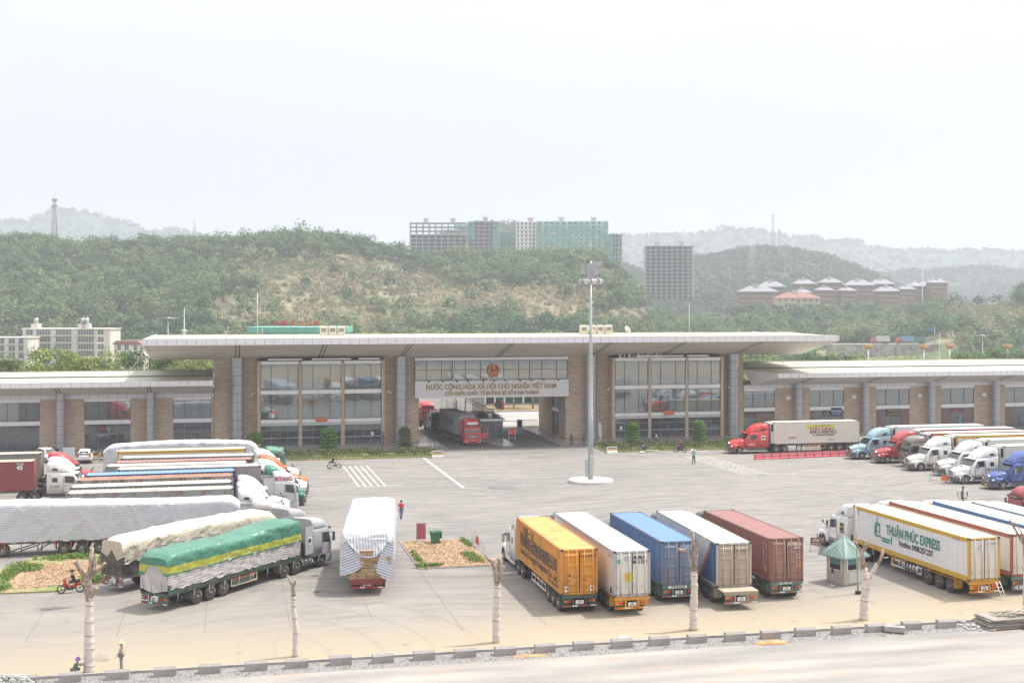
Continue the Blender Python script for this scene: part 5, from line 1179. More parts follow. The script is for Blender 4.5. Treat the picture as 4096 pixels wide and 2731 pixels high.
# green tarpaulin lorry
T_GRN = None
m, n, l, b, o = _nodes('green_tarpaulin'); uv = n.new('ShaderNodeUVMap'); s_ = n.new('ShaderNodeSeparateXYZ'); l(uv.outputs[0], s_.inputs[0])
tcx = n.new('ShaderNodeTexCoord'); so = n.new('ShaderNodeSeparateXYZ'); l(tcx.outputs['Object'], so.inputs[0])
zz = math_(n, l, 'ADD', so.outputs[2], math_(n, l, 'MULTIPLY', noise(n, l, .5, 3), .25))
band_ = math_(n, l, 'MULTIPLY', math_(n, l, 'GREATER_THAN', zz, 2.60), math_(n, l, 'LESS_THAN', zz, 3.05))
edge_ = math_(n, l, 'MULTIPLY', math_(n, l, 'GREATER_THAN', math_(n, l, 'FRACT', math_(n, l, 'DIVIDE', zz, .15)), .8), band_)
c = mixc(n, l, ramp(n, l, noise(n, l, .9, 4), .35, .7), (.055, .19, .13), (.08, .24, .17)); c = mixc(n, l, ramp(n, l, noise(n, l, .35, 3), .5, .8, 0, .3), c, (.3, .5, .4))
c = mixc(n, l, band_, c, (.52, .46, .05)); c = mixc(n, l, edge_, c, (.12, .33, .1)); l(c, b.inputs['Base Color']); b.inputs['Roughness'].default_value = .33
bp = n.new('ShaderNodeBump'); bp.inputs['Strength'].default_value = .75; bp.inputs['Distance'].default_value = .14; l(creases(n, l), bp.inputs['Height']); l(bp.outputs[0], b.inputs['Normal']); T_GRN = m
T_WV = tarp_mat('brown_striped_skirt', (.56, .53, .52), (.24, .22, .24), .16, .45)
t = truck('flatbed trailer under a green tarpaulin with yellow band and striped skirt, silver cab', -4.65, 85.3, 48.8, None, name='tarpaulin_truck'); L = 13.8
tarp(t, .02, L, 1.27, 1.42, 2.9, T_WV, rw, 'striped_skirt', ends=.2, rough=.045, droop=.13)
tarp(t, -.02, L+.02, 1.31, 2.38, 3.75, T_GRN, rw, 'green_sheet', ends=.5, topcurve=lambda u: -.1+.28*u+.1*math.sin(u*9), shoulder=.32, rough=.06, droop=.2)
mb = MB(); mb.quad([(-.05, -1.2, 1.4), (-.07, -.4, 1.25), (-.06, 0, 1.15), (-.07, .5, 1.25), (-.05, 1.2, 1.4), (-.05, 1.15, 2.9), (-.05, -1.15, 2.9)], T_WV, [(0, a*.7) for a in (0, 1, 2, 1, 3, 1, 4)])
mb.quad([(-.09, -1.28, 2.3), (-.09, -.75, 2.45), (-.1, -.55, 2.9), (-.1, .55, 2.85), (-.09, .8, 2.3), (-.09, 1.28, 2.2), (-.08, 1.2, 3.25), (-.08, .95, 3.45), (-.08, -.95, 3.45), (-.08, -1.2, 3.25)], T_GRN); mb.build('rear_sheet', t)
mb = MB()
for s in (-1, 1):
    mb.box(0, s*1.2-.03, 1.15, L, s*1.2+.03, 1.75, M_GREENF)
    for k in range(28): x = .3+k*.48; mb.box(x, s*1.235-.01, 1.2, x+.06, s*1.235+.01, 1.7, M_GREENF)
mb.box(0, -1.2, 1.12, L, 1.2, 1.2, M_GREENF); mb.build('side_board', t)
ink = plain('marking_ink', (.25, .32, .06), .5, 0, 0); mb = MB()
for k in range(7): text(mb, '昆明篷布厂', .26, ink, (1.4+k*1.85, -1.42, 2.72), (1, 0, 0), (0, -.05, 1), .004, width=1.5)
mb.build('lettering', t)
mb = MB()
for k in range(9): x = .8+k*1.5; mb.tube((x, -1.36, 1.9), (x+.05, -1.27, 1.1), .004, M_BLACK, 4).tube((x+.05, -1.27, 1.1), (x-.02, -1.27, .5), .01, M_WHITE, 4)
for s in (-.7, .2, .9): mb.tube((-.14, s, 2.0), (-.1, s-.2, .4), .012, M_BLACK, 4)
mb.build('rope', t)
chassis(t, L, M_GREENF, (2.75, 4.05, 5.35), guardcol=(.5, .42, .3), flat=True, platetext=('29R', '015.77'), rim='dusty'); mb = MB(); mb.box(L*.45, -1.18, .55, L*.45+1.9, -.7, 1.1, M_GREENF); mb.build('tool_box', t)
flat_cab(t, L+1.45, (.38, .39, .40), roofcol=(.42, .43, .45), high=True, steer=1.1, drives=(-2.0, -3.35), letters=[('29C-015.77', .14, -1, .7, 1.3, (.05, .05, .4), .6)])
mb = MB(); mb.box(L+.75, -1.25, 2.0, L+1.2, -.95, 2.55, M_WHITE).tube((L+.95, -1.26, 2.28), (L+.95, -1.27, 2.28), .18, M_DARK, 14); mb.build('cab_air_conditioner', t)
# timber lorry
t = truck('lorry overloaded with stacked wood planks under a white and blue striped tarpaulin', 9.36, 86.9, 82.0, None, name='timber_lorry')
T_TIM = tarp_mat('vertical_striped_tarpaulin', (.64, .65, .68), (.34, .37, .45), .19, .42)
tarp(t, -.1, 16.8, 1.78, 1.75, 4.35, T_TIM, rw, shoulder=.35, topcurve=lambda u: -.05+.12*math.sin(u*6), ends=1.0, bulge=.12, rough=.05, nx=60, droop=.35)
def woodmat():
    m, n, l, b, o = _nodes('sawn_planks'); t_ = n.new('ShaderNodeTexCoord'); s = n.new('ShaderNodeSeparateXYZ'); l(t_.outputs['Object'], s.inputs[0])
    cx = n.new('ShaderNodeCombineXYZ'); l(math_(n, l, 'MULTIPLY', s.outputs[1], .5), cx.inputs[0]); l(s.outputs[2], cx.inputs[1])
    br = n.new('ShaderNodeTexBrick'); l(cx.outputs[0], br.inputs['Vector']); br.inputs['Scale'].default_value = 1; br.inputs['Brick Width'].default_value = .6; br.inputs['Row Height'].default_value = .045
    br.inputs['Mortar Size'].default_value = .007; br.inputs['Color1'].default_value = (.50, .32, .17, 1); br.inputs['Color2'].default_value = (.62, .45, .27, 1); br.inputs['Mortar'].default_value = (.09, .05, .03, 1)
    l(br.outputs[0], b.inputs['Base Color']); b.inputs['Roughness'].default_value = .85; return m
M_WOOD = woodmat()
mb = MB(); zc = 1.08
for row in range(8):
    y = -1.62 if row > 1 else -1.3; lim = 1.6 if row > 1 else 1.25
    while y < lim:
        wdt = rt.uniform(.5, .75); y2 = min(lim, y+wdt); mb.box(-.12+rt.uniform(-.14, .1), y+.012, zc, 3, y2-.012, zc+.24, M_WOOD); y = y2
    zc += .26
mb.box(0, -1.3, 3.05, 3, 1.5, 3.9, M_WOOD)
for k in range(22):   # loose plank ends showing between the flaps
    mb.box(-.3-rt.uniform(0, .12), -.42+rt.uniform(-.04, .04), 1.95+k*.052, .2, .45+rt.uniform(-.04, .04), 1.99+k*.052, M_WOOD)
mb.build('plank_load', t)
# tarpaulin flaps hanging at the back, drawn aside like curtains
def flap(pts, name='tarpaulin_flap'):
    mb = MB(); rows = []
    mb.quad(pts, T_TIM2, [(p[0], abs(p[1])*.35+p[2]) for p in pts]); return mb.build(name, t)
T_TIM2 = tarp_mat('back_flap_tarpaulin', (.58, .60, .64), (.22, .26, .36), .19, .45)
flap([(-.2, 1.86, 1.35), (-.32, .9, 1.55), (-.34, .28, 2.0), (-.32, .18, 2.32), (-.3, .55, 2.75), (-.2, 1.2, 3.3), (-.14, 1.82, 3.7)])
flap([(-.2, -1.8, 1.0), (-.34, -1.1, 1.15), (-.34, -.62, 1.65), (-.33, -.72, 2.2), (-.3, -.95, 2.9), (-.2, -1.5, 3.5), (-.14, -1.82, 3.7)])
mb = MB(); mb.quad([(-.36, .45, 2.65), (-.3, .95, 3.2), (-.12, 1.45, 3.85), (.05, 1.4, 4.15), (.05, -1.4, 4.15), (-.12, -1.5, 3.8), (-.3, -1.1, 3.1), (-.36, -.62, 2.62), (-.38, -.1, 2.58)], T_TIM, [(0, p) for p in (1.2, .9, .5, .45, 3.1, 3.2, 2.8, 2.3, 1.8)]); mb.build('tarpaulin_valance', t)
chassis(t, 16, M_REDF, (2.4, 3.7), guard=False, flat=True, platetext=('24C', '036.91'), rim='dusty')
mb = MB(); mb.box(-.1, -1.1, .72, .1, 1.15, 1.08, plain('red_tailboard', (.26, .03, .035), .5, 0, .3))
for y in (-.9, -.3, .3, .9): mb.box(-.2, y-.04, .7, -.1, y+.04, 1.12, plain('rusty_steel', (.2, .1, .06), .8, 0, .3))
mb.build('tailboard', t); flat_cab(t, 14.0, (.36, .03, .04), high=False)
# --- right hand group, facing left
GD = 'trucks parked on the right side with their noses to the left'
def right(label, bx, y, L, col, roof, cab, frame=None, kind='bonnet', reefer=True, gap=.75, length=5.35, unit=True, letters=(), rz=180, worn=.12, cabl=(), **k):
    tot = L+gap+(length if kind == 'bonnet' else 2.45); t = truck(label, bx-tot*math.cos(R_(rz)), y-tot*math.sin(R_(rz)), rz, GD)
    container(t, L, col, roof, frame=frame, reefer=reefer, unit=unit, letters=letters, worn=worn, **k); chassis(t, L, M_GREYF, (1.6, 2.9, 4.2), guardcol=(.45, .28, .12))
    if kind == 'bonnet': bonnet_cab(t, L+gap, cab, length=length, letters=cabl)
    else: flat_cab(t, L+gap, cab, front_text=('PHƯƠNG HẢO', (.7, .4, .1)))
    return t
RD = (.42, .03, .05)
t = right('bright red long-nosed tractor with cream white container lettered in yellow, red and black', 65.7, 159.7, 12.6, (.64, .60, .53), (.62, .56, .46), (.62, .02, .03), letters=[('VỰA TRÁI CÂY', .36, 'L', 5.6, 3.52, (.15, .22, .05), 2.6), ('THU LINH', .5, 'L', 5.6, 3.08, (.5, .03, .08), 3.6), ('NYK LOGISTICS', .5, 'L', 5.4, 2.68, BK, 3.9), ('& MEGACARRIER', .26, 'L', 5.3, 2.3, BK, 3.2), ('NYK', .32, 'L', 9.9, 2.0, (.25, .05, .08), 1.1), ('12R-001.45', .14, 'L', 4.2, 1.65, BK, .8)], length=5.5, gap=.75, unit=True)
mb = MB(); mb.box(3.7, 1.228, 3.34, 7.9, 1.236, 3.72, plain('yellow_sticker', (.62, .58, .10), .5, 0, .1)); mb.build('banner', t)
mb = MB(); bq = 12.6+.75
mb.box(bq+.5, 1.242, 1.82, bq+1.1, 1.252, 2.4, M_WHITE).box(bq+.62, 1.252, 1.95, bq+.98, 1.258, 2.25, M_DARK)
for k in range(3): mb.prism([(bq+2.2+k*.28+.1*math.cos(a*.785), 1.25+.1*math.sin(a*.785)) for a in range(8)], 1.238, 1.25, M_WHITE)
mb.build('door_sticker', t)
right('light blue long-nosed tractor with white refrigerated container behind the red barriers', 78.7, 150.4, 13.0, (.72, .72, .72), (.76, .73, .68), (.28, .46, .54))
right('crimson long-nosed tractor with crimson edged container roof', 79.8, 145.9, 13.6, (.70, .68, .66), (.76, .70, .66), (.42, .02, .04), frame=(.42, .03, .06))
right('brown grey flat-fronted cab with orange edged container behind the crimson tractor', 81.6, 141.8, 13.6, (.66, .64, .6), (.74, .68, .62), (.17, .15, .145), frame=(.55, .12, .03), kind='flat')
right('white long-nosed tractor with yellow edged container, nearest the grey flat-fronted cab', 80.0, 138.4, 13.6, (.66, .62, .5), (.72, .67, .58), (.76, .76, .74), frame=(.60, .33, .03))
right('white long-nosed tractor with chrome grille second from the metal fence', 81.0, 133.4, 13.6, (.7, .7, .66), (.74, .70, .62), (.78, .78, .78))
right('white long-nosed tractor with round door sticker right behind the metal fence', 78.9, 127.2, 13.6, (.62, .62, .60), (.72, .66, .58), (.76, .78, .77), letters=[('TTC', .4, 'L', 11.3, 3.3, (.1, .3, .5), .8)], cabl=[('51C-541.86', .3, 1, .9, 1.55, (.1, .3, .28))])
right('blue long-nosed tractor at the right edge with red star sticker', 80.3, 122.4, 13.6, (.62, .62, .60), (.72, .66, .58), (.02, .08, .32))
right('dark red tractor at the right edge nearest the ornate lamp post', 68.2, 100.0, 13.6, (.62, .62, .60), (.72, .66, .58), (.33, .02, .03), kind='flat', rz=176)
# --- trucks in the gateway
t = truck('red flat-fronted truck with open door and grey container lettered EVERGREEN coming through the gate', 32.95, 191.5, -86.1, None)
container(t, 12.2, (.30, .31, .31), (.32, .34, .33), worn=.12, letters=[('EVERGREEN', 1.15, 'R', 6.2, 2.75, (.03, .09, .30), 5.6)]); chassis(t, 12.2, M_GREYF, (2.6, 3.9, 5.2), guard=True, guardcol=(.2, .15, .1))
flat_cab(t, 13.05, (.50, .02, .035), front_text=('★危险品运输★', (.8, .25, .15)), drives=(-1.3, -2.6), steer=1.2, door_open=1, rim='steel')
mb = MB(); mb.box(15.1, -.75, 3.02, 15.16, .75, 3.32, M_WHITE); mb.build('roof_panel', t)
t = truck('black flat-fronted truck with roof rack waiting behind the EVERGREEN truck', 31.7, 209.5, -87, 'trucks queuing behind the gateway'); flat_cab(t, 11.2, (.05, .02, .02), roofcol=(.04, .04, .04), dark=True, high=False); chassis(t, 10.6, M_DARK, (2, 3.3), guard=False)
mb = MB()
for z in (3.2, 3.5): mb.tube((11.3, -1.0, z), (13.0, -1.0, z), .03, M_STEEL, 5).tube((11.3, 1.0, z), (13.0, 1.0, z), .03, M_STEEL, 5).tube((13.0, -1.0, z), (13.0, 1.0, z), .03, M_STEEL, 5)
mb.build('roof_rack', t)
for lb, px, py in (('red flat-fronted truck half hidden by the left pier of the gateway', 1688, 1705), ('red flat-fronted truck queuing behind the black one', 1702, 1697)):
    p = G(px, py); t = truck(lb, p.x+(-1.3 if px < 1690 else .4), p.y+13.4, -90, 'trucks queuing behind the gateway'); flat_cab(t, 11.2, (.5, .02, .03), drives=(-1.3, -2.6)); chassis(t, 10.6, M_GREYF, (2, 3.3), guard=False)
for lb, x, y, tp in (('white refrigerated container with warning triangle parked beyond the gateway on the left', 37.9, 220.4, 0), ('white refrigerated container with red notice parked beyond the gateway', 41.0, 219.3, 0), ('lorry with crumpled black and silver tarpaulin parked beyond the gateway', 43.8, 222.4, 1)):
    t = truck(lb, x, y, 97 if not tp else 90, 'trailers parked beyond the gateway')
    if not tp: container(t, 13.6, (.72, .71, .68), (.76, .73, .68), reefer=True, worn=.12); chassis(t, 13.6, M_GREYF, (1.6, 2.9), guard=False)
    else:
        tarp(t, 0, 12, 1.25, 2.2, 4.4, tarp_mat('crumpled_tarpaulin', (.05, .05, .06), (.4, .4, .42), .5, .3), rw, rough=.12, ends=.8); mb = MB(); mb.box(-.05, -1.2, 1.2, 12, 1.2, 3.2, container_mat((.26, .25, .24), .2)); mb.build('cargo_body', t); chassis(t, 12, M_GREYF, (1.6, 2.9), guard=False)
# one more white box trailer seen at the left of the opening
t = truck('long white box trailer seen side on beyond the gateway left pier', 34.0, 226.0, 150, 'trailers parked beyond the gateway'); container(t, 12.2, (.7, .7, .7), (.75, .72, .68), reefer=True, worn=.1, letters=[('LOGISTICS', .7, 'L', 5, 2.8, (.4, .4, .4), 4)]); chassis(t, 12.2, M_GREYF, (1.6, 2.9), guard=False)
# ------------------------------------------------------------------ yard: paving joints, paint, islands, kerb and road
M_LINE = two_tone('worn_road_paint', (.62, .61, .58), (.30, .285, .27), 1.4, .38, .62)
M_JOINT = plain('paving_joint', (.165, .155, .145), .9, 0, .3, 1)
mb = MB()
def line(a, b, w, z=.008, m=M_LINE):
    a = Vector((a[0], a[1])); b = Vector((b[0], b[1])); d = (b-a).normalized(); n_ = Vector((-d.y, d.x))*w/2
    mb.quad([(*(a-n_), z), (*(b-n_), z), (*(b+n_), z), (*(a+n_), z)], m)
for k in range(5): line((9.6+k*1.75+4.5, 157.4), (9.6+k*1.75+1.1+.9*k*.0, 139.2), .28) if False else line((14.0+k*.72, 157.2), (14.0+k*.72+.1, 139.0), .2)
line((8.8, 139.0), (18.4, 139.0), .16, .0085)
line((25.0, 163.8), (25.15, 135.5), .35); line((25.2, 135.4), (37.3, 135.7), .2, .0085)
for k in range(6): line((59.0+k*.62, 157.7), (59.2+k*.62, 139.1), .16)
line((48.5, 163.4), (60.5, 158.2), .14, .0085); line((62, 139), (66, 138.6), .14, .0085)
for r_, (y, x0, x1) in enumerate([(156, 22, 60), (152, 4, 62), (148, 6, 56), (144.5, 20, 60), (141, 8, 70), (136, 44, 70), (131, 18, 68), (126, 12, 60)]):
    x = x0
    while x < x1:
        if rt.random() < .62 and not (13 < x < 18 and y > 138) and not (56 < x < 65): line((x, y+rt.uniform(-.3, .3)), (x+rt.uniform(.9, 1.7), y+rt.uniform(-.3, .3)), .11, .009)
        x += 2.4+rt.uniform(0, 2.5)
setting(mb, 'road_markings')
mb = MB(); M_OIL = plain('oil_stained_paving', (.105, .102, .098), .6, 0, .3, 1)
for px, py, rx, ry in ((205, 2432, 1.3, .45), (175, 2440, .5, .2), (1262, 2302, .35, .5), (1296, 2362, .8, .22), (1268, 2366, .3, .35), (1012, 2366, .45, .12), (2935, 2424, .5, .12), (1245, 2128, .5, .3), (2630, 2090, .8, .3), (3050, 1900, .7, .25)):
    c = G(px, py); K = 18; mb.quad([(c.x+rx*math.cos(2*math.pi*j/K)*rt.uniform(.45, 1.2), c.y+ry*math.sin(2*math.pi*j/K)*rt.uniform(.45, 1.3), .0048) for j in range(K)], M_OIL)
setting(mb, 'oil_stains')
mb = MB()
for x in [i*5.15+14.1-5.15*6 for i in range(22)]:
    if not (14 < x < 19.9): line((x, 79), (x, 164), .045, .0035, M_JOINT)
for x in (14.05, 19.35): line((x, 76), (x, 94), .06, .0035, M_JOINT); line((x, 107), (x, 164), .05, .0035, M_JOINT)
for y in (91, 109, 127, 146, 162): line((-30, y), (95, y), .045, .004, M_JOINT)
setting(mb, 'paving_joints')
# raised planted islands of bare soil
M_SOIL = two_tone('wood_chip_soil', (.42, .27, .15), (.31, .21, .13), 3.2, .4, .6, third=(.66, .56, .42), bump=1.0)
M_GRASSB = two_tone('weedy_soil', (.16, .22, .06), (.36, .27, .15), .9)
def chips(x0, y0, x1, y1, n, name, inside=None):
    P = []; 
    while len(P) < n:
        x, y = rt.uniform(x0, x1), rt.uniform(y0, y1)
        if inside is None or inside(x, y): P.append((x, y))
    C_ = np.array([(x, y, .14) for x, y in P]); pal = np.array([(.48, .32, .18), (.40, .26, .15), (.56, .44, .30), (.26, .17, .10), (.62, .56, .48)])
    o = leaf_cloud(C_, np.full((n, 3), .12)*np.array([1, 1, .5]), pal[rg.randint(5, size=n)], np.full(n, 5), .04, name, rg); tag(o, 'loose wood chips and dry litter on the bare island soil', 'wood chips', kind='stuff')
def grass_patch(P, n, label, h=.16):
    C_ = []
    while len(C_) < n:
        cx, cy, rx, ry = rt.choice(P); C_.append((cx+max(-1.2, min(1.2, rt.gauss(0, .6)))*rx, cy+max(-1.4, min(1.4, rt.gauss(0, .7)))*ry, .15+rt.uniform(0, .05)))
    pal = np.array([(.10, .19, .04), (.16, .25, .06), (.22, .28, .08)])
    o = leaf_cloud(np.array(C_), np.full((n, 3), h), pal[rg.randint(3, size=n)], np.full(n, 9), .07, 'grass', rg); tag(o, label, 'grass', kind='stuff')
mb = MB(); mb.box(14.05, 94.3, 0, 19.85, 106.1, .06, M_KERB).box(14.2, 94.45, .06, 19.7, 105.3, .11, M_SOIL); setting(mb, 'soil_island')
chips(14.3, 94.6, 19.6, 105.2, 1500, 'wood_chips')
grass_patch([(18.6, 98.3, .4, .6), (18.9, 96.5, .5, .8), (14.5, 97, .15, 2.5), (15.0, 94.8, .9, .15), (19.4, 103.5, .2, 1.2)], 330, 'green weeds along the edges of the middle soil island')
IL = [(-15.7, 102.6), (-14.6, 105.2), (-10.5, 105.5), (-8.6, 104), (-7.5, 99), (-8.4, 95.4), (-9.8, 93.8), (-11.5, 92.4), (-15.3, 92.5), (-19, 93), (-18.5, 97)]
mb = MB(); mb.prism(IL, 0, .1, M_GRASSB, 'Z'); mb.prism([(-14.6, 102.2), (-10, 103), (-8.6, 99.5), (-9.6, 94.6), (-14.5, 93.4), (-15.3, 96)], .1, .13, M_SOIL, 'Z'); setting(mb, 'grass_island')
chips(-14.6, 93.6, -9.3, 102.2, 1300, 'wood_chips')
grass_patch([(-12, 104.2, 2.2, .6), (-15.6, 99, .5, 2.6), (-16, 94, 1.0, .9), (-9, 102, .6, 1.2), (-8.6, 98, .4, 1.6), (-9.6, 95.2, .6, .5), (-14.6, 100.5, .7, .9)], 1300, 'rough green grass round the left soil island', .24)
# kerb line and gravel road in front
M_GRAV = two_tone('crushed_gravel', (.25, .245, .235), (.33, .32, .305), 7, .4, .6, third=(.40, .39, .37), bump=1.2)
m, n, l, b, o = _nodes('dusty_gravel_road')
c = mixc(n, l, ramp(n, l, noise(n, l, .35, 7, sc3=(.25, 1.4, 1)), .35, .65), (.225, .218, .205), (.36, .335, .30)); c = mixc(n, l, ramp(n, l, noise(n, l, 9, 4), .5, .75, 0, .5), c, (.38, .38, .38))
c = mixc(n, l, ramp(n, l, noise(n, l, .42, 5, sc3=(.5, 1.5, 1)), .60, .74, 0, .55), c, (.42, .27, .16)); l(c, b.inputs['Base Color']); b.inputs['Roughness'].default_value = .95; M_GROAD = m
mb = MB(); mb.quad([(-80, 20, .005), (140, 20, .005), (140, 69.0, .005), (-80, 69.0, .005)], M_GROAD); setting(mb, 'gravel_road')
mb = MB(); mb.quad([(-80, 69.0, .009), (140, 69.0, .009), (140, 70.95, .009), (-80, 70.95, .009)], M_GRAV); setting(mb, 'gravel_strip')
mb = MB(); mb.box(-60, 70.95, 0, 60, 71.1, .14, M_CONC).box(-60, 71.1, 0, 60, 71.5, .05, M_CONC).box(60.0, 70.95, 0, 120, 71.1, .14, M_CONC); setting(mb, 'kerb_strip')
pg = np.array([(.30, .295, .29), (.36, .35, .34), (.43, .42, .40)]); ng = 3000
Cg = np.stack([rg.uniform(-12, 52, ng), rg.uniform(69.0, 70.9, ng)+rg.normal(size=ng)*.12, np.full(ng, .03)], 1)
tag(leaf_cloud(Cg, np.full((ng, 3), .06), pg[rg.randint(3, size=ng)], np.full(ng, 3), .035, 'gravel', rg), 'coarse grey gravel between the kerb stones', 'gravel', kind='stuff')
def kerbblock(x, y, rz=0, label='', tilt=0):
    r = thing('kerb_stone', label, 'kerb stone', (x, y, 0), rz, 'loose concrete kerb stones in a row')
    return r
kb = MB(); kb.prism([(-.2, 0), (.2, 0), (.2, .5), (-.08, .55), (-.2, .42)], -.6, .6, M_CONC, 'X')
kbm = kb.build('block'); kmesh = kbm.data; bpy.data.objects.remove(kbm)
KX = [-10.4, -8.11, -5.7, -3.28, -.95, 1.5, 3.71, 6.1, 8.44, 10.75, 13.09, 15.4, 17.74, 20.03, 22.33, 24.63, 26.97, 29.34, 31.62, 33.88, 36.2, 38.49, 40.92, 43.24]
ORD = ['beside the brick pile', 'in front of the purple hat worker', 'in front of the worker in the straw hat', 'first right of the straw hat worker', 'second right of the straw hat worker', 'just right of the second wrapped tree', 'third right of the second wrapped tree']
near = [('leftmost, beside the grey brick pile', 0), ('second from left, by the purple hat worker', 1), ('below the straw hat worker', 2), ('next right of the straw hat worker', 3), ('two right of the straw hat worker', 4), ('left of the foot of the second wrapped tree', 5), ('right of the foot of the second wrapped tree', 6)]
desc = {0: 'leftmost, beside the grey brick pile', 1: 'by the purple hat worker', 2: 'below the straw hat worker', 3: 'next right of the straw hat worker', 4: 'second right of the straw hat worker', 5: 'left of the second wrapped tree', 6: 'right of the second wrapped tree', 7: 'two right of the second wrapped tree', 8: 'three right of the second wrapped tree', 9: 'second left of the middle wrapped tree', 10: 'first left of the middle wrapped tree', 11: 'at the foot of the middle wrapped tree', 12: 'first right of the middle wrapped tree', 13: 'beside the orange soil smear right of the middle tree', 14: 'left of the little white sand heap', 15: 'right of the little white sand heap', 16: 'at the foot of the fourth wrapped tree', 17: 'first right of the fourth wrapped tree', 18: 'behind the orange soil heap', 19: 'first right of the orange soil heap', 20: 'first left of the forked wrapped tree', 21: 'at the foot of the forked wrapped tree', 22: 'behind the fallen kerb stone', 23: 'last upright one on the right'}
for i, x in enumerate(KX):
    o = bpy.data.objects.new('kerb_stone', kmesh); COL.objects.link(o); o.location = (x, 70.15+.04*math.sin(i*2.1), 0); o.rotation_euler = (R_(rt.uniform(-1.5, 1.5)), R_(rt.uniform(-1, 1)), R_(rt.uniform(-3, 3))); o.scale = (rt.uniform(.95, 1.05), 1, rt.uniform(.93, 1.04))
    tag(o, 'grey concrete kerb stone '+desc[i], 'kerb stone', 'loose concrete kerb stones in a row')
o = bpy.data.objects.new('kerb_stone', kmesh); COL.objects.link(o); o.location = (39.65, 69.9, .2); o.rotation_euler = (R_(90), 0, R_(-32)); tag(o, 'fallen concrete kerb stone lying on its side near the right end', 'kerb stone', 'loose concrete kerb stones in a row')
M_ORS = two_tone('orange_soil', (.48, .22, .08), (.60, .34, .16), 4, bump=.8)
def heap(x, y, rx, ry, h, m_, name, label, cat):
    mb = MB(); n_ = 18; rings = []
    for i in range(6):
        k = 1-i/5.2; rings.append([(rx*k*math.cos(2*math.pi*j/n_)*(1+.12*math.sin(j*2.3+i)), ry*k*math.sin(2*math.pi*j/n_)*(1+.12*math.cos(j*1.7+i)), h*(1-k*k)+rt.uniform(-.02, .02)) for j in range(n_)])
    mb.loft(rings, m_); o = mb.build(name, loc=(x, y, .005)); tag(o, label, cat)
heap(31.2, 69.15, 1.1, .45, .16, M_ORS, 'soil_heap', 'low heap of orange soil on the gravel road in front of the kerb stones', 'soil heap')
heap(16.7, 69.6, 1.1, .35, .06, M_ORS, 'soil_heap', 'thin orange soil smear on the gravel beside the kerb right of the middle tree', 'soil heap')
heap(22.9, 71.5, .45, .3, .32, M_WHITE, 'sand_heap', 'little white sand heap behind the kerb stones', 'sand heap')
# brick pile and timber pile
M_BLK = plain('paving_brick_grey', (.42, .43, .42), .9, 0, .25)
bp_ = thing('brick_pile', 'heap of grey paving bricks at the bottom left corner', 'brick pile', (-11.2, 70.0, 0))
mb = MB()
for k in range(190):
    lx, ly = rt.uniform(-1.5, 1.35), rt.uniform(-.5, .5); lz = max(0, .55*(1-(lx/1.8)**2)*(1-(ly/.75)**2))*rt.uniform(.5, 1)
    M = Matrix.Translation((lx, ly, lz)) @ Matrix.Rotation(rt.uniform(0, 3), 4, 'Z') @ Matrix.Rotation(rt.uniform(-.3, .3), 4, 'X'); mb.box(-.1, -.06, 0, .1, .06, .09, M_BLK, M)
mb.build('paving_bricks', bp_)
pile = G(4040, 2500); wp = thing('timber_pile', 'pile of grey formwork boards and poles at the right edge', 'timber pile', (pile.x, pile.y, 0))
M_GW = plain('weathered_timber', (.34, .31, .27), .9, 0, .3); mb = MB()
for k in range(7): mb.box(-2.1+rt.uniform(0, .3), -.9+rt.uniform(-.1, .1), .08+k*.085, 2.2, .9, .14+k*.085, M_GW, Matrix.Rotation(rt.uniform(-.06, .06), 4, 'Z'))
mb.build('board_stack', wp); mb = MB()
for k in range(22): a = rt.uniform(-.3, .3); x = rt.uniform(-1.3, .8); mb.tube((x, rt.uniform(-.7, .5), .8), (x+1.2, rt.uniform(-.7, .7), .85+rt.uniform(0, .25)), .045, plain('bare_poles', (.52, .45, .36), .9, 0, .3), 6)
mb.build('pole_bundle', wp)
rb_ = G(3920, 2508); rp = thing('rubble_heap', 'scattered grey rubble and broken blocks beside the timber pile', 'rubble', (rb_.x, rb_.y, 0)); mb = MB()
for k in range(60):
    M = Matrix.Translation((rt.gauss(0, .6), rt.gauss(0, .6), 0)) @ Matrix.Rotation(rt.uniform(0, 3), 4, 'Z'); s = rt.uniform(.05, .17); mb.box(-s, -s*.6, 0, s, s*.6, s*.8, M_BLK, M)
mb.build('broken_blocks', rp)
wl_ = G(4090, 2495); mb = MB(); mb.lathe([(1.25, 0), (1.25, .42), (1.1, .42), (1.1, .1)], M_BLK, 28); mb.lathe([(1.3, .42), (1.3, .5), (0, .5)], M_CONC, 28); o = mb.build('manhole_ring', loc=(wl_.x+.6, wl_.y-1.0, 0)); tag(o, 'low round brick manhole ring cut by the right edge', 'manhole')
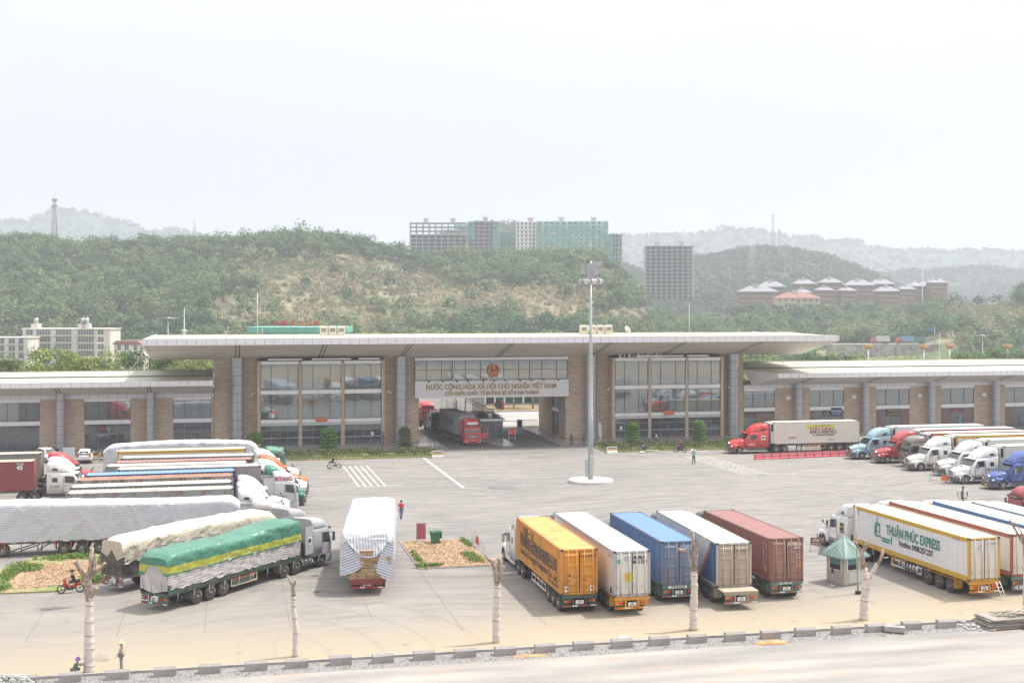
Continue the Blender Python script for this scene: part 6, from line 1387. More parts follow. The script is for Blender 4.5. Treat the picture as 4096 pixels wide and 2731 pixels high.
# ------------------------------------------------------------------ wrapped, pollarded trees by the kerb
M_WRAP = plain('pale_cloth_wrap', (.64, .56, .51), .9, 0, .16, 3); 
m, n, l, b, o = _nodes('pollard_bark'); c = mixc(n, l, ramp(n, l, noise(n, l, 5, 6), .4, .6), (.20, .15, .11), (.40, .33, .26)); l(c, b.inputs['Base Color']); b.inputs['Roughness'].default_value = .9; M_BARK = m
M_CUT = plain('fresh_cut_wood', (.55, .30, .15), .8, 0, .2)
Rv = Vector((_Rt[0], _Rt[1], 0)); Fv = Vector((_F[0], _F[1], 0))
def pollard(x, y, label, wraps, limbs):
    r = thing('wrapped_tree', label, 'tree', (x, y, 0), 0, 'pollarded trees wrapped in cloth along the kerb')
    def P(p): return Rv*p[0]+Vector((0, 0, p[1]))+Fv*(p[2] if len(p) > 2 else 0)
    for w_ in wraps:
        pts, rad = w_; q = []; qr = []; n_ = 34
        for i in range(n_+1):
            u = i/n_*(len(pts)-1); k = min(int(u), len(pts)-2); f = u-k
            a = P(pts[k]).lerp(P(pts[k+1]), f); q.append(a); rr = rad[k]*(1-f)+rad[k+1]*f; qr.append(.72*rr*(1+.03*math.sin(i*1.1)+rt.uniform(-.05, .05)-(.12 if i % 7 == 5 else 0)))
        mb = MB(); mb.path(q, qr, M_WRAP, 12)
        e = q[-1]; 
        for v_ in range(len(mb.v)): p_ = mb.v[v_]; mb.v[v_] = (p_[0]+rt.uniform(-.018, .018), p_[1]+rt.uniform(-.018, .018), p_[2]+rt.uniform(-.02, .02))
        for ti in range(3, len(q)-2, 7):
            dd = (q[ti+1]-q[ti-1]).normalized(); mb.tube(q[ti]-dd*.02, q[ti]+dd*.02, qr[ti]*1.05, plain('tie_cord', (.34, .27, .22), .9, 0, .2), 12)
        mb.build('cloth_wrap', r)
    for j, (pts, rad) in enumerate(limbs):
        rad = [q_*.8 for q_ in rad]; mb = MB(); mb.path([P(p) for p in pts], rad, M_BARK, 10)
        d = (P(pts[-1])-P(pts[-2])).normalized(); e = P(pts[-1]); mb.tube(e-d*.01, e+d*.012, rad[-1]*.96, M_CUT, 10)
        mb.build('trunk' if j == 0 else 'limb', r)
T_ = pollard
T_(-7.29, 71.6, 'wrapped tree left of the straw hat worker, with a tall crown of six cut limbs', [([(-.02, 0), (0, 1.5), (-.02, 2.6), (.02, 4.05)], [.40, .38, .34, .27])],
   [([(0, 3.9), (-.05, 4.5), (-.1, 5.1), (-.05, 5.45)], [.24, .26, .25, .16]), ([(-.1, 5.0), (.05, 5.6), (.15, 6.75)], [.18, .15, .14]), ([(-.15, 5.0), (-.4, 5.5), (-.62, 6.1)], [.13, .11, .11]), ([(-.25, 5.1), (-.65, 5.7), (-.8, 6.0)], [.1, .08, .09]), ([(.05, 5.1), (.25, 5.6), (.38, 6.4)], [.13, .12, .11]), ([(.2, 5.3), (.55, 5.6), (.85, 5.95)], [.12, .1, .1]), ([(0, 4.1), (.3, 4.3), (.42, 4.6)], [.15, .12, .12])])
T_(3.73, 72.4, 'thin wrapped tree below the green tarpaulin trailer, ending in a small cut fork', [([(0, 0), (.05, 1.5), (-.1, 2.8), (-.08, 3.4)], [.24, .23, .2, .22])],
   [([(-.08, 3.3), (-.12, 3.9), (-.1, 4.05)], [.16, .14, .12]), ([(-.1, 3.9), (-.3, 4.3), (-.42, 4.6)], [.1, .09, .08]), ([(-.12, 3.9), (0, 4.15), (.02, 4.35)], [.1, .08, .09])])
T_(15.5, 72.8, 'wrapped tree left of the yellow container, with three stubby cut limbs', [([(-.05, 0), (-.05, 1.5), (.02, 2.6), (.02, 3.5)], [.32, .31, .3, .27])],
   [([(.02, 3.4), (-.05, 4.1), (-.2, 4.9)], [.24, .24, .23]), ([(0, 4.2), (.2, 4.6), (.18, 4.95)], [.16, .14, .13]), ([(.05, 3.9), (.25, 4.2), (.42, 4.5)], [.15, .11, .1]), ([(-.25, 4.7), (-.6, 5.0), (-.75, 5.2)], [.13, .09, .08]), ([(.1, 3.4), (.2, 4.0), (.22, 4.9)], [.1, .12, .12])])
T_(27.87, 73.0, 'tall wrapped tree in front of the blue container, with a bent left limb', [([(-.02, 0), (0, 1.4), (.04, 2.6), (.0, 3.6)], [.36, .33, .3, .3])],
   [([(.05, 3.5), (.12, 4.3), (.15, 4.9)], [.22, .17, .17]), ([(.13, 4.8), (-.05, 5.4), (-.12, 6.05)], [.15, .13, .13]), ([(.15, 4.8), (.4, 5.2), (.62, 5.65)], [.13, .11, .1]), ([(-.1, 3.5), (-.2, 4.2), (-.38, 4.7), (-.95, 4.95)], [.15, .13, .12, .12])])
T_(39.26, 73.0, 'forked wrapped tree beside the green roofed kiosk', [([(-.02, 0), (.05, 1.4), (.2, 2.55), (.0, 3.3)], [.38, .36, .34, .22]), ([(.2, 2.3), (.55, 3.0), (.85, 3.55)], [.24, .2, .17])],
   [([(0, 3.2), (-.1, 3.9), (-.15, 4.4)], [.2, .17, .16]), ([(-.12, 4.3), (-.4, 4.65), (-.62, 4.95)], [.13, .1, .09]), ([(-.1, 4.3), (.2, 4.7), (.42, 5.2)], [.15, .12, .12]), ([(.1, 4.6), (0, 4.9), (-.15, 5.15)], [.07, .06, .05]), ([(.85, 3.5), (1.1, 3.9), (1.2, 4.45)], [.14, .13, .12]), ([(1.1, 3.9), (1.4, 3.92), (1.55, 3.95)], [.08, .06, .05])])
T_(51.0, 73.2, 'bare branched tree cut by the right edge in front of the brick red framed container', [([(0, 0), (0, 2.0), (0, 3.4)], [.32, .3, .26])],
   [([(0, 3.3), (-.05, 4.0), (0, 4.6)], [.2, .18, .15]), ([(0, 4.0), (-.5, 4.8), (-.95, 5.6), (-1.1, 5.85)], [.13, .11, .09, .08]), ([(-.1, 4.4), (-.35, 5.1), (-.7, 5.6)], [.08, .06, .05])])
# ------------------------------------------------------------------ leafy helper for shrubs, hedges and trees
def foliage(root, C_, R3, tones, per, leaf, name='foliage'):
    o = leaf_cloud(np.array(C_, float), np.array(R3, float), np.array(tones, float), np.full(len(C_), per), leaf, name, rg); o.parent = root; return o
M_TRUNK = plain('tree_bark', (.16, .12, .09), .9, 0, .3)
def topiary(x, y, h, r, label, tiers, tone=(.17, .30, .07), z=0.):
    t = thing('clipped_shrub', label, 'topiary', (x, y, z), 0, 'clipped shrubs in the planting beds')
    C_, R3, tn = [], [], []
    mb = MB(); mb.tube((0, 0, 0), (0, 0, h*.8), .09, M_TRUNK, 8); mb.build('trunk', t)
    if tiers:
        for i in range(tiers):
            u = i/(tiers-1); zz = .22+u*(h-.9); rr = r*(1.0-.25*u)
            for k in range(9): a = 2*math.pi*k/9; C_.append((rr*.62*math.cos(a), rr*.62*math.sin(a), zz)); R3.append((rr*.42, rr*.42, h/tiers*.27)); tn.append(tone)
            C_.append((0, 0, zz)); R3.append((rr*.5, rr*.5, h/tiers*.3)); tn.append(tone)
        for k in range(8): a = k*.785; C_.append((r*.35*math.cos(a), r*.35*math.sin(a), h-.75)); R3.append((r*.42, r*.42, .6)); tn.append(tone)
        C_.append((0, 0, h-.55)); R3.append((r*.5, r*.5, .55)); tn.append(tone); foliage(t, C_, R3, tn, 150, .07)
    else:
        for k in range(40):
            a = rt.uniform(0, 6.28); p = math.acos(rt.uniform(-.5, 1)); C_.append((r*.6*math.sin(p)*math.cos(a), r*.6*math.sin(p)*math.sin(a), h-r+r*.6*math.cos(p))); R3.append((r*.38,)*3); tn.append(tone)
        foliage(t, C_, R3, tn, 110, .09)
topiary(3.6, 173.2, 3.0, 1.25, 'round clipped bush standing behind the striped tarpaulin trailer', 0, z=.0)
topiary(13.37, 172.2, 3.5, 1.4, 'tall tiered green shrub in front of the left exit sign', 7)
topiary(23.7, 172.3, 3.4, 1.15, 'dull brownish tiered shrub beside the left gateway column', 8, (.15, .17, .09))
topiary(56.08, 170.9, 3.6, 1.2, 'tall tiered green shrub nearer the gateway in the right bed', 8)
topiary(65.77, 170.2, 3.6, 1.2, 'tall tiered green shrub nearer the red tractor in the right bed', 8)
topiary(76.4, 174.2, 2.6, .8, 'round clipped bush behind the bright red tractor', 0)
def bed(x0, x1, y0, y1, label, sl=0, sr=0):
    t = thing('hedge_bed', label, 'hedge', ((x0+x1)/2, (y0+y1)/2, 0), 0, 'planting beds in front of the halls'); cx, cy = (x0+x1)/2, (y0+y1)/2
    mb = MB(); mb.prism([(x0-cx, y0-cy), (x1-cx, y0-cy), (x1-cx-sr, y1-cy), (x0-cx+sl, y1-cy)], 0, .12, M_GRASSB, 'Z'); mb.build('soil', t)
    n_ = int((x1-x0)*(y1-y0)*1.3); C_ = []; tn = []
    for k in range(n_):
        v = rt.uniform(0, 1); a = x0+.6+sl*v; b_ = x1-.6-sr*v; C_.append((rt.uniform(a, b_)-cx, y0+1.1+v*(y1-y0-1.6)-cy, .42+rt.uniform(-.06, .1))); tn.append(rt.choice([(.10, .15, .05), (.16, .17, .08), (.13, .11, .06), (.09, .14, .045)]))
    foliage(t, C_, np.full((n_, 3), .55)*np.array([1, 1, .7]), tn, 46, .1, 'shrub_mass')
    n_ = int((x1-x0)/.28); C_ = [(x0-cx+(x1-x0)*(k+.5)/n_, y0+.3-cy, .28) for k in range(n_)]+[(x0+.2+sl*k/10-cx, y0+(y1-y0)*k/10-cy, .28) for k in range(11)]
    foliage(t, C_, np.full((len(C_), 3), .26), [(.14, .21, .05)]*len(C_), 60, .06, 'border_hedge')
bed(-1, 27.4, 164.1, 171.0, 'planting bed of mixed shrubs with a clipped green border in front of the left hall', 0, .8)
bed(50.2, 74.0, 163.9, 171.6, 'planting bed of mixed shrubs with a clipped green border in front of the right hall', 0, 0)
def jersey(x, y, rz, label):
    t = thing('road_barrier', label, 'barrier', (x, y, 0), R_(rz), 'painted concrete barriers at the ends of the planting beds')
    mb = MB(); mb.prism([(-.3, 0), (.3, 0), (.27, .18), (.14, .35), (.12, .85), (-.12, .85), (-.14, .35), (-.27, .18)], -.75, .75, plain('scuffed_white_concrete', (.68, .66, .62), .85, 0, .3, 3), 'X'); mb.build('block', t)
    mb = MB(); mb.box(-.755, -.155, .42, .755, -.148, .6, plain('yellow_stripe', (.7, .4, .04), .7, 0, .3)); mb.box(-.6, -.15, .66, .6, -.145, .78, M_GREYF); mb.build('stripe', t)
jersey(26.85, 163.6, 0, 'white concrete barrier with yellow stripe at the end of the left bed'); jersey(50.6, 163.3, 6, 'white concrete barrier with yellow stripe at the corner of the right bed')
# white tube rail by the left pier
t = thing('tube_rail', 'low white tube rail beside the brownish tiered shrub', 'railing', (26.2, 173.0, 0)); mb = MB()
mb.tube((-2.4, 0, .75), (1.5, 0, .75), .04, M_WHITE, 6)
for x in (-2.4, -.4, 1.5): mb.tube((x, 0, 0), (x, 0, .75), .04, M_WHITE, 6)
mb.build('rail', t)
# ------------------------------------------------------------------ high mast
t = thing('high_mast_light', 'very tall grey floodlight mast on a round white plinth in the middle of the yard', 'floodlight mast', (39.87, 136.6, 0))
mb = MB(); mb.lathe([(2.5, 0), (2.5, .33), (2.42, .38), (0, .38)], plain('white_plinth', (.62, .60, .56), .8, 0, .3, 2), 48, smooth=False); mb.build('plinth', t)
M_MAST = plain('mast_zinc', (.40, .44, .45), .4, .4, .1, .6)
mb = MB(); mb.path([(0, 0, .38), (0, 0, 6), (0, 0, 7.6), (0, 0, 7.62), (0, 0, 14), (0, 0, 22.6)], [.30, .27, .26, .245, .20, .13], M_MAST, 16)
mb.box(-.62, -.12, .6, -.38, .12, 2.6, M_MAST).box(-.55, -.3, 3.9, -.3, -.1, 4.0, M_MAST).box(.3, -.3, 4.0, .75, -.2, 4.06, M_MAST); mb.build('pole', t)
mb = MB()
for k, (z, c_) in enumerate(((2.9, (.7, .7, .7)), (2.55, (.45, .55, .6)), (2.2, (.6, .55, .3)))): mb.box(-.14, -.305, z, .14, -.285, z+.26, plain('sticker', c_, .6, 0, .1))
mb.build('sticker', t)
mb = MB()
for k in range(24):
    a, b2 = 2*math.pi*k/24, 2*math.pi*(k+1)/24; mb.tube((1.15*math.cos(a), 1.15*math.sin(a), 22.9), (1.15*math.cos(b2), 1.15*math.sin(b2), 22.9), .06, M_STEEL, 6)
for k in range(6): a = k*math.pi/3; mb.tube((0, 0, 22.9), (1.15*math.cos(a), 1.15*math.sin(a), 22.9), .05, M_STEEL, 6)
mb.tube((0, 0, 22.5), (0, 0, 24.9), .09, M_STEEL, 8).tube((0, 0, 24.9), (0, 0, 26.4), .015, M_STEEL, 4).box(0, -.03, 24.3, 1.3, .03, 24.85, M_STEEL).box(-.3, -.3, 23.0, .3, .3, 24.6, M_STEEL); mb.build('lamp_ring', t)
for k in range(10):
    a = k*math.pi/5+.3; M = Matrix.Translation((1.3*math.cos(a), 1.3*math.sin(a), 22.55)) @ Matrix.Rotation(a, 4, 'Z') @ Matrix.Rotation(R_(35), 4, 'Y')
    mb = MB(); mb.box(-.12, -.27, -.25, .14, .27, .25, M_STEEL, M).box(.14, -.22, -.2, .155, .22, .2, M_LAMPW, M); mb.build('floodlight', t)
for k in range(4):
    a = k*math.pi/2+.2; M = Matrix.Translation((1.1*math.cos(a), 1.1*math.sin(a), 23.7)) @ Matrix.Rotation(a, 4, 'Z'); mb = MB(); mb.box(-.1, -.2, -.3, .1, .2, .3, M_STEEL, M).tube((1.1*math.cos(a), 1.1*math.sin(a), 22.9), (1.1*math.cos(a), 1.1*math.sin(a), 23.4), .03, M_BLACK, 5); mb.build('floodlight', t)
# ------------------------------------------------------------------ barriers, signs, bins
def crowd_barrier(p, q, label, panel=None, txt=None):
    p = Vector((p[0], p[1], 0)); q = Vector((q[0], q[1], 0)); Lb = (q-p).length; t = thing('crowd_barrier', label, 'barrier', p, math.atan2(q.y-p.y, q.x-p.x), 'steel crowd barriers')
    mb = MB(); 
    for a, b_ in (((0, 1.02), (Lb, 1.02)), ((0, .18), (Lb, .18)), ((0, 0), (0, 1.02)), ((Lb, 0), (Lb, 1.02))): mb.tube((a[0], 0, a[1]), (b_[0], 0, b_[1]), .025, M_STEEL, 6)
    for s in (0, Lb): mb.tube((s, -.3, .03), (s, .3, .03), .025, M_STEEL, 6)
    n_ = int(Lb/.5)
    for k in range(1, n_): x = Lb*k/n_; mb.tube((x, 0, .18), (x, 0, 1.02), .014, M_STEEL, 5)
    mb.build('frame', t)
    if panel:
        a, b_ = panel; mb = MB(); mb.box(a, -.045, .3, b_, -.03, .95, plain('red_sign', RED, .5, 0, .05))
        if txt: text(mb, txt[0], .26, plain('sign_ink', YEL, .5, 0, 0), ((a+b_)/2, -.052, .72), (1, 0, 0), (0, 0, 1), .006, width=(b_-a)*.85); text(mb, txt[1], .2, plain('sign_ink', YEL, .5, 0, 0), ((a+b_)/2, -.052, .45), (1, 0, 0), (0, 0, 1), .004, width=(b_-a)*.8)
        mb.build('sign_panel', t)
crowd_barrier(G(1888, 2168)[:2], G(1940, 2218)[:2], 'steel barrier with a red panel at the corner of the middle soil island', (1.9, 3.1))
crowd_barrier(G(3720, 1923)[:2], G(3853, 1948)[:2], 'long steel barrier with red and yellow sign in front of the white tractors', (1.9, 2.9), ('KHU VỰC', 'XE LẠNH'))
p = G(3262, 2203); t = thing('parking_sign', 'dark red no parking sign on two steel legs beside the maroon container', 'sign', (p.x, p.y, 0), R_(-8))
mb = MB()
for s in (-.42, .42): mb.tube((s, 0, .05), (s, 0, 1.12), .018, M_STEEL, 6).tube((s, -.25, .02), (s, .25, .02), .018, M_STEEL, 6).tube((s-.12, 0, .02), (s, 0, .22), .012, M_STEEL, 5).tube((s+.12, 0, .02), (s, 0, .22), .012, M_STEEL, 5)
mb.build('frame', t); mb = MB(); mb.box(-.4, -.02, .5, .4, .015, 1.1, plain('dark_red_sign', (.22, .015, .025), .5, 0, .05)); mb.build('board', t)
mb = MB(); text(mb, 'CẤM', .34, M_WHITE, (0, -.03, .87), (1, 0, 0), (0, 0, 1), .012, width=.6); text(mb, 'DỪNG, ĐỖ XE', .15, M_WHITE, (0, -.03, .61), (1, 0, 0), (0, 0, 1), .006, width=.72); mb.build('lettering', t)
t = thing('notice_board', 'plain faded red notice board standing by the green bin', 'notice board', (15.93, 105.6, .06), R_(-6)); mb = MB(); mb.box(-.36, -.02, .12, .36, .02, 1.45, plain('faded_red_board', (.42, .10, .13), .6, 0, .2)).box(-.4, -.03, .0, -.36, .03, 1.47, M_STEEL).box(.36, -.03, .0, .4, .03, 1.47, M_STEEL); mb.build('board', t)
t = thing('wheelie_bin', 'green wheeled rubbish bin with open lid on the soil island', 'bin', (16.86, 103.9, .06), R_(10)); gm = plain('green_plastic', (.03, .16, .07), .45, 0, .15)
mb = MB(); mb.loft([[(x*.27, y*.27, 0.08) for x, y in ((-1, -1), (1, -1), (1, 1), (-1, 1))], [(x*.36, y*.36, 1.0) for x, y in ((-1, -1), (1, -1), (1, 1), (-1, 1))]], gm, smooth=False).box(-.4, -.4, .97, .4, -.34, 1.04, gm).box(-.4, .34, .97, .4, .4, 1.04, gm).box(-.4, -.34, .97, -.34, .34, 1.04, gm).box(.34, -.34, .97, .4, .34, 1.04, gm); mb.build('body', t)
mb = MB(); mb.box(.42, -.36, .45, .47, .36, 1.06, gm); mb.build('lid', t)
for s in (-.25, .25): mb = MB(); mb.lathe([(0, -.04), (.12, -.04), (.12, .04), (0, .04)], M_BLACK, 12, 'Y', (.3, s, .12)); mb.build('wheel', t)
p = G(1650+1160/2.613-50, 1300+1205/2.613); t = thing('easel_sign', 'small red sign on a white easel on the gateway island', 'sign', (40.85, 181.2, .0)); mb = MB()
for s in (-.5, .5): mb.tube((s, 0, 0), (s, 0, 1.75), .04, M_WHITE, 6)
mb.tube((-.5, 0, .5), (.5, 0, .5), .03, M_WHITE, 6).box(-.46, -.03, .95, .46, .02, 1.7, plain('red_sign', RED, .5, 0, .05)); text(mb, 'DỪNG XE', .2, plain('sign_ink', YEL, .5, 0, 0), (0, -.04, 1.45), (1, 0, 0), (0, 0, 1), .006, width=.75); text(mb, 'KIỂM TRA', .16, plain('sign_ink', YEL, .5, 0, 0), (0, -.04, 1.15), (1, 0, 0), (0, 0, 1), .006, width=.7); mb.build('easel', t)
# red and white water barriers
wbm = MB(); prf = [(-.28, 0), (.28, 0), (.28, .12), (.16, .3), (.13, .72), (-.13, .72), (-.16, .3), (-.28, .12)]
wbm.prism(prf, -.56, .56, plain('red_barrier_plastic', (.60, .09, .12), .5, 0, .25, 3), 'X')
for x in (-.4, -.13, .13, .4): wbm.prism([(x+.09*math.cos(a*.785), .52+.09*math.sin(a*.785)) for a in range(8)], -.15, -.142, plain('cream_cap', (.7, .55, .5), .6), 'Y')
for x in (-.45, -.15, .15, .45): wbm.box(x-.03, -.22, .1, x+.03, -.17, .3, plain('red_barrier_plastic', (.60, .09, .12), .5, 0, .25, 3))
wo = wbm.build('w'); wmesh = wo.data; bpy.data.objects.remove(wo)
WD = ['leftmost, below the cab of the bright red tractor', 'second from the left end', 'third from the left end', 'fourth from the left end', 'fifth from the left end', 'sixth, the middle one', 'fifth from the right end', 'fourth from the right end', 'third from the right end', 'second from the right end', 'rightmost, by the light blue tractor']
for k in range(11):
    u = (k+.5)/11; o = bpy.data.objects.new('water_barrier', wmesh); COL.objects.link(o); o.location = (66.4+u*13.6, 152.3+u*1.2, 0); o.rotation_euler = (0, 0, R_(5)); tag(o, 'red plastic road barrier, '+WD[k], 'barrier', 'row of red plastic barriers')
# kiosk
t = thing('guard_kiosk', 'small square kiosk with pointed green sheet roof between the container rows', 'kiosk', (43.2, 83.2, 0)); M_KW = plain('cream_grey_panel', (.50, .46, .40), .7, 0, .25, 1.5); M_GR = roofmat('green_roof_sheet', (.23, .345, .31), (.29, .41, .37), .16)
NK = 4; hexp = lambda r, z, off=R_(-117): [(r*math.cos(off+k*2*math.pi/NK), r*math.sin(off+k*2*math.pi/NK), z) for k in range(NK)]
mb = MB(); mb.loft([hexp(1.22, .08), hexp(1.22, 2.1)], M_KW, smooth=False); mb.build('wall', t)
mb = MB(); mb.loft([hexp(1.3, 0), hexp(1.3, .08)], M_CONC, smooth=False); mb.build('base', t)
mb = MB(); A_ = hexp(1.8, 2.02); B_ = (0, 0, 3.35); i0 = len(mb.v)
for k in range(NK): a, b_ = A_[k], A_[(k+1) % NK]; mb.quad([a, b_, B_], M_GR); mb.tube(a, B_, .035, M_GR, 5)
mb.quad(hexp(1.78, 2.0)[::-1], M_KW)
for k in range(NK): a, b_ = Vector(A_[k]), Vector(A_[(k+1) % NK]); mb.quad([a, b_, b_-Vector((0, 0, .1)), a-Vector((0, 0, .1))], M_GR)
for k in range(NK):
    a, b_ = Vector(A_[k]), Vector(A_[(k+1) % NK]); ap = Vector(B_)
    for j in range(1, 14): s = a.lerp(b_, j/14); tt = abs(j/14-.5)*2; e = s.lerp(((a+b_)/2).lerp(ap, 1-tt) if False else ap, 1-tt); mb.tube(s+Vector((0, 0, .02)), s.lerp(ap, (1-tt)*.92)+Vector((0, 0, .02)), .018, M_GR, 4)
mb.build('roof', t)
H = hexp(1.22, 0); SD = 1.22*2**.5
for k in range(NK):
    a, b_ = Vector(H[k]), Vector(H[(k+1) % NK]); d = (b_-a).normalized(); nn = Vector((d.y, -d.x, 0)); mb = MB()
    def wq(u0, u1, z0, z1, m_, o_): return mb.quad([a+d*(SD*u0)+nn*o_+Vector((0, 0, z0)), a+d*(SD*u1)+nn*o_+Vector((0, 0, z0)), a+d*(SD*u1)+nn*o_+Vector((0, 0, z1)), a+d*(SD*u0)+nn*o_+Vector((0, 0, z1))], m_)
    wq(.14, .86, 1.0, 1.95, M_WHITE, .012); wq(.2, .8, 1.06, 1.9, plain('teal_window_glass', (.16, .30, .34), .15), .02); wq(.2, .8, 1.06, 1.42, M_BLACK, .026)
    if k == 0: wq(.3, .95, .1, .95, plain('ribbed_white_panel', (.62, .62, .60), .6, 0, .1), .012)
    mb.build('window', t)
t = thing('thin_pole', 'thin tall grey pole with a black foot in front of the kiosk', 'pole', (42.37, 79.6, 0)); mb = MB(); mb.tube((0, 0, 0), (-.2, 0, 6.6), .055, M_MAST, 8); mb.build('pole', t); mb = MB(); mb.box(-.15, -.15, 0, .2, .15, .22, M_BLACK); mb.build('foot', t)
t = thing('stanchion', 'waist high stanchion with dark paddle head left of the kiosk', 'stanchion', (41.88, 82.4, 0)); mb = MB(); mb.lathe([(.22, 0), (.22, .04), (.05, .1)], M_STEEL, 16).tube((0, 0, .05), (0, 0, .9), .035, M_STEEL, 8).blob((0, 0, 1.05), (.1, .04, .24), M_BLACK, 8, 6); mb.build('post', t)
t = thing('ornate_lamp_post', 'black ornate lamp post with curled arms behind the right hand containers', 'lamp post', (62.6, 98.8, 0)); mb = MB(); mb.path([(0, 0, 0), (0, 0, .6), (0, 0, 1), (0, 0, 3.9)], [.2, .16, .09, .06], M_BLACK, 10)
for k in range(5):
    a = k*1.257; c_, s_ = math.cos(a), math.sin(a); mb.path([(0, 0, 3.1), (.3*c_, .3*s_, 3.05), (.45*c_, .45*s_, 3.3), (.42*c_, .42*s_, 3.5)], .028, M_BLACK, 6); mb.blob((.42*c_, .42*s_, 3.58), .07, M_BLACK, 6, 5)
mb.blob((0, 0, 4.0), (.08, .08, .16), M_BLACK, 8, 6); mb.build('post', t)
# guard booth in the gateway
t = thing('guard_booth', 'dark glazed guard booth with flat white edged roof on the gateway island', 'booth', (38.4, 188.2, .165)); M_BG = glassmat('booth_glass', (.05, .055, .07), .15)
mb = MB(); mb.box(-1.6, -4.4, 0, 1.6, 4.4, 2.62, M_BG); mb.build('wall', t)
mb = MB()
for x in (-1.62, -.55, .52, 1.58): mb.box(x-.03, -4.44, 0, x+.05, -4.4, 2.62, M_FRAMEG)
mb.box(-1.6, -4.45, .78, 1.6, -4.41, .84, M_FRAMEG)
for y in (-4.3, -2.2, 0, 2.2, 4.3): mb.box(-1.64, y-.03, 0, -1.6, y+.03, 2.62, M_FRAMEG).box(1.6, y-.03, 0, 1.64, y+.03, 2.62, M_FRAMEG)
mb.build('frame', t); mb = MB(); mb.box(-1.85, -4.75, 2.62, 1.85, 4.75, 2.95, M_WHITE).box(-1.75, -4.65, 2.95, 1.75, 4.65, 2.99, M_DARK); mb.build('roof', t)
mb = MB()
for y in range(-4, 6): mb.tube((-1.5, y*.9, 3.3), (1.5, y*.9, 3.3), .035, M_DARK, 5)
for x in (-1.5, 1.5): mb.tube((x, -4.2, 3.3), (x, 4.2, 3.3), .05, M_DARK, 6).tube((x, -4.2, 2.98), (x, -4.2, 3.3), .04, M_DARK, 5)
mb.box(-.3, -3.3, 2.99, .2, -2.9, 3.6, M_WHITE).box(-1.1, .5, 2.99, -.2, 1.2, 3.5, M_DARK); mb.build('roof_rack', t)
t = thing('gantry_arm', 'dark pipe gantry carrying small floodlights over the guard booth', 'gantry', (40.2, 192, 0)); mb = MB(); mb.tube((-3.2, 6, 5.2), (-.2, -2, 3.6), .07, M_DARK, 6).tube((-3.2, 6, 4.8), (-.2, -2, 3.2), .05, M_DARK, 6).tube((-3.2, 6, 0), (-3.2, 6, 5.3), .08, M_DARK, 6).tube((-.2, -2, 0), (-.2, -2, 3.7), .06, M_DARK, 6)
for k in range(6): u = k/5; mb.tube((-3.2+3*u, 6-8*u, 5.2-1.6*u), (-3.2+3*u, 6-8*u, 4.8-1.6*u), .03, M_DARK, 4)
mb.build('truss', t)
for k in range(4): u = .15+k*.25; mb = MB(); mb.box(-3.2+3*u-.1, 6-8*u-.3, 5.3-1.6*u, -3.2+3*u+.35, 6-8*u-.1, 5.5-1.6*u, M_STEEL); mb.build('floodlight', t)
t = thing('round_road_sign', 'round red rimmed height sign beside the guard booth', 'road sign', (41.9, 196.0, 0)); mb = MB(); mb.tube((0, 0, 0), (0, 0, 4.2), .04, M_STEEL, 6); mb.build('post', t)
mb = MB(); disc(mb, .62, -.05, 0, plain('sign_red', (.5, .02, .03), .4), 28, 0, 4.2); disc(mb, .45, -.06, -.05, M_WHITE, 28, 0, 4.2); text(mb, '4.5m', .3, M_BLACK, (0, -.07, 4.2), (1, 0, 0), (0, 0, 1), .006, width=.62); mb.build('sign_face', t)
t = thing('convex_mirror', 'round black backed traffic mirror above the EVERGREEN container', 'mirror', (35.0, 197, 0)); mb = MB(); mb.tube((.4, 0, 0), (.4, 0, 4.9), .05, M_DARK, 6).tube((.4, 0, 4.9), (0, 0, 5.6), .05, M_DARK, 6); disc(mb, .5, -.08, .08, M_BLACK, 24, -.1, 5.8); mb.build('mirror', t)
t = thing('railing_gate', 'dark railing gate with solid end box beside the right gateway wall', 'gate', (46.3, 199.4, .15)); mb = MB(); mb.box(-.35, 0, 0, .35, .9, 1.25, M_DARK); mb.build('motor_box', t); mb = MB(); mb.tube((.35, 0, 1.2), (3.0, .6, 1.2), .04, M_DARK, 5).tube((.35, 0, .1), (3.0, .6, .1), .04, M_DARK, 5)
for k in range(14): u = k/13; mb.tube((.35+2.65*u, .6*u, .1), (.35+2.65*u, .6*u, 1.2), .025, M_DARK, 4)
mb.build('railing', t)
mb = MB(); mb.tube((46.2, 199.5, 1.15), (40.6, 200.5, 1.3), .05, M_DARK, 6); tag(mb.build('barrier_arm'), 'thin dark barrier arm reaching from the railing gate to the guard booth', 'barrier arm')
mb = MB(); M = Matrix.Translation((54.6, 182.0, .16)) @ Matrix.Rotation(R_(-9), 4, 'X'); mb.box(-.25, -.04, 0, .25, .0, 2.6, M_ALU, M); tag(mb.build('loose_panel'), 'tall grey panel leaning on the brick wall behind the light mast', 'panel')
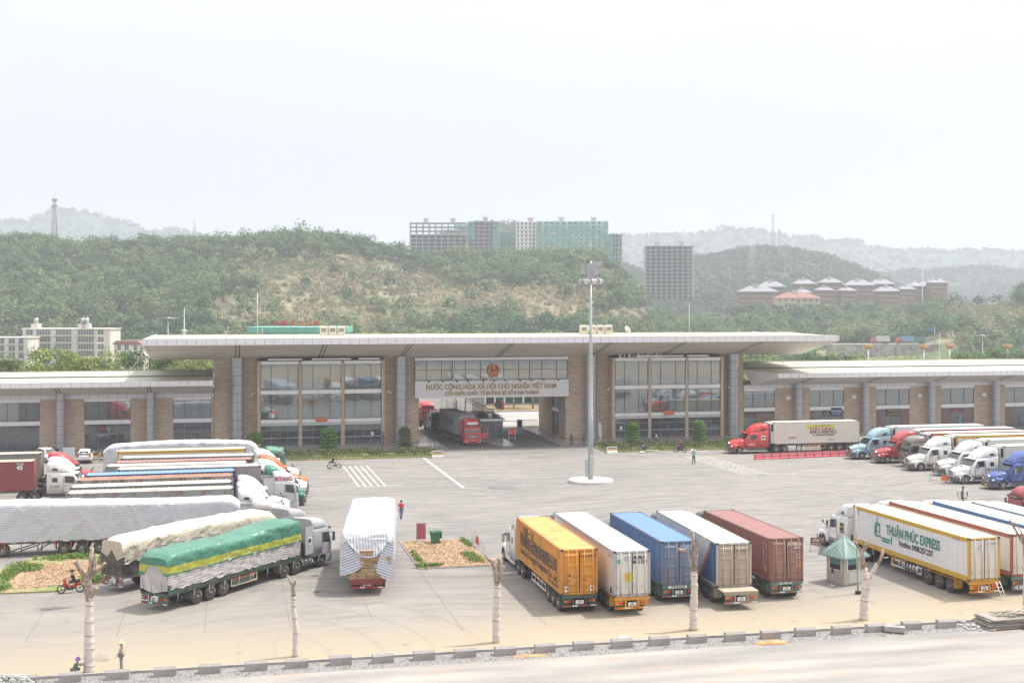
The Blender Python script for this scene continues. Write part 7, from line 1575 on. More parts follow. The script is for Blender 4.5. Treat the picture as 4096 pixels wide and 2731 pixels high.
# small fittings on the building
for lb, x, s in (('left end of the left hall', 3.9, -1), ('right end of the left hall', 22.1, 1), ('left end of the right hall', 55.8, -1), ('right end of the right hall', 73.8, 1)):
    t = thing('security_camera', 'white dome security camera at the '+lb, 'camera', (x, 180.2, 7.5), 0, 'dome cameras on the hall corners'); mb = MB(); mb.path([(0, 0, .1), (s*.3, -.15, .2), (s*.55, -.2, .05)], .04, M_WHITE, 6).blob((s*.6, -.2, -.08), .15, M_WHITE, 10, 8); mb.build('body', t); mb = MB(); mb.blob((s*.6, -.2, -.17), .1, M_BLACK, 8, 6); mb.build('lens', t)
ws_ = ['leftmost', 'second from left', 'middle', 'second from right', 'rightmost']
for k, x in enumerate((57.31, 58.78, 60.23, 61.64, 63.05)):
    t = thing('air_conditioner', 'beige air conditioner under the eaves of the right hall, '+ws_[k]+' of five', 'air conditioner', (x, 180.0, 12.12), 0, 'air conditioners under the eaves'); mb = MB(); mb.box(-.48, -.2, 0, .48, .18, .68, plain('beige_casing', (.50, .46, .38), .5, 0, .15)); mb.build('casing', t); mb = MB(); disc(mb, .26, -.215, -.2, M_DARK, 20, .1, .34); mb.build('fan', t)
def roof_unit(x, y, label, g_):
    t = thing('rooftop_cooling_unit', label, 'cooling unit', (x, y, 15.5), 0, g_); mb = MB(); mb.box(-.52, -.45, .08, .52, .45, 1.25, plain('ivory_casing', (.66, .63, .52), .5, 0, .12)).box(-.56, -.5, 1.25, .56, .5, 1.34, M_WHITE).box(-.45, -.4, 1.34, .45, .4, 1.46, M_WHITE).box(-.5, -.45, 0, -.3, .45, .08, M_DARK).box(.3, -.45, 0, .5, .45, .08, M_DARK); mb.build('casing', t); mb = MB()
    for k in range(5): mb.box(-.36+k*.15, -.462, .6, -.27+k*.15, -.45, 1.1, M_DARK)
    mb.build('grille', t)
for k, s in enumerate(('left', 'middle', 'right')): roof_unit(13.6+k*1.25, 184.5, 'ivory cooling unit on the roof above the left hall, '+s+' of three', 'cooling units above the left hall')
for k, s in enumerate(('leftmost', 'second from left', 'second from right', 'rightmost')): roof_unit(52.7+k*1.3, 184.5, 'ivory cooling unit on the roof behind the mast, '+s+' of four', 'cooling units behind the mast')
for k, (x, s) in enumerate(((53.2, 'in front of the rooftop cooling units'), (59.0, 'right of the rooftop cooling units'))):
    t = thing('satellite_dish', 'white satellite dish '+s, 'satellite dish', (x, 182.6, 15.5)); mb = MB(); M = Matrix.Translation((0, 0, .75)) @ Matrix.Rotation(R_(62), 4, 'Y') @ Matrix.Rotation(R_(-25), 4, 'X')
    pr_ = [(.0, 0), (.25, .02), (.45, .07), (.6, .14)]; b0 = len(mb.v); mb.lathe(pr_, M_WHITE, 18); mb.v[b0:] = [tuple(M @ Vector(v_)) for v_ in mb.v[b0:]]; mb.tube((0, 0, 0), (0, 0, .7), .04, M_STEEL, 6); mb.build('dish', t)
for lb, x, y, z, h in (('left hall roof', 4.2, 184, 15.5, 6.3), ('right hall roof', 69.5, 184, 15.5, 4.7), ('right wing roof', 113.6, 186, 9.9, 5.6)):
    t = thing('lightning_rod', 'thin white lightning rod on the '+lb, 'lightning rod', (x, y, z)); mb = MB(); mb.tube((0, 0, 0), (0, 0, h), .035, M_WHITE, 5).tube((0, 0, 0), (.4, 0, .0), .03, M_WHITE, 5); mb.build('mast', t)
t = thing('ladder', 'white ladder climbing from the right wing roof to the main roof', 'ladder', (86.3, 186.0, 9.9)); mb = MB()
for s in (0, .45): mb.tube((s, 0, 0), (s-2.0, -.5, 4.2), .04, M_WHITE, 5)
for k in range(10): u = k/10; mb.tube((-2.0*u, -.5*u, 4.2*u), (.45-2.0*u, -.5*u, 4.2*u), .03, M_WHITE, 4)
mb.build('rungs', t)
t = thing('leaning_pole', 'pale pole leaning from the left wing roof against the main roof end', 'pole', (-13.9, 186, 9.9)); mb = MB(); mb.tube((0, 0, 0), (3.4, -1.5, 5.0), .06, plain('pale_pole', (.55, .48, .42), .7), 6).tube((2.6, -1.15, 3.9), (3.8, -1.15, 3.9), .04, plain('pale_pole', (.55, .48, .42), .7), 5); mb.build('pole', t)
# ------------------------------------------------------------------ people, motorbikes, cars
def grow(name, pts, edges, rad, mat, parent, sub=1):
    "one continuous skin over a skeleton"
    me = bpy.data.meshes.new(name); me.from_pydata([tuple(p) for p in pts], edges, []); o = bpy.data.objects.new(name, me); COL.objects.link(o)
    md = o.modifiers.new('skin', 'SKIN'); md.use_smooth_shade = True
    for i, r in enumerate(rad):
        r = r if isinstance(r, tuple) else (r, r); me.skin_vertices[0].data[i].radius = r; me.skin_vertices[0].data[i].use_root = (i == 0)
    s = o.modifiers.new('sub', 'SUBSURF'); s.levels = sub; s.render_levels = sub
    dg = bpy.context.evaluated_depsgraph_get(); dg.update(); nm = bpy.data.meshes.new_from_object(o.evaluated_get(dg)); nm.materials.clear(); nm.materials.append(mat)
    for p in nm.polygons: p.use_smooth = True
    o.modifiers.clear(); o.data = nm; bpy.data.meshes.remove(me); o.parent = parent; return o
SKIN = plain('skin', (.42, .26, .17), .6, 0, 0)
STAND = dict(hip=(0, 0, .92), chest=(0, .0, 1.28), neck=(0, 0, 1.48), head=(0, .02, 1.62), lk=(-.1, .02, .5), rk=(.1, .02, .5), lf=(-.11, -.02, .07), rf=(.11, -.02, .07), le=(-.25, .0, 1.14), re=(.25, .0, 1.14), lh=(-.27, .08, .88), rh=(.27, .08, .88))
def person(label, x, y, rz, shirt, trousers, pose=None, z=0, hat=None, hair=(.02, .018, .015), sleeves=False, group='people in the yard', s=1.0, skin=SKIN, shorts=False):
    "faces local +y"
    P = dict(STAND); P.update(pose or {}); t = thing('person', label, 'person', (x, y, z), R_(rz), group); t.scale = (s, s, s)
    V = lambda k: Vector(P[k]); hip, ch, nk, hd = V('hip'), V('chest'), V('neck'), V('head')
    up = (nk-ch).normalized(); ax = Vector((1, 0, 0)); ls, rs = ch+up*.12-ax*.17, ch+up*.12+ax*.17; lh_, rh_ = hip-ax*.09, hip+ax*.09
    pts = [hip, ch, nk, hd, ls, V('le'), V('lh'), rs, V('re'), V('rh'), lh_, V('lk'), V('lf'), rh_, V('rk'), V('rf')]
    face = Vector((0, 1, 0)) if not P.get('bow') else Vector((0, .6, -.8))
    ft = [V('lf')+Vector((0, .15, -.03)), V('rf')+Vector((0, .15, -.03))]; pts += ft
    E_ = [(0, 1), (1, 2), (2, 3), (1, 4), (4, 5), (5, 6), (1, 7), (7, 8), (8, 9), (0, 10), (10, 11), (11, 12), (0, 13), (13, 14), (14, 15), (12, 16), (15, 17)]
    R3 = [(.13, .10), (.14, .10), .05, (.085, .10), .05, .038, .026, .05, .038, .026, .075, .05, .035, .075, .05, .035, .03, .03]
    # hands: palm and five fingers from each wrist
    for w_, e_, sgn in ((6, 5, -1), (9, 8, 1)):
        d = (pts[w_]-pts[e_]).normalized(); side = d.cross(Vector((0, 1, 0))); side = side.normalized() if side.length > .1 else Vector((1, 0, 0)); pa = pts[w_]+d*.07
        i = len(pts); pts.append(pa); E_.append((w_, i)); R3.append((.036, .018))
        for k in range(4): pts.append(pa+d*(.06+.012*(1.5-abs(k-1.5)))+side*(.017*(k-1.5))*1.4); E_.append((i, len(pts)-1)); R3.append(.008)
        pts.append(pts[w_]+d*.05+side*sgn*.055); E_.append((w_, len(pts)-1)); R3.append(.009)
    grow('body', pts, E_, R3, skin, t)
    tm = plain('clothing', shirt, .85, 0, .15, 6); bm_ = plain('clothing', trousers, .85, 0, .15, 6)
    ra = [(.165, .125), (.175, .13), .07, .075, .055, .075, .055]; pp = [hip+up*.02, ch, nk-up*.04, ls, ls.lerp(V('le'), .8), rs, rs.lerp(V('re'), .8)]; ee = [(0, 1), (1, 2), (1, 3), (3, 4), (1, 5), (5, 6)]
    if sleeves: pp += [V('le').lerp(V('lh'), .9), V('re').lerp(V('rh'), .9)]; ee += [(4, 7), (6, 8)]; ra += [.04, .04]
    grow('shirt', pp, ee, ra, tm, t)
    kk = .55 if shorts else .96; lks, rks = V('lk'), V('rk')
    if shorts: grow('shorts', [hip, lh_, lks.lerp(lh_, .1), rh_, rks.lerp(rh_, .1)], [(0, 1), (1, 2), (0, 3), (3, 4)], [(.16, .12), .1, .08, .1, .08], bm_, t)
    else: grow('trousers', [hip, lh_, lks, lks.lerp(V('lf'), .92), rh_, rks, rks.lerp(V('rf'), .92)], [(0, 1), (1, 2), (2, 3), (0, 4), (4, 5), (5, 6)], [(.16, .12), .1, .07, .06, .1, .07, .06], bm_, t)
    h = MB()
    h.blob(hd+Vector((0, -.02, .05)), (.105, .125, .105), plain('hair', hair, .7, 0, 0), 10, 8); h.build('hair', t)
    f = MB(); fc = hd+face*.1
    for sx in (-.035, .035): f.blob(fc+Vector((sx, 0, .015)), .012, M_BLACK, 6, 5)
    f.blob(fc+face*.015+Vector((0, 0, -.01)), (.014, .02, .02), skin, 6, 5); f.blob(fc+Vector((0, 0, -.045)), (.03, .008, .008), plain('lips', (.3, .1, .08), .6), 6, 5)
    for sx in (-.1, .1): f.blob(hd+Vector((sx, 0, .0)), (.014, .025, .035), skin, 6, 5)
    f.build('face', t)
    sh = MB()
    for q in (V('lf'), V('rf')): sh.blob(q+Vector((0, .06, -.03)), (.055, .14, .05), M_BLACK, 8, 6)
    sh.build('shoe', t)
    if hat:
        m_ = plain('hat', hat[1], .8, 0, .1); b = MB(); c = hd+Vector((0, -.02, .08))
        if hat[0] == 'cone': b.lathe([(.26, 0), (.27, .01), (.17, .06), (.09, .13), (.02, .19), (0, .2)], m_, 18, 'Z', c)
        elif hat[0] == 'bucket': b.lathe([(.22, -.04), (.14, .02), (.12, .12), (.06, .17), (0, .18)], m_, 16, 'Z', c)
        elif hat[0] == 'helmet': b.blob(c, (.14, .155, .13), m_, 12, 8)
        elif hat[0] == 'cap': b.blob(c+Vector((0, 0, .0)), (.115, .13, .08), m_, 10, 8).box(c.x-.07, c.y+.06, c.z-.02, c.x+.07, c.y+.22, c.z+.0, m_)
        b.build('hat', t)
    return t
SIT = dict(hip=(0, -.12, .80), chest=(0, -.04, 1.12), neck=(0, .02, 1.32), head=(0, .06, 1.46), lk=(-.16, .30, .72), rk=(.16, .30, .72), lf=(-.16, .18, .33), rf=(.16, .18, .33), le=(-.28, .12, 1.02), re=(.28, .12, 1.02), lh=(-.27, .40, 1.0), rh=(.27, .40, 1.0))
def motorbike(label, x, y, rz, col, kind='step', group='motorbikes'):
    "faces local +y"
    t = thing('motorbike', label, 'motorbike', (x, y, 0), R_(rz), group); pm = paint(col)
    for yy in (-.6, .62):
        w_ = MB(); w_.lathe([(.22, -.04), (.30, -.04), (.30, .04), (.22, .04), (.22, -.04)], M_TYRE, 18, 'X', (0, yy, .30)); w_.lathe([(.04, -.05), (.04, .05)], M_CHROME, 8, 'X', (0, yy, .30))
        for k in range(6): a = k*math.pi/3; w_.tube((0, yy, .3), (0, yy+.22*math.cos(a), .3+.22*math.sin(a)), .012, M_CHROME, 4)
        w_.build('wheel', t)
    b = MB(); b.path([(0, .42, .92), (0, .38, .62), (0, .1, .42), (0, -.25, .45), (0, -.5, .62), (0, -.72, .74)], [.09, .11, .10, .13, .11, .05], pm, 10)
    b.box(-.13, .28, .45, .13, .44, .9, pm).box(-.12, .1, .34, .12, .34, .44, M_BLACK); b.build('body', t)
    s = MB(); s.path([(0, .08, .76), (0, -.2, .79), (0, -.62, .82)], [.11, .13, .1], M_BLACK, 8); s.build('seat', t)
    e = MB(); e.box(-.12, -.18, .22, .12, .2, .45, M_DARK).tube((.15, .1, .26), (.17, -.7, .32), .045, M_CHROME, 8).tube((0, -.6, .3), (.1, -.2, .35), .03, M_DARK, 5); e.build('engine', t)
    h = MB(); h.tube((0, .62, .3), (0, .42, .95), .035, M_CHROME, 6).tube((-.3, .34, 1.02), (.3, .34, 1.02), .018, M_BLACK, 6).box(-.09, .38, .88, .09, .5, 1.04, pm); h.build('handlebar', t)
    l_ = MB(); l_.blob((0, .52, .93), (.07, .04, .06), M_LAMPW, 8, 6); l_.build('headlight', t)
    for sx in (-.25, .25): m_ = MB(); m_.tube((sx, .34, 1.02), (sx*1.2, .3, 1.18), .01, M_BLACK, 4).blob((sx*1.25, .3, 1.21), (.06, .015, .04), M_CHROME, 8, 5); m_.build('mirror', t)
    f = MB(); f.box(-.06, -.82, .5, .06, -.78, .62, M_WHITE).blob((0, -.76, .74), (.07, .03, .04), M_LAMPR, 6, 5); f.build('tail_light', t)
    return t
def at(px, py, z=0): p = G(px, py, z); return p.x, p.y
x, y = at(283, 2370); motorbike('red motorbike ridden past the left soil island', x, y, 100, (.45, .02, .03)); person('person in black T-shirt and cap riding the red motorbike at the lower left', x+.12, y+.02, 100, (.02, .02, .02), (.05, .05, .05), SIT, hat=('cap', (.02, .02, .02)), shorts=True)
x, y = at(1336, 1873); motorbike('white motorbike ridden over the yard beside the painted stripes', x, y, -78, (.68, .68, .68)); person('person in black T-shirt riding the white motorbike', x-.1, y-.02, -78, (.03, .03, .035), (.12, .11, .10), SIT, shorts=True)
x, y = at(2721, 1808); motorbike('dark red scooter ridden along the right planting bed', x, y, 78, (.16, .02, .03)); person('person with pink helmet and black jacket riding the dark red scooter', x+.1, y, 78, (.025, .025, .03), (.04, .06, .16), SIT, hat=('helmet', (.55, .05, .12)), sleeves=True)
motorbike('white and black scooter parked before the doors of the right hall', 61.6, 176.6, 155, (.6, .6, .6))
motorbike('yellow motorbike parked behind the white car', -16.4, 170.2, -60, (.65, .40, .02)); motorbike('black motorbike parked behind the white rail beside the yellow one', -15.4, 169.8, -30, (.04, .04, .045)); motorbike('black scooter parked by the second column of the left wing', -22.3, 177.2, 40, (.03, .03, .04))
motorbike('dark motorbike with a person in dark blue sitting on it at the left wing', -22.9, 175.0, 200, (.04, .04, .05)); person('person in dark blue sitting on a motorbike at the left wing', -22.9, 175.1, 200, (.03, .035, .06), (.02, .02, .03), SIT, sleeves=True); person('person in dark red striped shirt standing by the sitting one at the left wing', -24.1, 175.3, 120, (.22, .03, .05), (.05, .05, .07))
motorbike('black scooter parked behind the light blue tractor', 87.2, 176.8, 170, (.04, .04, .045))
person('person in red T-shirt and blue jeans walking away beside the timber lorry', 15.79, 117.0, 5, (.55, .02, .03), (.06, .10, .2), dict(lf=(-.1, -.16, .09), rf=(.08, .22, .07), lk=(-.1, .02, .5), rk=(.1, .12, .5)))
person('soldier in green uniform, the left one of two by the gateway', 47.75, 173.35, 175, (.03, .09, .05), (.03, .09, .05), dict(lh=(-.08, .2, 1.12), rh=(.1, .2, 1.12)), sleeves=True, hat=('cap', (.03, .08, .05)), group='two soldiers by the gateway')
person('soldier in green uniform, the right one of two by the gateway', 49.5, 173.2, 185, (.03, .10, .06), (.03, .09, .055), dict(lh=(-.06, .2, 1.12), rh=(.06, .2, 1.14)), sleeves=True, hat=('cap', (.03, .08, .05)), group='two soldiers by the gateway', s=.94)
person('person in red top and jeans standing at the right corner of the left hall', 21.65, 179.3, 100, (.45, .02, .04), (.06, .12, .28), z=.165)
p_ = person('person in light blue shirt holding white paper over the head, walking in the yard', 57.1, 149.6, 160, (.22, .45, .50), (.02, .02, .025), dict(lf=(-.14, -.18, .09), rf=(.12, .2, .07), lk=(-.12, .0, .5), rk=(.12, .12, .5), le=(-.28, .1, 1.42), lh=(-.12, .1, 1.68), re=(.36, .1, 1.42), rh=(.62, .2, 1.5)), s=1.02)
mb = MB(); mb.box(-.2, -.05, 1.55, .14, .0, 1.98, plain('paper', (.8, .8, .8), .7, 0, 0), Matrix.Rotation(R_(8), 4, 'Y')); mb.box(-.22, -.12, 1.72, .16, .22, 1.78, plain('paper', (.8, .8, .8), .7, 0, 0)); o = mb.build('paper_sheet', loc=(57.1, 149.6, 0)); o.rotation_euler = (0, 0, R_(160)); tag(o, 'white paper held over the head of the person in light blue', 'paper')
person('person in blue overalls bending over a hose in front of the right bed', 55.2, 163.0, 120, (.04, .07, .22), (.04, .07, .22), dict(hip=(0, -.1, .88), chest=(0, .28, .98), neck=(0, .44, .88), head=(0, .54, .78), le=(-.2, .42, .72), re=(.2, .42, .72), lh=(-.14, .5, .42), rh=(.14, .5, .42), lf=(-.14, -.1, .07), rf=(.14, .1, .07), bow=1), sleeves=True, hair=(.03, .04, .08))
mb = MB(); mb.path([(54.7, 162.6, .06), (55.4, 162.4, .4), (56.4, 162.5, .3), (57.5, 162.8, .08), (60, 162.2, .05), (64.2, 162.3, .05)], .05, plain('white_hose', (.7, .7, .66), .6, 0, .1), 6).blob((54.6, 162.5, .12), (.45, .25, .12), plain('white_hose', (.7, .7, .66), .6, 0, .1), 8, 6); tag(mb.build('hose'), 'white hose lying on the ground by the bending person', 'hose')
person('worker in straw hat and khaki jacket standing behind the kerb stones', -5.65, 71.9, 75, (.42, .38, .27), (.22, .23, .24), dict(le=(-.24, .05, 1.14), lh=(-.26, .22, .92)), sleeves=True, hat=('cone', (.72, .55, .28)), s=.85)
person('worker in purple hat and green shirt crouching at the foot of the wrapped tree', -8.0, 71.3, -60, (.10, .18, .10), (.12, .12, .13), dict(hip=(0, -.1, .38), chest=(0, .08, .66), neck=(0, .18, .84), head=(0, .24, .96), lk=(-.18, .3, .5), rk=(.18, .3, .5), lf=(-.16, .02, .07), rf=(.16, .02, .07), le=(-.26, .34, .62), re=(.24, .36, .64), lh=(-.14, .58, .66), rh=(.12, .6, .66)), sleeves=True, hat=('bucket', (.26, .10, .42)), s=.8)
person('dark haired person half hidden behind the striped tarpaulin, left one', -.67, 177.4, 200, (.05, .05, .07), (.04, .04, .05), z=.0); person('dark haired person half hidden behind the striped tarpaulin, right one', .62, 177.1, 170, (.06, .05, .05), (.04, .04, .05), z=.0)
def car(label, x, y, rz, col, suv=True):
    t = thing('parked_car', label, 'car', (x, y, 0), R_(rz), 'white cars parked at the left wing'); pm = paint(col)
    def rg_(xx, hw, zb, zs, zt, wt): return ring(xx, hw, zb, zs, zt, wt, .1)
    b = MB(); b.loft([rg_(-2.25, .78, .4, .75, .95, .66), rg_(-2.1, .9, .3, .85, 1.05, .8), rg_(-1.2, .92, .28, .85, 1.06, .8), rg_(.6, .92, .28, .85, 1.06, .8), rg_(1.2, .92, .28, .82, 1.0, .78), rg_(2.0, .86, .3, .72, .86, .66), rg_(2.25, .74, .38, .6, .7, .56)], pm)
    b.loft([rg_(-2.05, .72, 1.0, 1.1, 1.25, .62), rg_(-1.75, .76, 1.0, 1.2, 1.62, .6), rg_(-.6, .78, 1.0, 1.25, 1.7, .6), rg_(.3, .77, 1.0, 1.2, 1.62, .58), rg_(1.15, .7, .98, 1.0, 1.06, .6)], pm); b.build('body', t)
    w = MB(); w.quad([(-2.14, -.58, 1.12), (-2.14, .58, 1.12), (-1.84, .52, 1.56), (-1.84, -.52, 1.56)], M_GLASS); w.build('rear_window', t, fix=False)
    w = MB(); w.quad([(1.14, -.6, 1.1), (1.14, .6, 1.1), (.42, .52, 1.6), (.42, -.52, 1.6)], M_GLASS); w.build('windscreen', t, fix=False)
    for s in (-1, 1):
        w = MB(); w.quad([(-1.6, s*.80, 1.12), (.85, s*.79, 1.1), (.25, s*.70, 1.56), (-1.5, s*.72, 1.58)], M_GLASS); w.build('side_window', t)
        for xx in (-1.35, 1.35):
            w = MB(); w.lathe([(0, -.11), (.2, -.11), (.33, -.1), (.33, .1), (.2, .11), (0, .11)], M_TYRE, 18, 'Y', (xx, s*.84, .33)); w.lathe([(0, s*.115), (.2, s*.115)], M_RIM, 14, 'Y', (xx, s*.84, .33)); w.build('wheel', t)
        w = MB(); w.box(-2.28, s*.72-.1, .82, -2.18, s*.72+.1, 1.3, M_LAMPR); w.build('tail_light', t)
        w = MB(); w.box(2.1, s*.66-.12, .6, 2.24, s*.66+.12, .74, M_LAMPW); w.build('headlight', t)
        w = MB(); w.box(.75, s*1.0-.1, 1.08, .85, s*1.0+.1, 1.2, pm); w.build('mirror', t)
    w = MB(); w.box(-2.31, -.25, .72, -2.27, .25, .84, M_PLATE); w.build('number_plate', t); w = MB(); w.box(-2.3, -.8, .3, -2.15, .8, .5, M_BLACK); w.build('bumper', t); return t
car('white car seen from behind, parked beside the yellow motorbike', -17.7, 169.0, 92, (.76, .76, .76)); car('white car half hidden behind the red tractor roof', -22.4, 170.5, -60, (.7, .7, .7))
t = thing('board_stand', 'white sheet board standing left of the white car', 'board', (-20.2, 173.5, 0)); mb = MB(); mb.box(-.75, -.03, .1, .75, .03, 1.4, plain('pale_sheet', (.62, .64, .64), .5, 0, .2)); mb.build('board', t)
t = thing('tube_rail', 'low white rail right of the white car', 'railing', (-15.2, 167.6, 0)); mb = MB(); mb.tube((-1.4, 0, .6), (1.4, 0, .6), .04, M_WHITE, 6).tube((-1.4, 0, .3), (1.4, 0, .3), .03, M_WHITE, 6)
for x in (-1.4, 1.4): mb.tube((x, 0, 0), (x, 0, .6), .04, M_WHITE, 6)
mb.build('rail', t)
# ------------------------------------------------------------------ beyond the gate: trees, town and towers
def tree(x, y, z, h, r, tone, label, group, per=90, leaf=.28, name='tree', n_=13, trunk=True):
    t = thing(name, label, 'tree', (x, y, z), 0, group)
    mb = MB(); top = h*.62; mb.path([(0, 0, 0), (.1, .05, h*.3), (-.05, .1, top)], [.22*h/9, .16*h/9, .07*h/9], M_TRUNK, 8)
    for k in range(5): a = k*1.3+x; mb.path([(0, 0, h*.32+k*.04*h), (r*.35*math.cos(a), r*.35*math.sin(a), h*.5+k*.03*h), (r*.6*math.cos(a), r*.6*math.sin(a), h*.66)], [.09*h/9, .06*h/9, .03*h/9], M_TRUNK, 6)
    mb.build('trunk', t)
    C_, R3, tn = [], [], []
    for k in range(n_):
        a = rt.uniform(0, 6.28); q = rt.uniform(.25, .8)*r; zz = h-r*.3-rt.uniform(.0, .55)*h*.75; C_.append((q*math.cos(a), q*math.sin(a), max(h*.34, zz))); s = rt.uniform(.28, .5)*r; R3.append((s, s, s*.78)); f = rt.uniform(.7, 1.35); tn.append(tuple(c*f for c in tone))
    C_.append((0, 0, h-r*.35)); R3.append((r*.45, r*.45, r*.4)); tn.append(tone)
    foliage(t, C_, R3, tn, per, leaf, 'crown'); return t
GRP = 'trees behind the office wings'
tones = [(.17, .24, .08), (.23, .29, .07), (.13, .20, .08), (.26, .31, .10), (.11, .18, .09)]
LW = [(30, 1436, 0, 'dark rounded tree at the left edge behind the left wing roof'), (130, 1455, 1, 'low yellow green tree behind the left wing roof near the left edge'), (215, 1400, 4, 'tall dark tree in front of the white apartments'), (245, 1405, 3, 'bright yellow green tree in front of the white apartments'), (310, 1430, 1, 'broad yellow green tree right of the bright one'), (150, 1405, 2, 'dark green tree left of the bright tree before the apartments'), (440, 1405, 3, 'tall light tree before the low pink roofed house'), (390, 1445, 0, 'smaller tree left of the light tree'), (510, 1440, 2, 'small tree right of the light tree'), (590, 1390, 4, 'dark tree just under the left end of the big roof'), (660, 1430, 1, 'tree second under the left end of the big roof'), (740, 1432, 2, 'tree third under the left end of the big roof'), (810, 1428, 3, 'tree right against the brick end wall of the left hall')]
for k, (px, py, tn_, lb) in enumerate(LW):
    Y_ = 212+(k % 3)*7; p = WY(px, py-14, Y_); tree(p.x, Y_, 0, p.z, 4.2 if tn_ != 3 else 4.8, tones[tn_], lb, GRP, 170, .19)
RWn = ['yellow green tree first right of the main roof end', 'dark tree second right of the main roof end', 'wide tree third right of the main roof end', 'bright tree near the ladder', 'dull tree below the stone retaining wall', 'green tree right below the first golden lamp', 'bright yellow tree left of the far trucks', 'tall light tree under the far trucks', 'dark tree right of the tall light tree', 'light tree left of the thin rod', 'tree right of the thin rod', 'dull green tree under the middle golden lamp', 'wide light tree right of the middle golden lamp', 'dark tree left of the slim lamp mast', 'bright tree right of the slim lamp mast', 'tallest light tree near the right edge', 'dark tree second from the right edge', 'dark tree at the right edge']
for k, lb in enumerate(RWn):
    px = 2990+k*66+rt.uniform(-12, 12); py = 1425+rt.uniform(-22, 14)-(12 if k in (7, 15) else 0); Y_ = 214+(k % 4)*6; p = WY(px, py, Y_); tree(p.x, Y_, 0, p.z, 4.3+rt.uniform(-.5, .6), tones[(k*2+k//3) % 5], lb, GRP, 170, .19)
for x, y, h, lb in ((51.2, 236.5, 6.4, 'dark round tree beyond the gateway in front of the green building'), (57.4, 236.5, 6.6, 'tree with whitewashed trunk beyond the gateway by the right wall'), (54.0, 238, 5.2, 'smaller tree between the two others beyond the gateway')):
    tree(x, y, .15, h, 2.3, (.09, .13, .06), lb, 'trees beyond the gateway', 90, .16)
t = thing('green_office', 'low building of dark green panels and white columns beyond the gateway', 'building', (55, 246, 0)); mb = MB(); gp = plain('dark_green_panel', (.02, .10, .09), .4, 0, .1); mb.box(-13, 0, 0, 9, 10, 6.5, gp); mb.build('wall', t)
mb = MB(); mb.box(-13.2, -.5, 0, 9.2, 0, .45, M_CONC); mb.build('plinth', t); 
for k in range(12): mb = MB(); mb.box(-13+k*1.95, -.28, .45, -12.7+k*1.95, 0, 6.5, M_WHITE); mb.build('column', t)
for k in (1, 4, 8): mb = MB(); mb.box(-12.6+k*1.95, -.12, .5, -11.2+k*1.95, -.02, 4.5, M_BLACK).box(-12.6+k*1.95, -.16, 2.2, -11.2+k*1.95, -.12, 2.4, M_WHITE); mb.build('window', t)
sign('red_board', 'faded red board on the verge beyond the gateway', 50.6, 233.5, 1.1, .9, 1.7, (.30, .05, .08), None, cat='board')
# golden lotus lamps and slim masts
M_GL = plain('gilded_sheet', (.55, .33, .12), .4, .3, .2)
for px, py, lb in ((3473, 1386, 'leftmost of those right of the main roof'), (3696, 1388, 'second from left, behind the thin rod'), (3799, 1383, 'third, right of the thin rod'), (4030, 1385, 'rightmost, near the right edge'), (368, 1437, 'on the left in front of the white apartments'), (540, 1432, 'beside the left end of the big roof')):
    p = WY(px, py, 236); t = thing('lotus_lamp', 'golden petal shaped street lamp '+lb, 'street lamp', (p.x, 236, 0), 0, 'golden petal street lamps'); mb = MB(); mb.tube((0, 0, 0), (0, 0, p.z-.5), .13, M_WHITE, 8); mb.build('pole', t); mb = MB()
    for s in (-1, 1):
        for q, hh in ((1.35, .45), (.8, .75)): mb.path([(0, 0, p.z-.9), (s*q*.4, 0, p.z-.25), (s*q*.75, 0, p.z+hh*.55), (s*q, 0, p.z+hh*.6)], [.06, .17, .13, .03], M_GL, 6)
    mb.path([(0, 0, p.z-.9), (0, 0, p.z), (0, 0, p.z+.6)], [.08, .2, .03], M_GL, 6); mb.build('petals', t)
def slim_mast(px, py, Y_, label, arm=1.2):
    p = WY(px, py, Y_); t = thing('slim_lamp_mast', label, 'lamp mast', (p.x, Y_, 0)); mb = MB(); mb.tube((0, 0, 0), (0, 0, p.z), .16, M_MAST, 8, .09); mb.build('pole', t); mb = MB(); mb.tube((-arm, 0, p.z-.1), (arm, 0, p.z-.1), .07, M_MAST, 5).lathe([(.5, p.z-.15), (.5, p.z+.02), (0, p.z+.1)], M_MAST, 12)
    for s in (-1, 1): mb.box(s*arm-.25, -.2, p.z-.2, s*arm+.25, .2, p.z-.05, M_STEEL)
    mb.build('lamp_head', t)
slim_mast(672, 1270, 262, 'slim white lamp mast behind the left end of the big roof', 2.0); slim_mast(3930, 1340, 230, 'slim grey lamp mast behind the right wing roof', 1.3)
p = WY(737, 1290, 300); t = thing('white_tower', 'slim white tower with collar rings behind the left end of the big roof', 'tower', (p.x, 300, -8)); mb = MB(); h_ = 8+p.z+3.6; mb.path([(0, 0, 0), (0, 0, h_*.8), (0, 0, h_*.82), (0, 0, h_)], [.45, .35, .12, .04], M_WHITE, 10); mb.build('shaft', t)
for k in range(5): mb = MB(); zz = h_*.8-k*1.3; mb.lathe([(.5, zz), (.9 if k != 1 else 1.6, zz+.1), (.5, zz+.25)], M_WHITE if k != 1 else M_GL, 12); mb.build('collar', t)
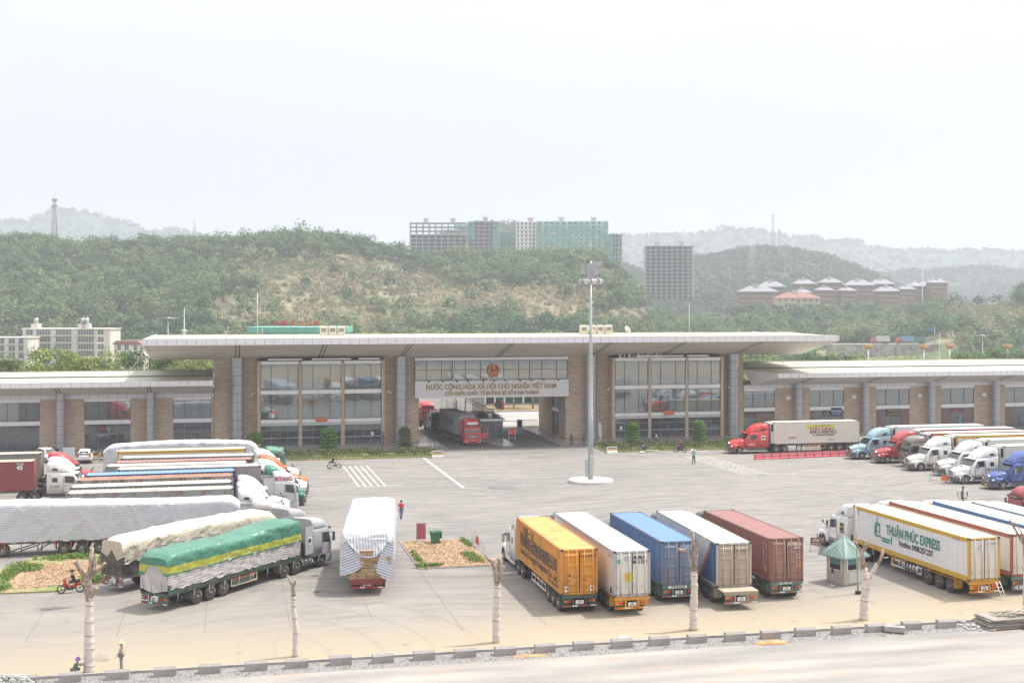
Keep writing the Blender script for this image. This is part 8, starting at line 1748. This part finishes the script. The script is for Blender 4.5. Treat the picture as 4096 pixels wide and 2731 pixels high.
# town buildings at the foot of the hill
M_AP = plain('pale_render_wall', (.74, .71, .65), .85, 0, .25, .3, (.45, .4, .33), streak=True); M_WIN = glassmat('apartment_glass', (.05, .08, .095), .3); M_RT = plain('terracotta_roof', (.30, .14, .10), .8, 0, .2)
M_BAL = plain('balcony_concrete', (.50, .47, .42), .85, 0, .3, .5)
def block(label, px0, px1, pytop, t_, floors, fl=3.1, base=-10, dep=12, bays=(), roof=None, tanks=0, cat='building', side=None, extras=None):
    a = D(px0, pytop, t_); b_ = D(px1, pytop, t_); Lw = (b_-a).length; t = thing('apartment_block', label, cat, (a.x, a.y, base), math.atan2(b_.y-a.y, b_.x-a.x), 'town buildings below the hill'); H_ = a.z-base
    mb = MB(); mb.box(0, 0, 0, Lw, dep, H_, M_AP); mb.build('wall', t); mb = MB(); mb.box(-.4, -.4, H_, Lw+.4, dep+.4, H_+.35, M_AP if not roof else M_RT)
    if roof: mb.prism([(-.6, H_+.35), (Lw+.6, H_+.35), (Lw-1, H_+1.5), (1, H_+1.5)], -.6, dep+.6, M_RT, 'Y')
    mb.build('roof', t)
    for k in range(floors):
        z0 = H_-(k+1)*fl+.85
        if z0 < 0: break
        for u0, u1, bal in bays:
            mb = MB(); x0, x1 = Lw*u0, Lw*u1; mb.box(x0, -.12, z0, x1, -.02, z0+1.9, M_WIN); n_ = max(1, int((x1-x0)/1.1))
            for j in range(n_+1): xx = x0+(x1-x0)*j/n_; mb.box(xx-.05, -.18, z0, xx+.05, -.12, z0+1.9, M_WHITE)
            mb.box(x0, -.18, z0+1.1, x1, -.12, z0+1.18, M_WHITE); mb.build('window', t)
            if bal: mb = MB(); mb.box(x0-.3, -1.0, z0-.95, x1+.3, 0, z0-.8, M_BAL).box(x0-.3, -1.05, z0-.8, x1+.3, -.95, z0-.1, M_BAL); mb.build('balcony', t)
    for k in range(tanks):
        mb = MB(); xx = Lw*(.12+.5*(k > 0)+.04*k); mb.box(xx-1.6, 2, H_+.3, xx+1.6, 5, H_+2.2, M_AP); mb.tube((xx, 3.5, H_+2.2), (xx, 3.5, H_+4.6), .95, M_STEEL, 14); mb.build('water_tank', t)
    mb = MB()
    for k in range(9): xx = Lw*(.03+k*.11); mb.tube((xx, 1, H_), (xx, 1, H_+1.6), .06, M_DARK, 4)
    mb.tube((Lw*.03, 1, H_+1.6), (Lw*.91, 1, H_+1.6), .05, M_DARK, 4); mb.build('roof_frame', t)
    return t
block('five storey pale apartment block with glazed balconies and water tanks', 90, 440, 1317, 520, 6, 2.95, bays=((.16, .32, 1), (.38, .56, 1), (.63, .82, 1), (.86, .93, 0), (.04, .12, 0)), tanks=3, dep=14)
block('low grey white block with red roof cut by the left edge', -60, 112, 1352, 500, 5, 2.9, bays=((.05, .2, 1), (.3, .45, 1), (.55, .7, 1), (.78, .9, 1)), roof=None, tanks=1)
block('small white house with terracotta roof between the apartments and the big roof', 456, 560, 1378, 510, 4, 3.0, bays=((.12, .28, 0), (.4, .58, 0), (.75, .9, 0)), roof=True)
p = D(990, 1308, 330); q = D(1383, 1308, 330); Lw = (q-p).length
t = thing('netted_port_building', 'port building wrapped in green netting with red roof characters', 'building', (p.x, p.y, -6), math.atan2(q.y-p.y, q.x-p.x)); M_NET = plain('green_netting', (.12, .42, .33), .7, 0, .3, .6, (.25, .5, .42)); hh = p.z+6
mb = MB(); mb.box(1.5, 1, 0, Lw-1.5, 14, hh-2.6, M_WHITE); mb.build('wall', t); mb = MB(); mb.loft([[(0, -1, hh), (Lw, -1, hh), (Lw, 15, hh), (0, 15, hh)], [(0, -1, hh-1.4), (Lw, -1, hh-1.4), (Lw, 15, hh-1.4), (0, 15, hh-1.4)], [(1.0, .8, hh-3), (Lw-1, .8, hh-3), (Lw-1, 14, hh-3), (1, 14, hh-3)]], M_NET, smooth=False); mb.build('netting', t)
for k, ch in enumerate('中国河口口岸'): mb = MB(); text(mb, ch, 1.45, plain('red_characters', (.50, .04, .06), .5, 0, 0), (Lw*(.30+k*.082), -1, hh+.85), (1, 0, 0), (0, 0, 1), .05, depth=.08); mb.tube((Lw*(.30+k*.082)-.5, -.8, hh), (Lw*(.30+k*.082)-.5, -.8, hh+1.3), .04, M_DARK, 4); mb.build('roof_character', t)
mb = MB(); pf = D(1050, 1352, 320); mb.tube((pf.x, pf.y, 4), (pf.x, pf.y, pf.z+2.4), .05, M_WHITE, 5); mb.quad([(pf.x, pf.y, pf.z+2.0), (pf.x+.2, pf.y, pf.z+2.1), (pf.x+.5, pf.y, pf.z), (pf.x-.2, pf.y, pf.z)], plain('flag_red', (.6, .03, .02), .7)); tag(mb.build('flag'), 'small red flag on a thin pole behind the left hall roof', 'flag')
# unfinished and netted tower blocks on the crest
M_RAW = plain('raw_concrete', (.50, .485, .475), .9, 0, .3, .2); M_HOL = plain('open_bay', (.19, .20, .21), .9, 0, .2, .3)
def frame_block(label, px0, px1, pyt, pyb, t_, floors, bays, dep=14, net=None, windows=False, cores=(), back=.35, crane=None):
    a = D(px0, pyt, t_); b_ = D(px1, pyt, t_); Lw = (b_-a).length; zb = D(px0, pyb, t_).z-9; H_ = a.z-zb; fl = (a.z-D(px0, pyb, t_).z)/floors
    t = thing('unfinished_tower_block', label, 'building', (a.x, a.y, zb), math.atan2(b_.y-a.y, b_.x-a.x)); mb = MB(); n_ = int(H_/fl)+1
    for k in range(n_+1): z = H_-k*fl; (mb.box(0, 0, z-.45, Lw, dep, z, M_RAW) if z > 0 else None)
    mb.build('floor_slab', t); mb = MB()
    for j in range(bays+1):
        x = Lw*j/bays
        for y in (.1, dep*.5, dep-.5): mb.box(x-.22+(.22 if j == 0 else -.22 if j == bays else 0), y, 0, x+.22+(.22 if j == 0 else -.22 if j == bays else 0), y+.42, H_-.46, M_RAW)
    mb.build('column', t)
    if back: mb = MB(); mb.box(Lw*.02, dep*.55, 0, Lw*.98, dep*.62, H_*(.66 if back == .34 else 1)-.3, M_HOL); mb.build('inner_wall', t)
    if windows:
        x0, x1 = windows
        for k in range(n_):
            z = H_-(k+1)*fl
            if z < 0: break
            for j in range(int(bays*(x1-x0))):
                xa = Lw*(x0+(x1-x0)*j/int(bays*(x1-x0))); wb = Lw*(x1-x0)/int(bays*(x1-x0)); mb = MB(); mb.box(xa+.02, -.12, z, xa+wb-.02, .08, z+.9, M_WHITE).box(xa+.02, -.12, z+.9, xa+wb*.28, .08, z+fl-.32, M_WHITE).box(xa+wb*.72, -.12, z+.9, xa+wb-.02, .08, z+fl-.32, M_WHITE); mb.build('wall_panel', t)
    for c0 in cores: mb = MB(); x = Lw*c0; mb.box(x-1.8, 3, H_, x+1.8, 7, H_+3.2, M_RAW).box(x-2.5, 2.5, H_+3.2, x+2.5, 7.5, H_+3.5, M_RAW); mb.build('roof_core', t)
    for (u0, u1, v0) in (net or ()): mb = MB(); mb.box(Lw*u0, -.6, H_*v0, Lw*u1, -.5, H_+.2, NETM); mb.build('netting', t)
    if crane: mb = MB(); x = Lw*crane; mb.tube((x, -1, 0), (x, -1, H_+5), .35, plain('hoist_red', (.35, .10, .08), .6), 4).tube((x-2, -1, H_+5), (x+2, -1, H_+5), .2, M_WHITE, 4); mb.build('hoist', t)
    return t
m, n, l, b, o = _nodes('scaffold_netting'); b.inputs['Base Color'].default_value = (.20, .48, .40, 1); b.inputs['Roughness'].default_value = .8; tr = n.new('ShaderNodeBsdfTransparent'); mx = n.new('ShaderNodeMixShader'); l(ramp(n, l, noise(n, l, .15, 4), .4, .6, .2, .6), mx.inputs[0]); l(tr.outputs[0], mx.inputs[1]); l(b.outputs[0], mx.inputs[2]); l(mx.outputs[0], o.inputs[0]); NETM = m
frame_block('long unfinished concrete block with scaffolding on the left of the crest', 1638, 1868, 890, 985, 1010, 6, 9, net=((.78, 1.0, .86),), cores=(.28, .75), back=.34)
frame_block('unfinished block half draped in green netting on the crest', 1872, 1998, 886, 985, 1015, 6, 6, net=((0, .22, .5), (.78, 1, .2)), cores=(.55,), crane=.55)
frame_block('low netted block between the two large blocks on the crest', 1999, 2063, 926, 985, 1025, 3, 4, net=((0, 1, 0),))
frame_block('white walled unfinished block with dark windows right of the gap on the crest', 2064, 2145, 888, 985, 1005, 6, 5, windows=(0, 1), cores=(.7,), crane=.85)
frame_block('tall block completely draped in green netting on the crest', 2147, 2433, 886, 1000, 1005, 7, 12, net=((0, 1, .0),), windows=(0, 1), cores=(.35, .8))
frame_block('narrow grey scaffolded block at the right end of the crest', 2436, 2490, 936, 1025, 1000, 5, 4, net=((0, .3, 0),))
frame_block('tall bare concrete frame tower standing alone with two roof cores', 2582, 2777, 983, 1150, 1010, 11, 9, cores=(.25, .75), back=.3)
# villas on the terrace
M_BRV = plain('red_brown_brick', (.25, .135, .105), .85, 0, .2, .3); M_GRV = plain('grey_tile_roof', (.25, .25, .285), .7, 0, .15, .3); M_BE = plain('beige_band', (.55, .50, .42), .8)
def villa(px0, px1, pye, t_, hgt, label, wall=None, dep=13, rf=None):
    mid_ = (px0+px1)/2; px0, px1 = mid_-(px1-px0)*.41, mid_+(px1-px0)*.41; pye += rt.uniform(-5, 6)
    a = D(px0, pye, t_); b_ = D(px1, pye, t_); Lw = (b_-a).length; t = thing('villa', label, 'house', (a.x, a.y, a.z-hgt-6), math.atan2(b_.y-a.y, b_.x-a.x)); H_ = hgt+6; w_ = wall or M_BRV; mb = MB(); mb.box(0, 0, 0, Lw, dep, H_, w_)
    for k in range(3): mb.box(-.15, -.15, H_-.5-k*3.2, Lw+.15, 0, H_-.2-k*3.2, M_BE)
    mb.build('wall', t); mb = MB(); e = 1.1; top = H_+min(4.2, Lw*.22); mb.loft([[(-e, -e, H_), (Lw+e, -e, H_), (Lw+e, dep+e, H_), (-e, dep+e, H_)], [(Lw*.28, dep*.45, top), (Lw*.72, dep*.45, top), (Lw*.72, dep*.55, top), (Lw*.28, dep*.55, top)]], rf or M_GRV, smooth=False); mb.build('roof', t)
    mb = MB(); mb.box(Lw*.4, dep*.3, H_+.5, Lw*.52, dep*.5, top+1.6, M_BE); mb.build('chimney', t)
    for k in range(2):
        n_ = max(2, int(Lw/4.2))
        for j in range(n_): x = Lw*(j+.3)/n_; mb = MB(); z = H_-2.6-k*3.2; mb.box(x, -.1, z, x+1.4, -.01, z+1.6, M_WIN).box(x-.12, -.14, z-.12, x+1.52, -.1, z, M_BE); mb.build('window', t)
VN = [(2946, 3128, 1168, 'long grey roofed villa at the left of the terrace'), (3030, 3152, 1142, 'upper villa behind the left one'), (3172, 3272, 1135, 'upper villa left of the middle with white chimneys'), (3278, 3378, 1133, 'upper villa in the middle of the terrace'), (3180, 3250, 1163, 'small roof in front of the upper left villas'), (3268, 3340, 1163, 'small villa in the middle front'), (3374, 3508, 1135, 'wide villa right of the middle'), (3360, 3430, 1162, 'square villa in front of the wide one'), (3480, 3584, 1135, 'upper villa behind the wide one'), (3504, 3606, 1160, 'lower villa with teal windows'), (3596, 3668, 1152, 'narrow villa left of the white radio pole'), (3634, 3744, 1140, 'villa with white columns behind the radio pole'), (3718, 3796, 1134, 'rightmost villa of the terrace')]
for k, (a, b_, e, lb) in enumerate(VN): villa(a, b_, e, 940+(0 if e > 1155 else 35)+(k % 3)*8, 6.0, 'red brown brick '+lb)
villa(3090, 3300, 1190, 900, 8, 'cream walled villa with dark red roof and flags on the lower terrace', plain('cream_render', (.60, .50, .34), .8), rf=M_RT)
px, t_ = rg.uniform(2940, 3830, 260), rg.uniform(858, 925, 260); X_, Y_, Z_ = terrain(px, t_); r_ = rg.uniform(2.6, 4.6, 260)
Zt = CAM_H+t_*(1225-1222-rg.uniform(-16, 26, 260))/5050
tag(leaf_cloud(np.stack([X_, Y_, np.maximum(Z_+r_*.6, Zt-r_)], 1), np.stack([r_, r_, r_*.9], 1), np.array(GREENS)[rg.randint(0, 6, 260)], np.full(260, 80), .9, 'terrace_wood', rg, soft=True), 'green trees massed in front of the villas', 'trees', kind='stuff')
# towers
def lattice(px, pyt, pyb, t_, w0, label, ant=True, wh=False):
    p = D(px, pyb, t_); top = D(px, pyt, t_).z; h = top-p.z+6; t = thing('lattice_tower', label, 'radio tower', (p.x, p.y, p.z-6)); m_ = plain('tower_white', (.55, .53, .52), .6) if wh else plain('tower_steel', (.30, .29, .30), .6); mb = MB(); n_ = 12; th_ = t_/5050*(.55 if wh and t_ < 2500 else .9)
    for s1, s2 in ((-1, -1), (1, -1), (1, 1), (-1, 1)): mb.tube((s1*w0, s2*w0, 0), (s1*w0*.35, s2*w0*.35, h*.86), th_, m_, 4)
    for k in range(n_):
        a, b_ = w0*(1-.65*k/n_), w0*(1-.65*(k+1)/n_); z0, z1 = h*.86*k/n_, h*.86*(k+1)/n_
        for y_ in (-1, 1): mb.tube((-a, y_*a, z0), (b_, y_*b_, z1), th_*.6, m_, 3).tube((a, y_*a, z0), (-b_, y_*b_, z1), th_*.6, m_, 3).tube((-a, y_*a, z0), (a, y_*a, z0), th_*.6, m_, 3)
    mb.tube((0, 0, h*.8), (0, 0, h), th_*.9, m_, 4); mb.build('frame', t)
    if ant:
        mb = MB()
        for zz in (.86, .74):
            for k in range(6): a = k*1.047; mb.box(1.5*math.cos(a)-.25, 1.5*math.sin(a)-.15, h*zz-.9, 1.5*math.cos(a)+.25, 1.5*math.sin(a)+.15, h*zz+.9, m_)
            mb.lathe([(1.5, h*zz-.2), (1.5, h*zz+.1), (.6, h*zz+.1)], m_, 12)
        mb.build('antenna', t)
lattice(218, 770, 948, 835, 1.9, 'grey lattice radio tower standing on the left crest'); lattice(3092, 842, 975, 1640, 2.2, 'pale radio tower on top of the round hill', wh=True); lattice(3117, 905, 990, 1600, 1.6, 'shorter pale radio tower right beside the one on the round hill', wh=True)
lattice(3009, 933, 1050, 1480, 5, 'white power pylon on the left slope of the round hill', ant=False, wh=True); lattice(405, 828, 905, 3000, 4, 'faint pylon on the far left ridge', ant=False, wh=True); lattice(778, 874, 925, 3000, 4, 'faint pylon on the far ridge left of the middle', ant=False, wh=True)
p = D(3690, 1225, 880); t = thing('radio_pole', 'white radio pole rising in front of the villas', 'radio pole', (p.x, p.y, p.z-8)); h_ = D(3690, 1068, 880).z-p.z+8; mb = MB(); mb.tube((0, 0, 0), (0, 0, h_), .5, M_WHITE, 8, .2); mb.build('pole', t); mb = MB()
for zz in (.97, .88, .8): mb.box(-1.1, -.4, h_*zz-1, 1.1, .4, h_*zz+.6, M_WHITE)
mb.build('antenna', t)
# far road with its wall and trucks
def rp(px, dz=0): t_ = 600; p = D(px, 1376, t_); return Vector((p.x, p.y, p.z+dz))
a, b_ = rp(3330), rp(3760); mb = MB(); d = (b_-a).normalized(); nn = Vector((-d.y, d.x, 0)); zr = a.z
for (z0, z1, o0, o1, mt) in ((-9, 0, -1, -.4, two_tone('stone_retaining_wall', (.40, .39, .37), (.22, .2, .18), .5)), ): P = [a+nn*o0, b_+nn*o0, b_+nn*12, a+nn*12]; i0 = len(mb.v); mb.v += [(p.x, p.y, zr+z0) for p in P]+[(p.x, p.y, zr) for p in P]; [mb.face([i0+j for j in q], mt) for q in ((0, 1, 5, 4), (1, 2, 6, 5), (3, 0, 4, 7))]; mb.face([i0+j for j in (4, 5, 6, 7)], M_CONC)
tag(mb.build('far_road'), kind='structure')
mb = MB(); n_ = 60
for k in range(n_): p = a.lerp(b_, k/(n_-1)); q = p+nn*.2; mb.box(q.x-.06, q.y-.06, zr, q.x+.06, q.y+.06, zr+.8, M_DARK)
mb.tube(a+Vector((0, 0, .8))+nn*.2, b_+Vector((0, 0, .8))+nn*.2, .06, M_DARK, 4); tag(mb.build('roadside_railing'), 'dark railing along the far road on the right', 'railing')
hd_ = math.degrees(math.atan2(d.y, d.x))+180
for px, Lg, cc, lb in ((3566, 6.2, ((.60, .58, .53),), 'red cab lorry with white load on the far road'), (3712, 11.5, ((.15, .33, .55), (.06, .22, .16)), 'red cab lorry with blue and green tarpaulin on the far road')):
    p = rp(px)+nn*4; t = thing('far_lorry', lb, 'truck', (p.x, p.y, zr), R_(hd_), 'lorries on the far road')
    for k, c_ in enumerate(cc): w0 = Lg*k/len(cc); w1 = Lg*(k+1)/len(cc); mb = MB(); mb.box(Lg-w1, -1.2, 1.2, Lg-w0-.02, 1.2, 3.7-.5*k, plain('load_sheet', c_, .6, 0, .2)); mb.build('load', t)
    mb = MB(); mb.loft([ring(Lg+.3, 1.15, .6, 2.4, 2.7, 1.1), ring(Lg+1.8, 1.18, .6, 2.4, 2.75, 1.1), ring(Lg+2.4, 1.12, .6, 1.8, 2.2, 1.05)], paint((.5, .03, .04))); mb.build('cab', t); mb = MB(); mb.box(0, -1.1, .9, Lg+2, 1.1, 1.19, M_DARK); mb.build('chassis', t)
    for x in (1, 2.4, Lg+1.5): wheel(t, x, .92, .5, True, 'steel'); wheel(t, x, -.92, .5, True, 'steel')
p = D(3725, 1318, 590); t = thing('far_road_sign', 'blue road sign over the far road', 'road sign', (p.x, p.y, zr), R_(hd_-180)); mb = MB(); mb.tube((1.6, 0, 0), (1.6, 0, p.z-zr+1), .15, M_STEEL, 6); mb.build('post', t); mb = MB(); mb.box(-1.3, -.1, p.z-zr-.8, 1.2, 0, p.z-zr+.9, plain('sign_blue', (.05, .14, .40), .5)); mb.build('sign_face', t)
